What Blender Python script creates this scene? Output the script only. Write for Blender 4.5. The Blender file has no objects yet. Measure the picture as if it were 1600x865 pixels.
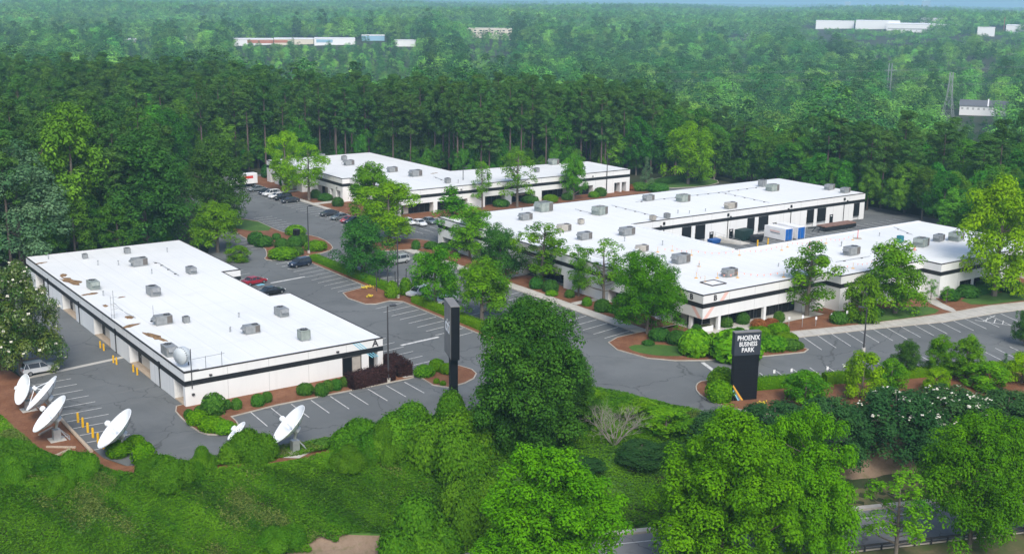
import bpy, math, random
import numpy as np
from mathutils import Vector, Matrix
from mathutils.geometry import tessellate_polygon
S = bpy.context.scene
COL = S.collection
rad = math.radians
rng = np.random.default_rng(7)
random.seed(7)

# ------------------------------------------------------------------ camera, world, sun, exposure
# world frame: x runs along the fronts of the office buildings, y along their depth, metres, z = 0 at the car park
CAM_H = 51.0
YAW, PITCH, ROLL, FPX = rad(54.4246), rad(13.4725), rad(0.68375), 1826.25
fwd = Vector((math.cos(YAW) * math.cos(PITCH), math.sin(YAW) * math.cos(PITCH), -math.sin(PITCH)))
rgt0 = Vector((math.sin(YAW), -math.cos(YAW), 0.0))
up0 = rgt0.cross(fwd)
rgt = rgt0 * math.cos(ROLL) + up0 * math.sin(ROLL)
upv = -rgt0 * math.sin(ROLL) + up0 * math.cos(ROLL)
cd = bpy.data.cameras.new("camera")
cam = bpy.data.objects.new("camera", cd)
COL.objects.link(cam)
cam.matrix_world = Matrix(((rgt.x, upv.x, -fwd.x, 0), (rgt.y, upv.y, -fwd.y, 0), (rgt.z, upv.z, -fwd.z, CAM_H), (0, 0, 0, 1)))
cd.sensor_width = 36.0
cd.lens = 36.0 * FPX / 1600.0
cd.clip_start, cd.clip_end = 1.0, 60000.0
S.camera = cam

SUN_EL, SUN_AZ = 46.0, -114.0          # degrees; azimuth from +x towards +y of the direction TO the sun
W = bpy.data.worlds.new("World")
S.world = W
W.use_nodes = True
nt = W.node_tree
bg = nt.nodes["Background"]
sky = nt.nodes.new("ShaderNodeTexSky")
sky.sky_type = 'NISHITA'
sky.sun_disc = False
sky.sun_elevation = rad(SUN_EL)
sky.sun_rotation = rad(90.0 - SUN_AZ)
sky.air_density, sky.dust_density, sky.ozone_density = 1.0, 2.6, 1.0
nt.links.new(sky.outputs[0], bg.inputs[0])
bg.inputs[1].default_value = 0.108
sd = bpy.data.lights.new("sun", 'SUN')
sun = bpy.data.objects.new("sun", sd)
COL.objects.link(sun)
sd.energy = 1.5
sd.angle = rad(26.0)
sd.color = (1.0, 0.955, 0.88)
to_sun = Vector((math.cos(rad(SUN_EL)) * math.cos(rad(SUN_AZ)), math.cos(rad(SUN_EL)) * math.sin(rad(SUN_AZ)), math.sin(rad(SUN_EL))))
sun.rotation_euler = to_sun.to_track_quat('Z', 'Y').to_euler()
S.view_settings.view_transform = 'Standard'
S.view_settings.look = 'None'
S.view_settings.gamma = 1.0
S.view_settings.exposure = 0.95
HAZE = 0.00017
cy = S.cycles
cy.max_bounces, cy.diffuse_bounces, cy.glossy_bounces, cy.transmission_bounces = 6, 3, 2, 3
cy.transparent_max_bounces, cy.volume_bounces = 4, 1
cy.use_denoising = True
cy.denoiser = 'OPENIMAGEDENOISE'
cy.caustics_reflective = cy.caustics_refractive = False

# ------------------------------------------------------------------ measuring helpers
def at(px, py, z=0.0):
    """the point at height z that the photograph shows at (px, py)"""
    d = rgt * ((px - 800) / FPX) + upv * ((432.5 - py) / FPX) + fwd
    t = (z - CAM_H) / d.z
    return (d.x * t, d.y * t)
def depth(x, y, z=0.0):
    return Vector((x, y, z - CAM_H)).dot(fwd)
def zfor(x, y, py):
    """height above (x, y) that the photograph shows at row py"""
    k = (432.5 - py) / FPX
    a = Vector((x, y, -CAM_H))
    return (k * a.dot(fwd) - a.dot(upv)) / (upv.z - k * fwd.z)
def zz(o, s, p): return (o[0] + p[0] / s, o[1] + p[1] / s)
def smooth(a, b, v):
    t = np.clip((v - a) / (b - a), 0, 1)
    return t * t * (3 - 2 * t)

# ------------------------------------------------------------------ materials
MATS = {}
def mat(name, col, rough=0.7, var=0.0, scale=1.0, metal=0.0, spec=0.3, bump=0.0, col2=None, coord='pos', stretch=None, detail=4.0, thresh=None):
    """plain surface with a noise that varies its colour (col -> col2, or +-var) and a fine bump"""
    if name in MATS: return MATS[name]
    m = bpy.data.materials.new(name); m.use_nodes = True
    t = m.node_tree; n = t.nodes; L = t.links
    b = n["Principled BSDF"]
    b.inputs["Roughness"].default_value = rough
    b.inputs["Metallic"].default_value = metal
    b.inputs["Specular IOR Level"].default_value = spec
    if col2 is None and var:
        col2 = tuple(min(1, c * (1 + var)) for c in col); col = tuple(c * (1 - var) for c in col)
    if col2 is None:
        b.inputs["Base Color"].default_value = (*col, 1)
    else:
        src = n.new("ShaderNodeNewGeometry").outputs["Position"] if coord == 'pos' else n.new("ShaderNodeTexCoord").outputs["Object"]
        if stretch:
            mp = n.new("ShaderNodeMapping"); mp.inputs["Scale"].default_value = stretch
            L.new(src, mp.inputs[0]); src = mp.outputs[0]
        nz = n.new("ShaderNodeTexNoise"); nz.inputs["Scale"].default_value = scale; nz.inputs["Detail"].default_value = detail
        nz.inputs["Roughness"].default_value = 0.6
        L.new(src, nz.inputs["Vector"])
        r = n.new("ShaderNodeValToRGB")
        lo, hi = thresh or (0.32, 0.68)
        r.color_ramp.elements[0].position, r.color_ramp.elements[1].position = lo, hi
        r.color_ramp.elements[0].color, r.color_ramp.elements[1].color = (*col, 1), (*col2, 1)
        L.new(nz.outputs[0], r.inputs[0]); L.new(r.outputs[0], b.inputs["Base Color"])
        if bump:
            bp = n.new("ShaderNodeBump"); bp.inputs["Strength"].default_value = bump; bp.inputs["Distance"].default_value = 0.1
            L.new(nz.outputs[0], bp.inputs["Height"]); L.new(bp.outputs[0], b.inputs["Normal"])
    MATS[name] = m
    return m

def layered(name, base, layers, rough=0.85, spec=0.2):
    """ground surfaces: base colour and a stack of noise layers (colour, scale, lo, hi, stretch, strength)"""
    m = bpy.data.materials.new(name); m.use_nodes = True
    t = m.node_tree; n = t.nodes; L = t.links
    b = n["Principled BSDF"]; b.inputs["Roughness"].default_value = rough; b.inputs["Specular IOR Level"].default_value = spec
    pos = n.new("ShaderNodeNewGeometry").outputs["Position"]
    cur = None
    for col, sc, lo, hi, st, k in layers:
        mp = n.new("ShaderNodeMapping"); mp.inputs["Scale"].default_value = st; mp.inputs["Location"].default_value = (sc * 31.7, sc * 17.1, 0)
        L.new(pos, mp.inputs[0])
        nz = n.new("ShaderNodeTexNoise"); nz.inputs["Scale"].default_value = sc; nz.inputs["Detail"].default_value = 5; nz.inputs["Roughness"].default_value = 0.62
        L.new(mp.outputs[0], nz.inputs["Vector"])
        r = n.new("ShaderNodeMapRange"); r.inputs[1].default_value, r.inputs[2].default_value = lo, hi; r.inputs[4].default_value = k
        L.new(nz.outputs[0], r.inputs[0])
        mx = n.new("ShaderNodeMix"); mx.data_type = 'RGBA'
        if cur is None: mx.inputs[6].default_value = (*base, 1)
        else: L.new(cur, mx.inputs[6])
        mx.inputs[7].default_value = (*col, 1)
        L.new(r.outputs[0], mx.inputs[0]); cur = mx.outputs[2]
    L.new(cur, b.inputs["Base Color"])
    MATS[name] = m
    return m

def leafmat(name, dark, light, trans=0.28, hue=0.02, val=0.25, rough=0.7, spec=0.08):
    m = bpy.data.materials.new(name); m.use_nodes = True
    t = m.node_tree; n = t.nodes; L = t.links
    out = n["Material Output"]; b = n["Principled BSDF"]
    b.inputs["Roughness"].default_value = rough; b.inputs["Specular IOR Level"].default_value = spec
    a = n.new("ShaderNodeAttribute"); a.attribute_name = "tint"
    mx = n.new("ShaderNodeMix"); mx.data_type = 'RGBA'
    mx.inputs[6].default_value, mx.inputs[7].default_value = (*dark, 1), (*light, 1)
    L.new(a.outputs["Fac"], mx.inputs[0])
    oi = n.new("ShaderNodeObjectInfo")
    h = n.new("ShaderNodeMapRange"); h.inputs[3].default_value, h.inputs[4].default_value = 0.5 - hue, 0.5 + hue
    v = n.new("ShaderNodeMapRange"); v.inputs[3].default_value, v.inputs[4].default_value = 1 - val, 1 + val
    mul = n.new("ShaderNodeMath"); mul.operation = 'MULTIPLY'; mul.inputs[1].default_value = 7.31
    fr = n.new("ShaderNodeMath"); fr.operation = 'FRACT'
    L.new(oi.outputs["Random"], mul.inputs[0]); L.new(mul.outputs[0], fr.inputs[0])
    L.new(oi.outputs["Random"], h.inputs[0]); L.new(fr.outputs[0], v.inputs[0])
    hs = n.new("ShaderNodeHueSaturation"); hs.inputs['Saturation'].default_value = 1.10
    L.new(h.outputs[0], hs.inputs["Hue"]); L.new(v.outputs[0], hs.inputs["Value"]); L.new(mx.outputs[2], hs.inputs["Color"])
    L.new(hs.outputs[0], b.inputs["Base Color"])
    if trans:
        tr = n.new("ShaderNodeBsdfTranslucent"); L.new(hs.outputs[0], tr.inputs[0])
        ms = n.new("ShaderNodeMixShader"); ms.inputs[0].default_value = trans
        L.new(b.outputs[0], ms.inputs[1]); L.new(tr.outputs[0], ms.inputs[2]); L.new(ms.outputs[0], out.inputs[0])
    MATS[name] = m
    return m

M = {}
M['white_paint'] = layered('white_paint', (0.70, 0.715, 0.715), [((0.75, 0.76, 0.755), 0.3, 0.4, 0.7, (1, 1, .3), .8), ((0.60, 0.61, 0.60), 0.8, 0.56, 0.8, (1, 1, .06), .6), ((0.56, 0.56, 0.55), 3.0, 0.6, 0.8, (1, 1, .4), .4)], 0.6, 0.3)
M['white_roof'] = layered('white_roof_membrane', (0.735, 0.75, 0.74), [((0.66, 0.685, 0.68), 0.05, 0.42, 0.7, (1, 1, 1), 0.8), ((0.58, 0.575, 0.55), 0.16, 0.60, 0.80, (1, 1, 1), 0.55), ((0.50, 0.46, 0.40), 0.45, 0.70, 0.82, (1, 1, 1), 0.5), ((0.78, 0.785, 0.775), 0.9, 0.5, 0.7, (1, .08, 1), 0.6), ((0.62, 0.62, 0.61), 2.5, 0.62, 0.8, (1, 1, 1), 0.35)], 0.55, 0.3)
def seams(m, sx, sy, col, w):
    """thin welded seams of the roofing sheets every sx, sy metres"""
    n = m.node_tree.nodes; L = m.node_tree.links; b = n["Principled BSDF"]; src = b.inputs["Base Color"].links[0].from_socket
    sep = n.new("ShaderNodeSeparateXYZ"); L.new(n.new("ShaderNodeNewGeometry").outputs["Position"], sep.inputs[0]); acc = None
    for k, st in ((0, sx), (1, sy)):
        d = n.new("ShaderNodeMath"); d.operation = 'DIVIDE'; d.inputs[1].default_value = st; L.new(sep.outputs[k], d.inputs[0])
        f = n.new("ShaderNodeMath"); f.operation = 'FRACT'; L.new(d.outputs[0], f.inputs[0])
        c = n.new("ShaderNodeMath"); c.operation = 'LESS_THAN'; c.inputs[1].default_value = w / st; L.new(f.outputs[0], c.inputs[0])
        if acc is None: acc = c.outputs[0]
        else:
            mxm = n.new("ShaderNodeMath"); mxm.operation = 'MAXIMUM'; L.new(acc, mxm.inputs[0]); L.new(c.outputs[0], mxm.inputs[1]); acc = mxm.outputs[0]
    k_ = n.new("ShaderNodeMath"); k_.operation = 'MULTIPLY'; k_.inputs[1].default_value = .55; L.new(acc, k_.inputs[0])
    mx = n.new("ShaderNodeMix"); mx.data_type = 'RGBA'; L.new(k_.outputs[0], mx.inputs[0]); L.new(src, mx.inputs[6]); mx.inputs[7].default_value = (*col, 1); L.new(mx.outputs[2], b.inputs["Base Color"])
seams(M['white_roof'], 3.05, 21.0, (0.56, 0.57, 0.565), 0.10)
M['beige_wall'] = mat('beige_wall', (0.58, 0.54, 0.47), 0.75, var=0.06, scale=0.8)
M['black_metal'] = mat('black_metal', (0.012, 0.014, 0.017), 0.5, col2=(0.02, 0.023, 0.027), scale=0.6)
M['coping'] = mat('coping_metal', (0.03, 0.027, 0.026), 0.5)
M['glass'] = mat('dark_glass', (0.010, 0.012, 0.015), 0.10, spec=0.25)
M['black_door'] = mat('black_door', (0.010, 0.012, 0.015), 0.45, var=0.2, scale=1.0)
M['asphalt'] = layered('asphalt', (0.120, 0.130, 0.131), [((0.158, 0.170, 0.171), 0.045, 0.42, 0.66, (1, 1, 1), 0.9), ((0.087, 0.096, 0.098), 0.11, 0.52, 0.72, (1, 1, 1), 0.7), ((0.202, 0.202, 0.198), 0.5, 0.58, 0.75, (.25, 1.6, 1), 0.4), ((0.086, 0.088, 0.091), 0.4, 0.58, 0.72, (1.8, .12, 1), 0.45), ((0.058, 0.060, 0.062), 0.8, 0.66, 0.74, (1, 1, 1), 0.6), ((0.189, 0.189, 0.190), 9.0, 0.45, 0.7, (1, 1, 1), 0.35)])
M['road_asphalt'] = layered('road_asphalt', (0.20, 0.205, 0.212), [((0.195, 0.199, 0.205), 0.1, 0.4, 0.7, (1, 1, 1), 0.8), ((0.104, 0.107, 0.111), 0.4, 0.58, 0.75, (1, 1, 1), 0.5), ((0.182, 0.182, 0.182), 8.0, 0.5, 0.7, (1, 1, 1), 0.3)])
def cracks(m, sc, col, w):
    """sealed cracks: thin dark lines along the edges of large irregular cells"""
    n = m.node_tree.nodes; L = m.node_tree.links; b = n["Principled BSDF"]; src = b.inputs["Base Color"].links[0].from_socket
    pos = n.new("ShaderNodeNewGeometry").outputs["Position"]; nz = n.new("ShaderNodeTexNoise"); nz.inputs["Scale"].default_value = .6; L.new(pos, nz.inputs["Vector"])
    ad = n.new("ShaderNodeVectorMath"); ad.operation = 'MULTIPLY_ADD'; ad.inputs[1].default_value = (2.4, 2.4, 0); L.new(nz.outputs["Color"], ad.inputs[0]); L.new(pos, ad.inputs[2])
    v = n.new("ShaderNodeTexVoronoi"); v.feature = 'DISTANCE_TO_EDGE'; v.inputs["Scale"].default_value = sc; L.new(ad.outputs[0], v.inputs["Vector"])
    r = n.new("ShaderNodeMapRange"); r.inputs[1].default_value, r.inputs[2].default_value, r.inputs[3].default_value, r.inputs[4].default_value = 0, w, .6, 0; L.new(v.outputs["Distance"], r.inputs[0])
    mx = n.new("ShaderNodeMix"); mx.data_type = 'RGBA'; L.new(r.outputs[0], mx.inputs[0]); L.new(src, mx.inputs[6]); mx.inputs[7].default_value = (*col, 1); L.new(mx.outputs[2], b.inputs["Base Color"])
cracks(M['asphalt'], .09, (0.042, 0.043, 0.045), .012); cracks(M['road_asphalt'], .12, (0.05, 0.05, 0.052), .012)
M['line_paint'] = mat('line_paint', (0.60, 0.60, 0.58), 0.7, col2=(0.24, 0.24, 0.24), scale=1.6, detail=8, thresh=(0.48, 0.74))
M['concrete'] = mat('concrete', (0.40, 0.385, 0.345), 0.85, col2=(0.50, 0.485, 0.44), scale=0.5, detail=8)
M['kerb'] = mat('kerb_concrete', (0.33, 0.29, 0.235), 0.85, col2=(0.45, 0.42, 0.36), scale=0.6, detail=7)
M['mulch'] = layered('pine_straw_mulch', (0.17, 0.072, 0.036), [((0.24, 0.115, 0.062), 0.35, 0.42, 0.66, (1, 1, 1), 0.9), ((0.10, 0.045, 0.025), 1.6, 0.5, 0.72, (1, 1, 1), 0.7), ((0.30, 0.16, 0.09), 7.0, 0.52, 0.7, (1, 1, 1), 0.6)])
M['grass'] = layered('lawn_grass', (0.055, 0.125, 0.022), [((0.085, 0.17, 0.03), 0.3, 0.42, 0.66, (1, 1, 1), 0.9), ((0.035, 0.085, 0.018), 1.5, 0.5, 0.72, (1, 1, 1), 0.7)])
M['soil'] = layered('forest_floor', (0.032, 0.045, 0.018), [((0.06, 0.05, 0.03), 0.05, 0.45, 0.65, (1, 1, 1), 0.8), ((0.03, 0.065, 0.015), 0.4, 0.5, 0.7, (1, 1, 1), 0.8), ((0.075, 0.06, 0.038), 2.5, 0.58, 0.72, (1, 1, 1), 0.5)])
M['dirt'] = layered('bare_dirt', (0.20, 0.145, 0.10), [((0.27, 0.20, 0.145), 0.4, 0.4, 0.66, (1, 1, 1), 0.8), ((0.10, 0.11, 0.04), 0.7, 0.52, 0.7, (1, 1, 1), 0.8), ((0.15, 0.10, 0.07), 4.0, 0.5, 0.7, (1, 1, 1), 0.5)])
M['bank'] = layered('bank_undergrowth', (0.045, 0.125, 0.018), [((0.075, 0.17, 0.026), 0.3, 0.42, 0.66, (1, 1, 1), 0.9), ((0.03, 0.085, 0.014), 1.6, 0.5, 0.72, (1, 1, 1), 0.8), ((0.10, 0.14, 0.04), 0.12, 0.6, 0.75, (1, 1, 1), 0.5)])
M['verge'] = layered('verge_grass', (0.11, 0.105, 0.05), [((0.07, 0.11, 0.03), 0.25, 0.42, 0.62, (1, 1, 1), 0.9), ((0.19, 0.15, 0.09), 0.9, 0.5, 0.7, (1, 1, 1), 0.6)])
M['bark'] = mat('bark', (0.10, 0.085, 0.07), 0.9, col2=(0.18, 0.155, 0.13), scale=2.0, coord='obj', stretch=(3, 3, .6))
M['pine_bark'] = mat('pine_bark', (0.075, 0.056, 0.046), 0.9, col2=(0.145, 0.112, 0.098), scale=2.0, coord='obj', stretch=(3, 3, .6))
M['twig'] = mat('dead_twig', (0.22, 0.20, 0.18), 0.9, col2=(0.32, 0.29, 0.27), scale=2.0, coord='obj')
M['hvac'] = mat('hvac_sheet', (0.20, 0.215, 0.225), 0.5, col2=(0.30, 0.315, 0.32), scale=1.4, coord='obj', metal=0.2)
M['hvac_green'] = mat('hvac_sheet_greenish', (0.22, 0.26, 0.24), 0.5, col2=(0.33, 0.37, 0.34), scale=1.4, coord='obj', metal=0.2)
M['hvac_tan'] = mat('hvac_sheet_tan', (0.32, 0.30, 0.265), 0.5, col2=(0.42, 0.40, 0.36), scale=1.4, coord='obj')
M['coil'] = mat('coil_grille', (0.09, 0.085, 0.08), 0.7, col2=(0.17, 0.155, 0.145), scale=3.0, coord='obj', stretch=(1, 1, 6))
M['fan'] = mat('fan_black', (0.03, 0.03, 0.032), 0.6)
M['galv'] = mat('galvanised', (0.40, 0.42, 0.43), 0.4, metal=0.5, var=0.12, scale=1.5, coord='obj')
M['steel'] = mat('dark_steel', (0.05, 0.05, 0.055), 0.5)
M['dish'] = mat('dish_white', (0.76, 0.79, 0.81), 0.45, col2=(0.84, 0.86, 0.87), scale=0.8, coord='obj')
M['dish_grey'] = mat('dish_grey', (0.52, 0.57, 0.60), 0.5, var=0.06, scale=0.8, coord='obj')
M['blue_post'] = mat('blue_paint', (0.03, 0.10, 0.24), 0.5, var=0.1, scale=1, coord='obj')
M['yellow'] = mat('yellow_paint', (0.72, 0.42, 0.02), 0.5, var=0.12, scale=1.5, coord='obj')
M['log'] = mat('weathered_timber', (0.34, 0.27, 0.20), 0.9, col2=(0.46, 0.38, 0.29), scale=1.2, coord='obj', stretch=(4, .6, 4))
M['sign_black'] = mat('sign_black', (0.006, 0.008, 0.012), 0.5, var=0.15, scale=0.6, coord='obj')
M['sign_slate'] = mat('sign_slate', (0.035, 0.043, 0.058), 0.5, var=0.1, scale=0.6, coord='obj')
M['sign_grey'] = mat('sign_grey', (0.19, 0.185, 0.18), 0.6, var=0.12, scale=0.5, coord='obj')
M['sign_white'] = mat('sign_lettering', (0.80, 0.82, 0.84), 0.5)
M['amber'] = mat('amber_stripe', (0.72, 0.38, 0.06), 0.5)
M['sky_blue'] = mat('blue_stripe', (0.22, 0.55, 0.70), 0.5)
M['salmon'] = mat('salmon_stripe', (0.74, 0.49, 0.44), 0.55)
M['grey_stripe'] = mat('grey_stripe', (0.25, 0.27, 0.30), 0.5)
M['tyre'] = mat('tyre', (0.014, 0.014, 0.015), 0.8)
M['rim'] = mat('wheel_rim', (0.40, 0.41, 0.42), 0.35, metal=0.7)
M['car_glass'] = mat('car_glass', (0.02, 0.025, 0.03), 0.08, spec=0.6)
M['head_lamp'] = mat('head_lamp', (0.7, 0.72, 0.74), 0.2)
M['tail_lamp'] = mat('tail_lamp', (0.35, 0.012, 0.012), 0.3)
def paint(n, c): return mat('car_paint_' + n, c, 0.22, spec=0.6, metal=0.15)
PAINT = {k: paint(k, c) for k, c in dict(white=(0.74, 0.76, 0.77), black=(0.012, 0.013, 0.016), navy=(0.018, 0.026, 0.05), silver=(0.42, 0.45, 0.45), red=(0.32, 0.016, 0.03), coral=(0.50, 0.06, 0.06), graphite=(0.045, 0.05, 0.058), slate=(0.16, 0.19, 0.21)).items()}
M['container'] = mat('container_white', (0.74, 0.75, 0.76), 0.5, var=0.05, scale=0.8)
M['container_blue'] = mat('container_blue', (0.012, 0.12, 0.42), 0.45, var=0.1, scale=1.0)
M['dumpster'] = mat('dumpster_green', (0.012, 0.035, 0.032), 0.6, var=0.2, scale=1.0)
M['blue_bin'] = mat('bin_blue', (0.015, 0.09, 0.30), 0.5, var=0.1, scale=1.0)
M['rust'] = mat('rusty_deck', (0.16, 0.09, 0.07), 0.8, col2=(0.24, 0.15, 0.12), scale=1.5)
M['red'] = mat('red_plastic', (0.60, 0.05, 0.04), 0.5)
M['orange'] = mat('orange_flag', (0.80, 0.34, 0.27), 0.6)
M['teal'] = mat('teal_plastic', (0.02, 0.16, 0.20), 0.5)
M['debris'] = mat('leaf_debris', (0.09, 0.055, 0.03), 0.95, col2=(0.34, 0.21, 0.10), scale=2.2, detail=6)
M['stone'] = mat('boulder', (0.25, 0.23, 0.21), 0.9, var=0.2, scale=1.5)
M['brick_far'] = mat('far_brick', (0.40, 0.16, 0.10), 0.8, var=0.1, scale=0.1)
M['far_white'] = mat('far_white', (0.74, 0.75, 0.76), 0.7)
M['far_grey'] = mat('far_grey', (0.38, 0.39, 0.40), 0.7)
M['far_cream'] = mat('far_cream', (0.62, 0.57, 0.47), 0.7)
M['far_roof'] = mat('far_shingle', (0.12, 0.125, 0.14), 0.8)
M['far_blue'] = mat('far_blue', (0.25, 0.42, 0.55), 0.7)
M['petal'] = mat('white_petal', (0.80, 0.78, 0.66), 0.7)
M['yellow_petal'] = mat('yellow_petal', (0.75, 0.60, 0.05), 0.7)

L_ = {}
L_['maple'] = leafmat('leaf_maple', (0.046, 0.172, 0.006), (0.165, 0.425, 0.010), 0.24, 0.006, 0.08)
L_['bright'] = leafmat('leaf_bright', (0.120, 0.28, 0.014), (0.32, 0.54, 0.032), 0.34, 0.012, 0.12)
L_['lot'] = leafmat('leaf_lot', (0.052, 0.165, 0.018), (0.205, 0.42, 0.042), 0.28, 0.014, 0.15)
L_['deep'] = leafmat('leaf_deep', (0.030, 0.100, 0.020), (0.090, 0.215, 0.042), 0.30, 0.014, 0.15)
L_['wood'] = leafmat('leaf_wood', (0.036, 0.132, 0.020), (0.140, 0.325, 0.046), 0.26, 0.022, 0.32)
L_['pine'] = leafmat('leaf_pine', (0.036, 0.108, 0.026), (0.118, 0.235, 0.054), 0.20, 0.012, 0.22)
L_['far'] = leafmat('leaf_far', (0.048, 0.150, 0.038), (0.240, 0.480, 0.095), 0.22, 0.020, 0.45)
L_['magnolia'] = leafmat('leaf_magnolia', (0.032, 0.100, 0.014), (0.135, 0.175, 0.036), 0.15, 0.004, 0.05, 0.4, 0.5)
L_['grey'] = leafmat('leaf_greygreen', (0.065, 0.150, 0.065), (0.20, 0.32, 0.17), 0.3, 0.01, 0.1)
L_['shrub'] = leafmat('leaf_shrub', (0.040, 0.120, 0.020), (0.115, 0.245, 0.045), 0.25, 0.015, 0.15)
L_['hedge'] = leafmat('leaf_hedge', (0.070, 0.190, 0.010), (0.180, 0.350, 0.025), 0.28, 0.01, 0.08)
L_['purple'] = leafmat('leaf_purple', (0.026, 0.012, 0.012), (0.070, 0.034, 0.032), 0.12, 0.01, 0.1)
L_['kudzu'] = leafmat('leaf_kudzu', (0.048, 0.145, 0.016), (0.165, 0.335, 0.040), 0.26, 0.008, 0.10)
L_['vine_tree'] = leafmat('leaf_vine_tree', (0.026, 0.085, 0.015), (0.092, 0.220, 0.034), 0.24, 0.006, 0.06)
L_['weeds'] = leafmat('leaf_weeds', (0.090, 0.145, 0.035), (0.250, 0.315, 0.095), 0.26, 0.01, 0.1)
L_['round'] = leafmat('leaf_round', (0.030, 0.115, 0.010), (0.125, 0.310, 0.026), 0.26, 0.006, 0.05)
L_['rust'] = leafmat('leaf_rust', (0.18, 0.07, 0.03), (0.36, 0.17, 0.08), 0.2, 0.01, 0.1)
L_['privet'] = leafmat('leaf_privet', (0.020, 0.070, 0.020), (0.065, 0.145, 0.045), 0.22, 0.01, 0.1)

# ------------------------------------------------------------------ mesh and object helpers
class MB:
    def __init__(s): s.v = []; s.f = []
    def add(s, vs, fs):
        o = len(s.v); s.v += [tuple(p) for p in vs]; s.f += [tuple(i + o for i in f) for f in fs]; return s
    def box(s, x0, x1, y0, y1, z0, z1):
        return s.add([(x0, y0, z0), (x1, y0, z0), (x1, y1, z0), (x0, y1, z0), (x0, y0, z1), (x1, y0, z1), (x1, y1, z1), (x0, y1, z1)],
                     [(0, 3, 2, 1), (4, 5, 6, 7), (0, 1, 5, 4), (1, 2, 6, 5), (2, 3, 7, 6), (3, 0, 4, 7)])
    def obox(s, c, ax, ay, az):
        """box from a centre and three half-extent vectors"""
        c, ax, ay, az = map(Vector, (c, ax, ay, az))
        vs = [c + ax * i + ay * j + az * k for k in (-1, 1) for i, j in ((-1, -1), (1, -1), (1, 1), (-1, 1))]
        return s.add(vs, [(0, 3, 2, 1), (4, 5, 6, 7), (0, 1, 5, 4), (1, 2, 6, 5), (2, 3, 7, 6), (3, 0, 4, 7)])
    def bevbox(s, x0, x1, y0, y1, z0, z1, b):
        r = [(x0 + b, y0), (x1 - b, y0), (x1, y0 + b), (x1, y1 - b), (x1 - b, y1), (x0 + b, y1), (x0, y1 - b), (x0, y0 + b)]
        cx, cyy = (x0 + x1) / 2, (y0 + y1) / 2
        kx, ky = 1 - 2 * b / (x1 - x0), 1 - 2 * b / (y1 - y0)
        top = [(cx + (x - cx) * kx, cyy + (y - cyy) * ky) for x, y in r]
        vs = [(x, y, z0) for x, y in r] + [(x, y, z1 - b) for x, y in r] + [(x, y, z1) for x, y in top]
        fs = [(i, (i + 1) % 8, 8 + (i + 1) % 8, 8 + i) for i in range(8)] + [(8 + i, 8 + (i + 1) % 8, 16 + (i + 1) % 8, 16 + i) for i in range(8)]
        return s.add(vs, fs + [tuple(range(16, 24)), tuple(range(7, -1, -1))])
    def prism(s, poly, z0, z1, bottom=False):
        n = len(poly)
        tri = tessellate_polygon([[Vector((x, y, 0)) for x, y in poly]])
        vs = [(x, y, z0) for x, y in poly] + [(x, y, z1) for x, y in poly]
        fs = [(i, (i + 1) % n, n + (i + 1) % n, n + i) for i in range(n)]
        def flip(t):
            a, b, c = (poly[i] for i in t)
            return (b[0] - a[0]) * (c[1] - a[1]) - (b[1] - a[1]) * (c[0] - a[0]) < 0
        for t in tri:
            t = tuple(reversed(t)) if flip(t) else tuple(t)
            fs.append(tuple(n + i for i in t))
            if bottom: fs.append(tuple(reversed(t)))
        return s.add(vs, fs)
    def sheet(s, poly, z):
        n = len(poly); tri = tessellate_polygon([[Vector((x, y, 0)) for x, y in poly]])
        fs = []
        for t in tri:
            a, b, c = (poly[i] for i in t)
            if (b[0] - a[0]) * (c[1] - a[1]) - (b[1] - a[1]) * (c[0] - a[0]) < 0: t = tuple(reversed(t))
            fs.append(tuple(t))
        return s.add([(x, y, z) for x, y in poly], fs)
    def ring(s, outer, inner, z0, z1):
        n = len(outer)
        vs = [(x, y, z) for z in (z0, z1) for x, y in outer] + [(x, y, z) for z in (z0, z1) for x, y in inner]
        fs = []
        for i in range(n):
            j = (i + 1) % n
            fs += [(i, j, n + j, n + i), (n + i, n + j, 3 * n + j, 3 * n + i), (2 * n + j, 2 * n + i, 3 * n + i, 3 * n + j), (i, 2 * n + i, 2 * n + j, j)]
        return s.add(vs, fs)
    def tube(s, p0, p1, r0, r1=None, n=6, caps=True):
        r1 = r0 if r1 is None else r1
        p0, p1 = Vector(p0), Vector(p1); d = (p1 - p0)
        if d.length < 1e-6: return s
        d.normalize(); a = d.orthogonal().normalized(); b = d.cross(a)
        vs = []
        for p, r in ((p0, r0), (p1, r1)):
            vs += [p + (a * math.cos(2 * math.pi * i / n) + b * math.sin(2 * math.pi * i / n)) * r for i in range(n)]
        fs = [(i, (i + 1) % n, n + (i + 1) % n, n + i) for i in range(n)]
        if caps: fs += [tuple(range(n - 1, -1, -1)), tuple(range(n, 2 * n))]
        return s.add(vs, fs)
    def path(s, pts, r, n=5):
        for i in range(len(pts) - 1):
            ra = r[i] if isinstance(r, (list, tuple)) else r; rb = r[i + 1] if isinstance(r, (list, tuple)) else r
            s.tube(pts[i], pts[i + 1], ra, rb, n, False)
        return s
    def lathe(s, prof, n=16, mtx=None):
        vs = []
        for r, z in prof:
            for i in range(n):
                p = Vector((r * math.cos(2 * math.pi * i / n), r * math.sin(2 * math.pi * i / n), z)); vs.append(mtx @ p if mtx else p)
        fs = [(k * n + i, k * n + (i + 1) % n, (k + 1) * n + (i + 1) % n, (k + 1) * n + i) for k in range(len(prof) - 1) for i in range(n)]
        return s.add(vs, fs)
    def mesh(s, name, m, smooth_=False):
        me = bpy.data.meshes.new(name); me.from_pydata(s.v, [], s.f); me.materials.append(m)
        if smooth_: me.polygons.foreach_set("use_smooth", [True] * len(me.polygons))
        me.update(); return me
    def build(s, name, m, parent=None, smooth_=False, world=False):
        o = link(name, s.mesh(name, m, smooth_), parent)
        if world and parent is not None: o.location = -parent.location
        return o
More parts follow.
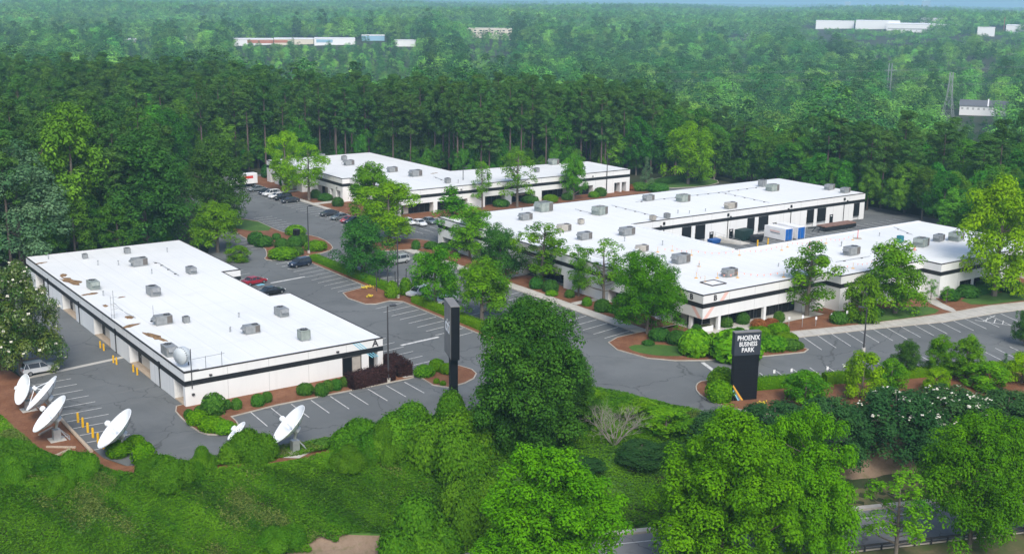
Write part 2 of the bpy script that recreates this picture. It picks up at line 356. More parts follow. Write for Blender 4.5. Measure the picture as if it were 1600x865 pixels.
def link(name, data, parent=None, loc=None, rot=None, scale=None):
    o = bpy.data.objects.new(name, data); COL.objects.link(o)
    if parent is not None: o.parent = parent
    if loc is not None: o.location = loc
    if rot is not None: o.rotation_euler = rot
    if scale is not None: o.scale = scale
    return o
def tag(o, label=None, cat=None, group=None, kind=None):
    if label: o['label'] = label
    if cat: o['category'] = cat
    if group: o['group'] = group
    if kind: o['kind'] = kind
    return o
def thing(name, label, cat, loc=(0, 0, 0), rz=0.0, group=None, scale=None):
    o = link(name, None, None, loc, (0, 0, rz), scale); o.empty_display_size = 0.5
    return tag(o, label, cat, group)
KIDS = {}
def copy_thing(src, kids, loc, rz=0.0, scale=None, label=None, group=None):
    """a copy of a thing with copies of its parts (and their parts); KIDS lists (object, index of its parent in the list or -1)"""
    r = src.copy(); COL.objects.link(r); r.location = loc; r.rotation_euler = (0, 0, rz)
    if scale is not None: r.scale = scale
    if label: r['label'] = label
    if group: r['group'] = group
    new = []
    for o, pi in kids:
        c = o.copy(); COL.objects.link(c); c.parent = r if pi < 0 else new[pi]; new.append(c)
    return r
def structure(o): o['kind'] = 'structure'; return o
def text(name, body, size, m, parent, loc, rot, extrude=0.015, align='CENTER', sx=1.0, weight=0.0):
    c = bpy.data.curves.new(name, 'FONT'); c.body = body; c.size = size; c.extrude = extrude; c.align_x = align; c.align_y = 'CENTER'
    c.offset = weight; c.resolution_u = 3
    tmp = bpy.data.objects.new("lettering_curve", c); me = bpy.data.meshes.new_from_object(tmp); me.name = name
    bpy.data.objects.remove(tmp); bpy.data.curves.remove(c); me.materials.clear(); me.materials.append(m)
    return link(name, me, parent, loc, rot, (sx, 1, 1))
def chaikin(poly, k=2):
    for _ in range(k):
        q = []
        for i in range(len(poly)):
            a, b = poly[i], poly[(i + 1) % len(poly)]
            q += [(a[0] * .75 + b[0] * .25, a[1] * .75 + b[1] * .25), (a[0] * .25 + b[0] * .75, a[1] * .25 + b[1] * .75)]
        poly = q
    return poly
def area(poly): return sum(poly[i][0] * poly[(i + 1) % len(poly)][1] - poly[(i + 1) % len(poly)][0] * poly[i][1] for i in range(len(poly))) / 2
def ccw(poly): return poly if area(poly) > 0 else poly[::-1]
def inset(poly, d):
    """offset a counter-clockwise polygon inwards by d (mitred)"""
    n = len(poly); out = []
    for i in range(n):
        p, a, b = Vector(poly[i]), Vector(poly[i - 1]), Vector(poly[(i + 1) % n])
        e1, e2 = (p - a).normalized(), (b - p).normalized()
        n1, n2 = Vector((-e1.y, e1.x)), Vector((-e2.y, e2.x))
        m = n1 + n2
        if m.length < 1e-4: m = n1.copy()
        m.normalize(); k = d / max(0.35, m.dot(n1))
        out.append((p.x + m.x * k, p.y + m.y * k))
    return out
def inside(poly, x, y):
    """vectorised point in polygon"""
    x = np.asarray(x); y = np.asarray(y); c = np.zeros(x.shape, bool); n = len(poly)
    for i in range(n):
        x1, y1 = poly[i]; x2, y2 = poly[(i + 1) % n]
        if y1 == y2: continue
        k = ((y1 > y) != (y2 > y)) & (x < (x2 - x1) * (y - y1) / (y2 - y1) + x1)
        c ^= k
    return c
# ------------------------------------------------------------------ terrain
RN, RT, RP = (0.3665, 0.9304), (0.9304, -0.3665), (63.6, 94.3)      # street: normal, direction, a point on its far kerb
def road_d(x, y): return (x - RP[0]) * RN[0] + (y - RP[1]) * RN[1]
def road_pt(s, d): return (RP[0] + RT[0] * s + RN[0] * d, RP[1] + RT[1] * s + RN[1] * d)
def wave(x, y, k, ph):
    return np.sin(x * k + ph) * np.cos(y * k * 1.13 + ph * 1.7) + 0.5 * np.sin(x * k * 2.1 + y * k * 1.3 + ph * 2.3)
def wood_edge(az):
    """distance from the camera at which the plateau under the wood starts to fall, by azimuth in degrees"""
    return 300 + 50 * smooth(40, 50, az) + 135 * smooth(63, 72, az)
def ground_z(x, y):
    x = np.asarray(x, float); y = np.asarray(y, float)
    r = np.hypot(x, y)
    az = np.degrees(np.arctan2(y, x))
    z = -6.0 * (1 - smooth(1.5, 13.5, road_d(x, y)))
    z = np.where(r > 330, 0.0, z)
    edge = wood_edge(az)
    drop = 17 + 8 * smooth(62, 40, az)
    z = z - drop * smooth(edge + 5, edge + 230, r) + (drop + 4) * smooth(950, 2300, r)
    z = z + smooth(600, 1300, r) * 9.0 * wave(x, y, 0.0052, 1.3) + smooth(2500, 6000, r) * 7.0 * wave(x, y, 0.0013, 0.4)
    z = z - smooth(5000, 9500, r) * 6 * (1 + 0.3 * wave(x, y, 0.0006, 2.0))
    return z - 0.06
azs = np.radians(np.concatenate([np.arange(-130, 20, 6.0), np.arange(20, 92, 0.45), np.arange(92, 230, 6.0)]))
rs = np.concatenate([[2, 12, 25, 40, 55], np.arange(62, 262, 1.6), np.geomspace(264, 12500, 95)])
A_, R_ = np.meshgrid(azs, rs)
gx, gy = R_ * np.cos(A_), R_ * np.sin(A_)
gz = ground_z(gx, gy)
nA, nR = len(azs), len(rs)
ii = np.arange((nR - 1) * nA).reshape(nR - 1, nA)
jj = np.roll(ii, -1, axis=1)
faces = np.stack([ii, ii + nA, jj + nA, jj], -1).reshape(-1, 4)
def grid_mesh(name, v, f, m, smooth_=True):
    me = bpy.data.meshes.new(name)
    v = np.asarray(v, np.float32).reshape(-1, 3); f = np.asarray(f, np.int32)
    me.vertices.add(len(v)); me.vertices.foreach_set("co", v.ravel())
    me.loops.add(f.size); me.loops.foreach_set("vertex_index", f.ravel())
    me.polygons.add(len(f)); me.polygons.foreach_set("loop_start", np.arange(len(f), dtype=np.int32) * f.shape[1])
    if smooth_: me.polygons.foreach_set("use_smooth", np.ones(len(f), bool))
    me.materials.append(m); me.update(calc_edges=True); return me
structure(link("ground", grid_mesh("ground", np.stack([gx, gy, gz], -1), faces, M['soil'])))

def strip(name, pts_fn, s0, s1, d0, d1, m, lift=0.03, ns=120, nd=8, parent=None):
    sv = np.linspace(s0, s1, ns); dv = np.linspace(d0, d1, nd)
    P = np.array([[road_pt(s, d) for d in dv] for s in sv])
    z = ground_z(P[..., 0], P[..., 1]) + lift
    V = np.concatenate([P, z[..., None]], -1)
    q = np.arange(ns * nd).reshape(ns, nd)
    f = np.stack([q[:-1, :-1], q[1:, :-1], q[1:, 1:], q[:-1, 1:]], -1).reshape(-1, 4)[:, ::-1]
    return link(name, grid_mesh(name, V, f, m), parent)
structure(strip("street", None, -160, 260, -8.5, 0, M['road_asphalt'], 0.05, 60, 2))
street_verge = structure(strip("verge", None, 44, 260, 1.1, 4.2, M['verge'], 0.035, 90, 4))
structure(strip("roadside_verge", None, -160, 260, -60, -9.3, M['verge'], 0.035, 90, 12))
def blob_sheet(name, px, py, sx, sy, m, lift, seed, rz=None):
    """soft edged irregular patch of ground lying on the terrain"""
    r = random.Random(seed); n = 40; x0, y0 = at(px, py, -5.5); ang = math.atan2(RT[1], RT[0]) if rz is None else rz
    ph = [r.uniform(0, 6.28) for _ in range(4)]; V, F = [], []
    rings = (0.0, .3, .6, .85, 1.0)
    for k in rings:
        for i in range(n):
            a = 2 * math.pi * i / n; w = 1 + .16 * math.sin(3 * a + ph[0]) + .11 * math.sin(5 * a + ph[1]) + .07 * math.sin(9 * a + ph[2]) + .05 * math.sin(14 * a + ph[3])
            u, v = sx * k * w * math.cos(a), sy * k * w * math.sin(a); x, y = x0 + u * math.cos(ang) - v * math.sin(ang), y0 + u * math.sin(ang) + v * math.cos(ang)
            V.append((x, y, float(ground_z(x, y)) + lift - (.06 if k == 1 else 0)))
    for k in range(len(rings) - 1):
        for i in range(n): j = (i + 1) % n; F.append((k * n + i, (k + 1) * n + i, (k + 1) * n + j, k * n + j))
    return structure(link(name, grid_mesh(name, V, F, m)))
blob_sheet("dirt_track", 590, 852, 9.5, 2.2, M['dirt'], .11, 3)
blob_sheet("dirt_track", 485, 868, 6.0, 1.6, M['dirt'], .13, 5)
blob_sheet("bare_soil", 1330, 745, 9.0, 2.6, M['dirt'], .11, 6)
structure(strip("pavement", None, -160, 260, 0.25, 1.1, M['concrete'], 0.16, 60, 2))
kb = MB()
for s in range(-160, 260, 4):
    for d, w in ((0.0, 0.25), (-9.1, 0.45)):
        a, b, c, e = road_pt(s, d), road_pt(s + 3.97, d), road_pt(s + 3.97, d + w), road_pt(s, d + w)
        kb.prism([a, b, c, e] if area([a, b, c, e]) > 0 else [e, c, b, a], -6.1, -5.86)
structure(kb.build("street_kerb", M['kerb']))
mk = MB()
def road_line(s0, s1, d, w): 
    p = [road_pt(s0, d), road_pt(s1, d), road_pt(s1, d + w), road_pt(s0, d + w)]
    mk.sheet(p, -6.0 - 0.06 + 0.055)
road_line(-160, 260, -1.9, 0.16)
for s in np.arange(-160, 260, 12.0): road_line(s, s + 3.6, -4.5, 0.16)
road_line(-160, 260, -8.0, 0.14)
structure(mk.build("street_marking", M['line_paint']))

# ------------------------------------------------------------------ car park, kerbed beds, walks, stall lines
LOT = [(33.8, 221), (33.8, 128.5), (36.5, 121.4), (52, 118.4), (63, 117.1), (80, 115.6), (95.7, 114.4), (98.2, 109.7), (99.8, 105.4), (100.6, 98), (103.5, 85), (110, 83),
       (121, 99.5), (131, 96), (154, 87), (175, 79), (205, 66), (230, 60), (236, 120), (245, 150), (246, 232), (214, 238), (210, 262), (171, 262), (171, 312), (128, 318), (112, 312), (104, 285), (98, 255), (90, 236), (84, 223), (60, 221)]
lot = structure(MB().sheet(LOT, 0.0).build("parking_lot", M['asphalt']))
def bed(poly, top, name="planting_bed", kw=0.16, kh=0.13, rounds=1, zt=0.1):
    poly = ccw(poly)
    if rounds: poly = chaikin(poly, rounds)
    o = structure(MB().sheet(inset(poly, kw * .6), zt).build(name, M[top]))
    if kw: MB().ring(poly, inset(poly, kw), -0.05, kh).build("kerb", M['kerb'], o)
    return o
bed([(46.4, 138.6), (45.9, 131.5), (46.3, 127.4), (48, 126), (50.3, 126.3), (51.3, 128.5), (51.5, 132.1), (76.8, 131.8), (78.6, 132.2), (77.9, 135), (76.3, 139), (49, 139)], 'mulch', rounds=1)
bed([(78.3, 125.6), (79.0, 134.5), (82, 136.2), (86, 134), (87, 129.5), (84, 126.3)], 'mulch', rounds=1)
bed([(97.4, 207.5), (100.8, 207.8), (101.0, 140), (97.4, 139.5), (97.4, 168.3), (95.9, 169.9), (92.8, 169.3), (91.2, 170.3), (90.6, 175.5), (91.6, 179.2), (97.3, 181)], 'mulch', rounds=0)
bed([(93, 214.5), (90.9, 211.5), (92.2, 209.4), (97.5, 209.2), (105.4, 211.2), (108.2, 215), (110, 224), (109, 229.5), (105.9, 233), (105.6, 238), (106.5, 253), (99, 256), (96.2, 236), (95.8, 222)], 'mulch', rounds=1)
bed([(98.5, 240), (105.4, 236.8), (106.2, 252), (99.3, 254.5)], 'grass', 'lawn', 0, rounds=1, zt=0.125)
bed([(113.4, 206.5), (115.2, 213.4), (119.5, 214.5), (126.6, 213.6), (128.5, 208), (127, 203.5), (118.4, 204.0)], 'mulch', rounds=1)
bed([(121.0, 131), (121.0, 204.5), (127.2, 204.5), (127.2, 131)], 'mulch', kw=0, rounds=0)
bed([(119.0, 131.8), (114.2, 131.6), (111.2, 130.2), (109.9, 126.6), (110.9, 121), (113.5, 117.8), (117, 115.6), (126.4, 112), (132.6, 110.2), (134.3, 110.9), (134.2, 113.5), (136.5, 116.5), (139.2, 118.9), (152, 115.4), (168.4, 112.1), (180.7, 111), (192, 108.2), (206, 104.2), (207, 121), (180, 124), (152, 128), (128, 132)], 'mulch', rounds=0)
bed([(112.6, 127.4), (111.2, 124.4), (113, 120.6), (116.2, 118.6), (119, 118.4), (119.5, 122), (116.6, 125.5)], 'grass', 'lawn', 0, zt=0.125)
bed([(150.5, 116.2), (162, 113.6), (170.5, 112.8), (171.5, 117), (163, 120), (156, 121), (151, 120)], 'grass', 'lawn', 0, zt=0.125)
bed([(178.5, 112), (192, 109.2), (203, 106.5), (204, 113), (190, 115.5), (180, 117)], 'grass', 'lawn', 0, zt=0.125)
bed([(112.4, 107.4), (110.5, 109.2), (108.4, 108.4), (106.2, 106), (105.1, 102.4), (105.6, 98.9), (107.5, 95), (111, 88), (128, 82), (206, 52), (206, 66), (175, 79.2), (154, 87.6), (131, 97.2), (121, 100.2), (116, 103.5)], 'mulch', rounds=1)
bed([(127.6, 313), (127.6, 237), (130, 233.5), (137, 231.5), (212, 231), (216, 236), (216, 262), (206, 263), (140, 300), (140, 313)], 'mulch', rounds=0)
bed([(219, 236), (222, 248), (236, 252), (244, 246), (243, 236), (232, 232)], 'grass', 'lawn', 0.16, rounds=1)
bed([(28.5, 175), (33.7, 172), (33.7, 128.3), (36.4, 121.2), (52, 118.2), (62.5, 117), (62, 113.6), (53, 113.8), (42, 116.8), (35, 119.8), (31, 127), (28.5, 136), (27.5, 155)], 'mulch', 'mulch_border', 0, rounds=1, zt=0.06)
bed([(49.8, 116.4), (54.4, 118.2), (56.6, 116.2), (52.5, 114.3)], 'concrete', 'dish_pad', 0, rounds=0, zt=0.11)
bed([(57.6, 117.6), (62.2, 116.8), (61.8, 114.9), (57.2, 115.8)], 'concrete', 'service_pad', 0, rounds=0, zt=0.11)
bed([(76.8, 132.5), (79.2, 132.3), (79.2, 137.4), (76.8, 137.4)], 'concrete', 'entry_pad', 0, rounds=0, zt=0.11)

def slab_walk(name, left, right, width_joint=0.03, step=1.5, m='concrete'):
    """pavement of separate slabs between two edge polylines"""
    root = structure(MB().prism(ccw(left + right[::-1]), -0.05, 0.10).build(name, M['kerb']))
    def sample(pl, k):
        seg = [math.dist(pl[i], pl[i + 1]) for i in range(len(pl) - 1)]; t = k * sum(seg)
        for i, L in enumerate(seg):
            if t <= L or i == len(seg) - 1: return (pl[i][0] + (pl[i + 1][0] - pl[i][0]) * t / L, pl[i][1] + (pl[i + 1][1] - pl[i][1]) * t / L)
            t -= L
    n = max(1, int(sum(math.dist(left[i], left[i + 1]) for i in range(len(left) - 1)) / step)); e = 0.012
    for i in range(n):
        q = [sample(left, (i + e) / n), sample(right, (i + e) / n), sample(right, (i + 1 - e) / n), sample(left, (i + 1 - e) / n)]
        q = inset(ccw(q), 0.04)
        MB().prism(q, 0.09, 0.135 + random.uniform(-.004, .004)).build("slab", M[m], root)
    return root
slab_walk("walkway", [(118.5, 204), (118.5, 131.9)], [(120.9, 204), (120.9, 131.2)])
slab_walk("walkway", [(137.9, 116.1), (152.2, 112.6), (165.4, 108.9), (178, 107.4), (190, 104.9), (206, 101)], [(139.2, 118.6), (152.4, 115.2), (168.2, 111.9), (180.7, 110.7), (192, 108), (206, 104)])
slab_walk("walkway", [(126.2, 300), (126.4, 238)], [(127.5, 300), (127.6, 238)])
bed([(120.9, 172.5), (120.9, 174.2), (127.3, 174.4), (127.3, 172.6)], 'concrete', 'entry_path', 0, rounds=0, zt=0.14)
bed([(121.0, 150.2), (121.0, 151.8), (127.3, 152.2), (127.3, 150.6)], 'concrete', 'entry_path', 0, rounds=0, zt=0.14)
bed([(126.9, 138), (126.9, 124.6), (129, 123.2), (152, 122.9), (152, 132), (140, 138)], 'concrete', 'entry_terrace', 0, rounds=0, zt=0.14)
bed([(171, 111.9), (173, 111.6), (176, 118), (180, 121.5), (178, 122.6), (174, 119)], 'concrete', 'entry_path', 0, rounds=1, zt=0.14)
bed([(127.4, 262), (127.4, 264.5), (135, 265), (135, 262.4)], 'concrete', 'entry_path', 0, rounds=0, zt=0.14)
bed([(127.4, 283), (127.4, 285), (134, 285.3), (134, 283.2)], 'concrete', 'entry_path', 0, rounds=0, zt=0.14)
structure(MB().sheet([(34, 160.3), (48, 162.6), (48, 163.5), (34, 161.2)], 0.006).build("drain_strip", M['concrete']))

unit_line = MB().box(0, 1, -0.5, 0.5, 0, 0.004).mesh("stall_line", M['line_paint'])
def line(a, b, w=0.13, z=0.006, name="stall_line"):
    return link(name, unit_line, lot, (a[0], a[1], z), (0, 0, math.atan2(b[1] - a[1], b[0] - a[0])), (math.dist(a, b), w, 1))
def row(a0, b0, a1, b1, n):
    for i in range(n):
        k = i / (n - 1)
        L = lambda p, q: (p[0] + (q[0] - p[0]) * k, p[1] + (q[1] - p[1]) * k)
        line(L(a0, a1), L(b0, b1))
row((54.1, 131.65), (53.8, 125.9), (76.1, 131.3), (76.0, 125.9), 9)
row((34.2, 157.2), (39.2, 157.3), (34.2, 129.8), (39.2, 129.6), 11)
row((79.2, 136.8), (84.3, 137.3), (79.2, 152.9), (84.3, 153.6), 7)
row((78.9, 170.5), (84.0, 171.1), (78.9, 189.6), (84.0, 190.2), 8)
row((79, 195), (84.1, 195.6), (79, 208), (84.1, 208.6), 5)
row((91.4, 180.6), (97.2, 181.9), (91.4, 206.6), (97.2, 207.9), 11)
row((91.4, 166.9), (97.2, 167.9), (91.4, 145.3), (97.2, 146.3), 9)
row((101.2, 141), (105.4, 141.7), (101.2, 165.5), (105.4, 166.2), 10)
row((101.2, 179.5), (105.4, 180.1), (101.2, 206.4), (105.5, 207.1), 11)
row((112.4, 132.4), (118.3, 133.4), (112.4, 202.2), (118.3, 203.2), 27)
row((120.3, 233), (126.0, 233.5), (120.3, 285), (126.0, 285.5), 21)
row((106.9, 237.8), (111.7, 238.0), (106.9, 253.4), (111.7, 253.6), 7)
row((138.8, 115.8), (135.9, 109.8), (178.0, 107.0), (175.3, 101.0), 16)
row((183, 105.9), (180.2, 99.9), (202, 101.4), (199.2, 95.4), 8)
row((119.7, 107.2), (117.6, 102.4), (161.5, 95.0), (159.3, 90.2), 17)
row((164.5, 94.0), (162.3, 89.2), (196, 83), (193.8, 78.2), 13)
row((92.8, 221.8), (97.0, 222.4), (92.8, 231), (97.0, 231.6), 4)
row((165, 172.2), (165, 166), (236, 172.2), (236, 166), 27)
row((131, 223), (131, 217), (158, 222.4), (158, 216.4), 11)
line((84.3, 146.3), (91.4, 147.0), 0.55); line((84.2, 192.9), (91.5, 194.1), 0.55); line((116.4, 115.2), (114.5, 110.2), 0.6)
line((171.0, 105.8), (176.1, 106.8), .16); line((170.6, 107), (172.8, 101.4), .16)
for k in (0.25, 0.5, 0.75):
    line((170.7 + 1.9 * k * .9, 106.6 - 5 * k), (173.4 + 1.2 * k, 107.0 - 5 * k + .9), .16)
MB().sheet([(81.4, 192.2), (82.9, 192.4), (82.8, 193.7), (81.3, 193.5)], 0.0125).build("accessible_bay_symbol", M['sky_blue'], lot)

# ------------------------------------------------------------------ office buildings
GLASS_UNIT = {}
def window(root, p0, p1, z0, z1, n_in, every=1.5, blinds=()):
    """aluminium framed glazing between two plan points; each pane is a sub-part"""
    p0, p1 = Vector((*p0, 0)), Vector((*p1, 0)); d = p1 - p0; L = d.length; d.normalize()
    out = -Vector((*n_in, 0)); k = max(1, round(L / every)); w = L / k; ang = math.atan2(d.y, d.x)
    fr = MB(); hz = (z1 - z0) / 2
    for i in range(k + 1): fr.obox(p0 + d * (w * i if 0 < i < k else (0.04 if i == 0 else L - 0.04)) + out * 0.05 + Vector((0, 0, z0 + hz)), d * 0.04, out * 0.05, (0, 0, hz))
    for z in (z0 + 0.045, z1 - 0.045): fr.obox(p0 + d * L / 2 + out * 0.048 + Vector((0, 0, z)), d * (L / 2 - 0.05), out * 0.044, (0, 0, 0.04))
    f = fr.build("window", M['steel'], root, world=True)
    for i in range(k):
        g = MB().obox((0, 0, 0), (w / 2 - 0.03, 0, 0), (0, 0.012, 0), (0, 0, hz - 0.08)).mesh("pane", M['hvac_tan'] if i in blinds else M['glass']) if (round(w, 3), round(hz, 3), i in blinds) not in GLASS_UNIT else GLASS_UNIT[(round(w, 3), round(hz, 3), i in blinds)]
        GLASS_UNIT[(round(w, 3), round(hz, 3), i in blinds)] = g
        c = p0 + d * (w * (i + .5)) + out * 0.03 + Vector((0, 0, z0 + hz))
        link("pane", g, f, c, (0, 0, ang))
    return f
def door(root, p0, p1, z0, z1, n_in, m='black_door'):
    p0, p1 = Vector((*p0, 0)), Vector((*p1, 0)); d = (p1 - p0); L = d.length; d.normalize(); out = -Vector((*n_in, 0))
    o = MB().obox(p0 + d * L / 2 + out * 0.03 + Vector((0, 0, (z0 + z1) / 2)), d * L / 2, out * 0.03, (0, 0, (z1 - z0) / 2)).build("door", M[m], root, world=True)
    fr = MB()
    fr.obox(p0 - d * .04 + out * 0.04 + Vector((0, 0, (z0 + z1) / 2)), d * .04, out * .05, (0, 0, (z1 - z0) / 2 + .08)); fr.obox(p1 + d * .04 + out * 0.04 + Vector((0, 0, (z0 + z1) / 2)), d * .04, out * .05, (0, 0, (z1 - z0) / 2 + .08))
    f = fr.build("door_frame", M['steel'], root, world=True)
    if L < 1.6:
        h = MB().obox(p1 - d * .12 + out * 0.08 + Vector((0, 0, z0 + 1.0)), d * .02, out * .03, (0, 0, .08)).build("handle", M['galv'], o); h.location = (0, 0, 0)
        MB().obox(p0 + d * L / 2 + out * 0.065 + Vector((0, 0, z1 - .32)), d * .3, out * .006, (0, 0, .1)).build("number_plate", M['sign_white'], o)
    else:
        slats = MB(); k = int((z1 - z0) / .5)
        for i in range(k): slats.obox(p0 + d * L / 2 + out * .062 + Vector((0, 0, z0 + (i + .5) * (z1 - z0) / k)), d * (L / 2 - .05), out * .012, (0, 0, (z1 - z0) / k / 2 - .025))
        slats.build("door_panel", M[m], o)
    return o
def building(label, poly, lower, zs, zt, band, cut=None):
    """poly: fascia outline (counter-clockwise); lower: list of per-side recesses [(kind, a, b, depth)]; returns root, and a helper giving points along a side"""
    root = thing("office_building", label, "building", (*poly[0], 0), group=None)
    n = len(poly); path = []
    marks = []
    for i in range(n):
        a, b = Vector(poly[i]), Vector(poly[(i + 1) % n]); d = (b - a).normalized(); nin = Vector((-d.y, d.x))
        if i == 0 and cut:
            # open corner under the overhang: (length along the first side, length along the last side, depth)
            la, lb, dp = cut; dl = (a - Vector(poly[-1])).normalized(); nl = Vector((-dl.y, dl.x)); c0 = a - dl * lb; c1 = c0 + nl * dp; c2 = a + nin * dp + nl * dp; c3 = a + d * la + nin * dp; c4 = a + d * la
            path += [tuple(q) for q in (c0, c1, c2, c3, c4)]; marks += [('g', c1, c2, nl), ('g', c2, c3, nin)]
        else: path.append(tuple(a))
        for kind, s0, s1, dep in sorted(lower.get(i, []), key=lambda q: q[1]):
            p = [a + d * s0, a + d * s0 + nin * dep, a + d * s1 + nin * dep, a + d * s1]
            path += [tuple(q) for q in p]
            marks.append((kind, p[1], p[2], nin))
    MB().prism(path, 0.0, zs).build("wall", M['white_paint'], root, world=True)
    MB().prism(poly, zs, zt - 0.06, True).build("fascia", M['white_paint'], root, world=True)
    MB().sheet(inset(poly, 0.10), zt).build("roof", M['white_roof'], root, world=True)
    MB().ring(inset(poly, -0.04), inset(poly, 0.14), zt - 0.10, zt + 0.05).build("coping", M['coping'], root, world=True)
    MB().ring(inset(poly, -0.03), inset(poly, 0.05), band[0], band[1]).build("black_band", M['black_metal'], root, world=True)
    for i in range(n):
        a, b = Vector(poly[i]), Vector(poly[(i + 1) % n]); d = (b - a).normalized(); nin = Vector((-d.y, d.x)); Ls = (b - a).length; k = int(Ls / 6.1)
        for q in range(1, k + 1):
            s_ = Ls * q / (k + 1); c = a + d * s_ - nin * .002
            for z_a, z_b in ((zs + .02, band[0] - .02), (band[1] + .02, zt - .12), (0.05, zs - .02)):
                if z_b - z_a < .1 or (z_a < .1 and any(r[1] - .3 < s_ < r[2] + .3 for r in lower.get(i, []))): continue
                MB().obox((c.x, c.y, (z_a + z_b) / 2), d.to_3d() * .014, nin.to_3d() * .004, (0, 0, (z_b - z_a) / 2)).build("control_joint", M['hvac'], root, world=True)
    for kind, p, q, nin in marks:
        e = (q - p).normalized() * 0.06
        if kind == 'g': window(root, p + e, q - e, 0.15, zs - 0.06, nin, blinds=() if random.random() < .6 else (1,))
        elif kind == 'f': window(root, p + e, q - e, 0.9, zs - 0.1, nin)
        elif kind == 'd':
            c = p + (q - p).normalized() * ((q - p).length - 1.35)
            door(root, p + (q - p).normalized() * .25, p + (q - p).normalized() * 1.25, 0.06, 2.25, nin)
        elif kind == 'r': door(root, p + e * 2, q - e * 2, 1.05, zs - 0.15, nin)
    return root
def side_pt(poly, i, s, out=0.0):
    a, b = Vector(poly[i]), Vector(poly[(i + 1) % len(poly)]); d = (b - a).normalized(); nin = Vector((-d.y, d.x))
    return (a + d * s - nin * out), d, nin
def downspout(root, poly, i, s, band, base=0.0):
    p, d, nin = side_pt(poly, i, s, 0.09)
    b = MB().obox((p.x, p.y, (band[0] + base) / 2), d.to_3d() * .06, nin.to_3d() * .05, (0, 0, (band[0] - base) / 2))
    b.obox((p.x, p.y, band[1] - .12), d.to_3d() * .24, nin.to_3d() * .12, (0, 0, .30))
    b.obox((p.x, p.y, band[0] + .1), d.to_3d() * .09, nin.to_3d() * .07, (0, 0, .25))
    return b.build("downspout", M['black_metal'], root, world=True)
def wall_lamp(root, poly, i, s, z):
    p, d, nin = side_pt(poly, i, s, 0.12)
    return MB().obox((p.x, p.y, z), d.to_3d() * .17, nin.to_3d() * .13, (0, 0, .11)).build("wall_lamp", M['steel'], root, world=True)
def decal(root, name, poly, i, quad, m, out=0.012):
    """thin painted shape on a facade: quad in (distance along side, height)"""
    vs = []
    for s, z in quad:
        p, d, nin = side_pt(poly, i, s, out); vs.append((p.x, p.y, z))
    return MB().add(vs, [tuple(range(len(vs)))]).build(name, M[m], root, world=True)

# building A ---------------------------------------------------------
ZA, BA = 4.6, (2.74, 3.43)
PA = [(48, 137.7), (76.45, 137.7), (76.45, 167.7), (73.0, 167.7), (73.0, 187.5), (76.3, 187.5), (76.3, 217.2), (48, 217.2)]
yl = lambda y: 217.2 - y
lowA = {7: [('d', yl(y1), yl(y0), 1.25) for y1, y0 in ((211.1, 204.9), (194.1, 186.4), (176.6, 168.6), (159.7, 151.0), (141.7, 138.4))],
        0: [('g', 22.1, 25.1, 0.12), ('g', 26.2, 27.6, 1.0)],
        1: [('g', 3, 11, 0.8), ('g', 15, 23, 0.8)], 3: [('g', 4, 14, 0.6)], 5: [('g', 4, 12, 0.8), ('g', 17, 25, 0.8)]}
bldA = building("white office building with the letter A, stained flat roof and rooftop dish, at left", PA, lowA, 2.72, ZA, BA)
for y in (202.4, 184.2, 165.7, 147.0): downspout(bldA, PA, 7, yl(y), BA)
wall_lamp(bldA, PA, 0, 21.4, 3.75); wall_lamp(bldA, PA, 0, 3.4, 3.75); wall_lamp(bldA, PA, 0, 1.0, 1.6)
for i in range(3):
    o = 0.0 + i * 0.42
    decal(bldA, "blue_stripe", PA, 0, [(24.9 + o, 3.45), (25.1 + o, 3.45), (23.95 + o, 4.48), (23.75 + o, 4.48)], 'sky_blue')
    decal(bldA, "blue_stripe", PA, 0, [(26.75 + o, 1.98), (26.95 + o, 1.98), (26.05 + o, 2.72), (25.85 + o, 2.72)], 'sky_blue')
p_, d_, n_ = side_pt(PA, 0, 27.25, 0.02)
tA = text("building_letter", "A", 1.35, M['steel'], bldA, Vector((p_.x, p_.y, 3.97)) - bldA.location, (rad(90), 0, 0), 0.02, weight=0.035)
for y1, y0 in ((211.1, 204.9), (194.1, 186.4), (176.6, 168.6), (159.7, 151.0), (141.7, 138.4)):
    MB().box(48.02, 49.22, y0 + .03, y1 - .03, 0.0, 0.11).build("alcove_floor", M['log'], bldA, world=True)
    MB().box(49.17, 49.24, y0 + .02, y1 - 1.7, 0.12, 2.7).build("alcove_panel", M['beige_wall'], bldA, world=True)

# building B ---------------------------------------------------------
ZB, BB = 6.25, (4.12, 4.84)
PB = [(126.6, 125.8), (155.5, 125.8), (155.5, 122.7), (177.8, 122.7), (177.8, 119.0), (210, 119.0), (210, 147), (156.1, 147), (156.1, 176.4), (230, 176.4), (230, 203.7), (126.6, 203.7)]
bl = lambda y: 203.7 - y
lowB = {2: [('g', 3, 10, 1.6), ('g', 14.5, 18.5, 0.1)], 4: [('g', 6.0, 9.5, 0.15), ('g', 10.3, 16.5, 1.2), ('g', 20, 27, 1.2)],
        8: [('r', 10.6, 15.0, 0.5), ('r', 56, 61, 0.5)],
        11: [('g', bl(202), bl(196), 1.6), ('g', bl(190), bl(182), 1.6), ('g', bl(173.7), bl(161.0), 1.8), ('g', bl(148.5), bl(136.6), 1.8)]}
xs = lambda x: x - 156.1
lowB[8] = [('r', xs(a), xs(b), 0.5) for a, b in ((170.1, 172.9), (174.0, 177.0), (189.8, 192.2), (193.4, 196.6), (209.4, 211.9), (213.0, 216.1), (226.0, 228.2))]
bldB = building("large U-shaped white office building with letter B corner and loading court, at right", PB, lowB, 2.4, ZB, BB, cut=(23.2, 8.2, 1.7))
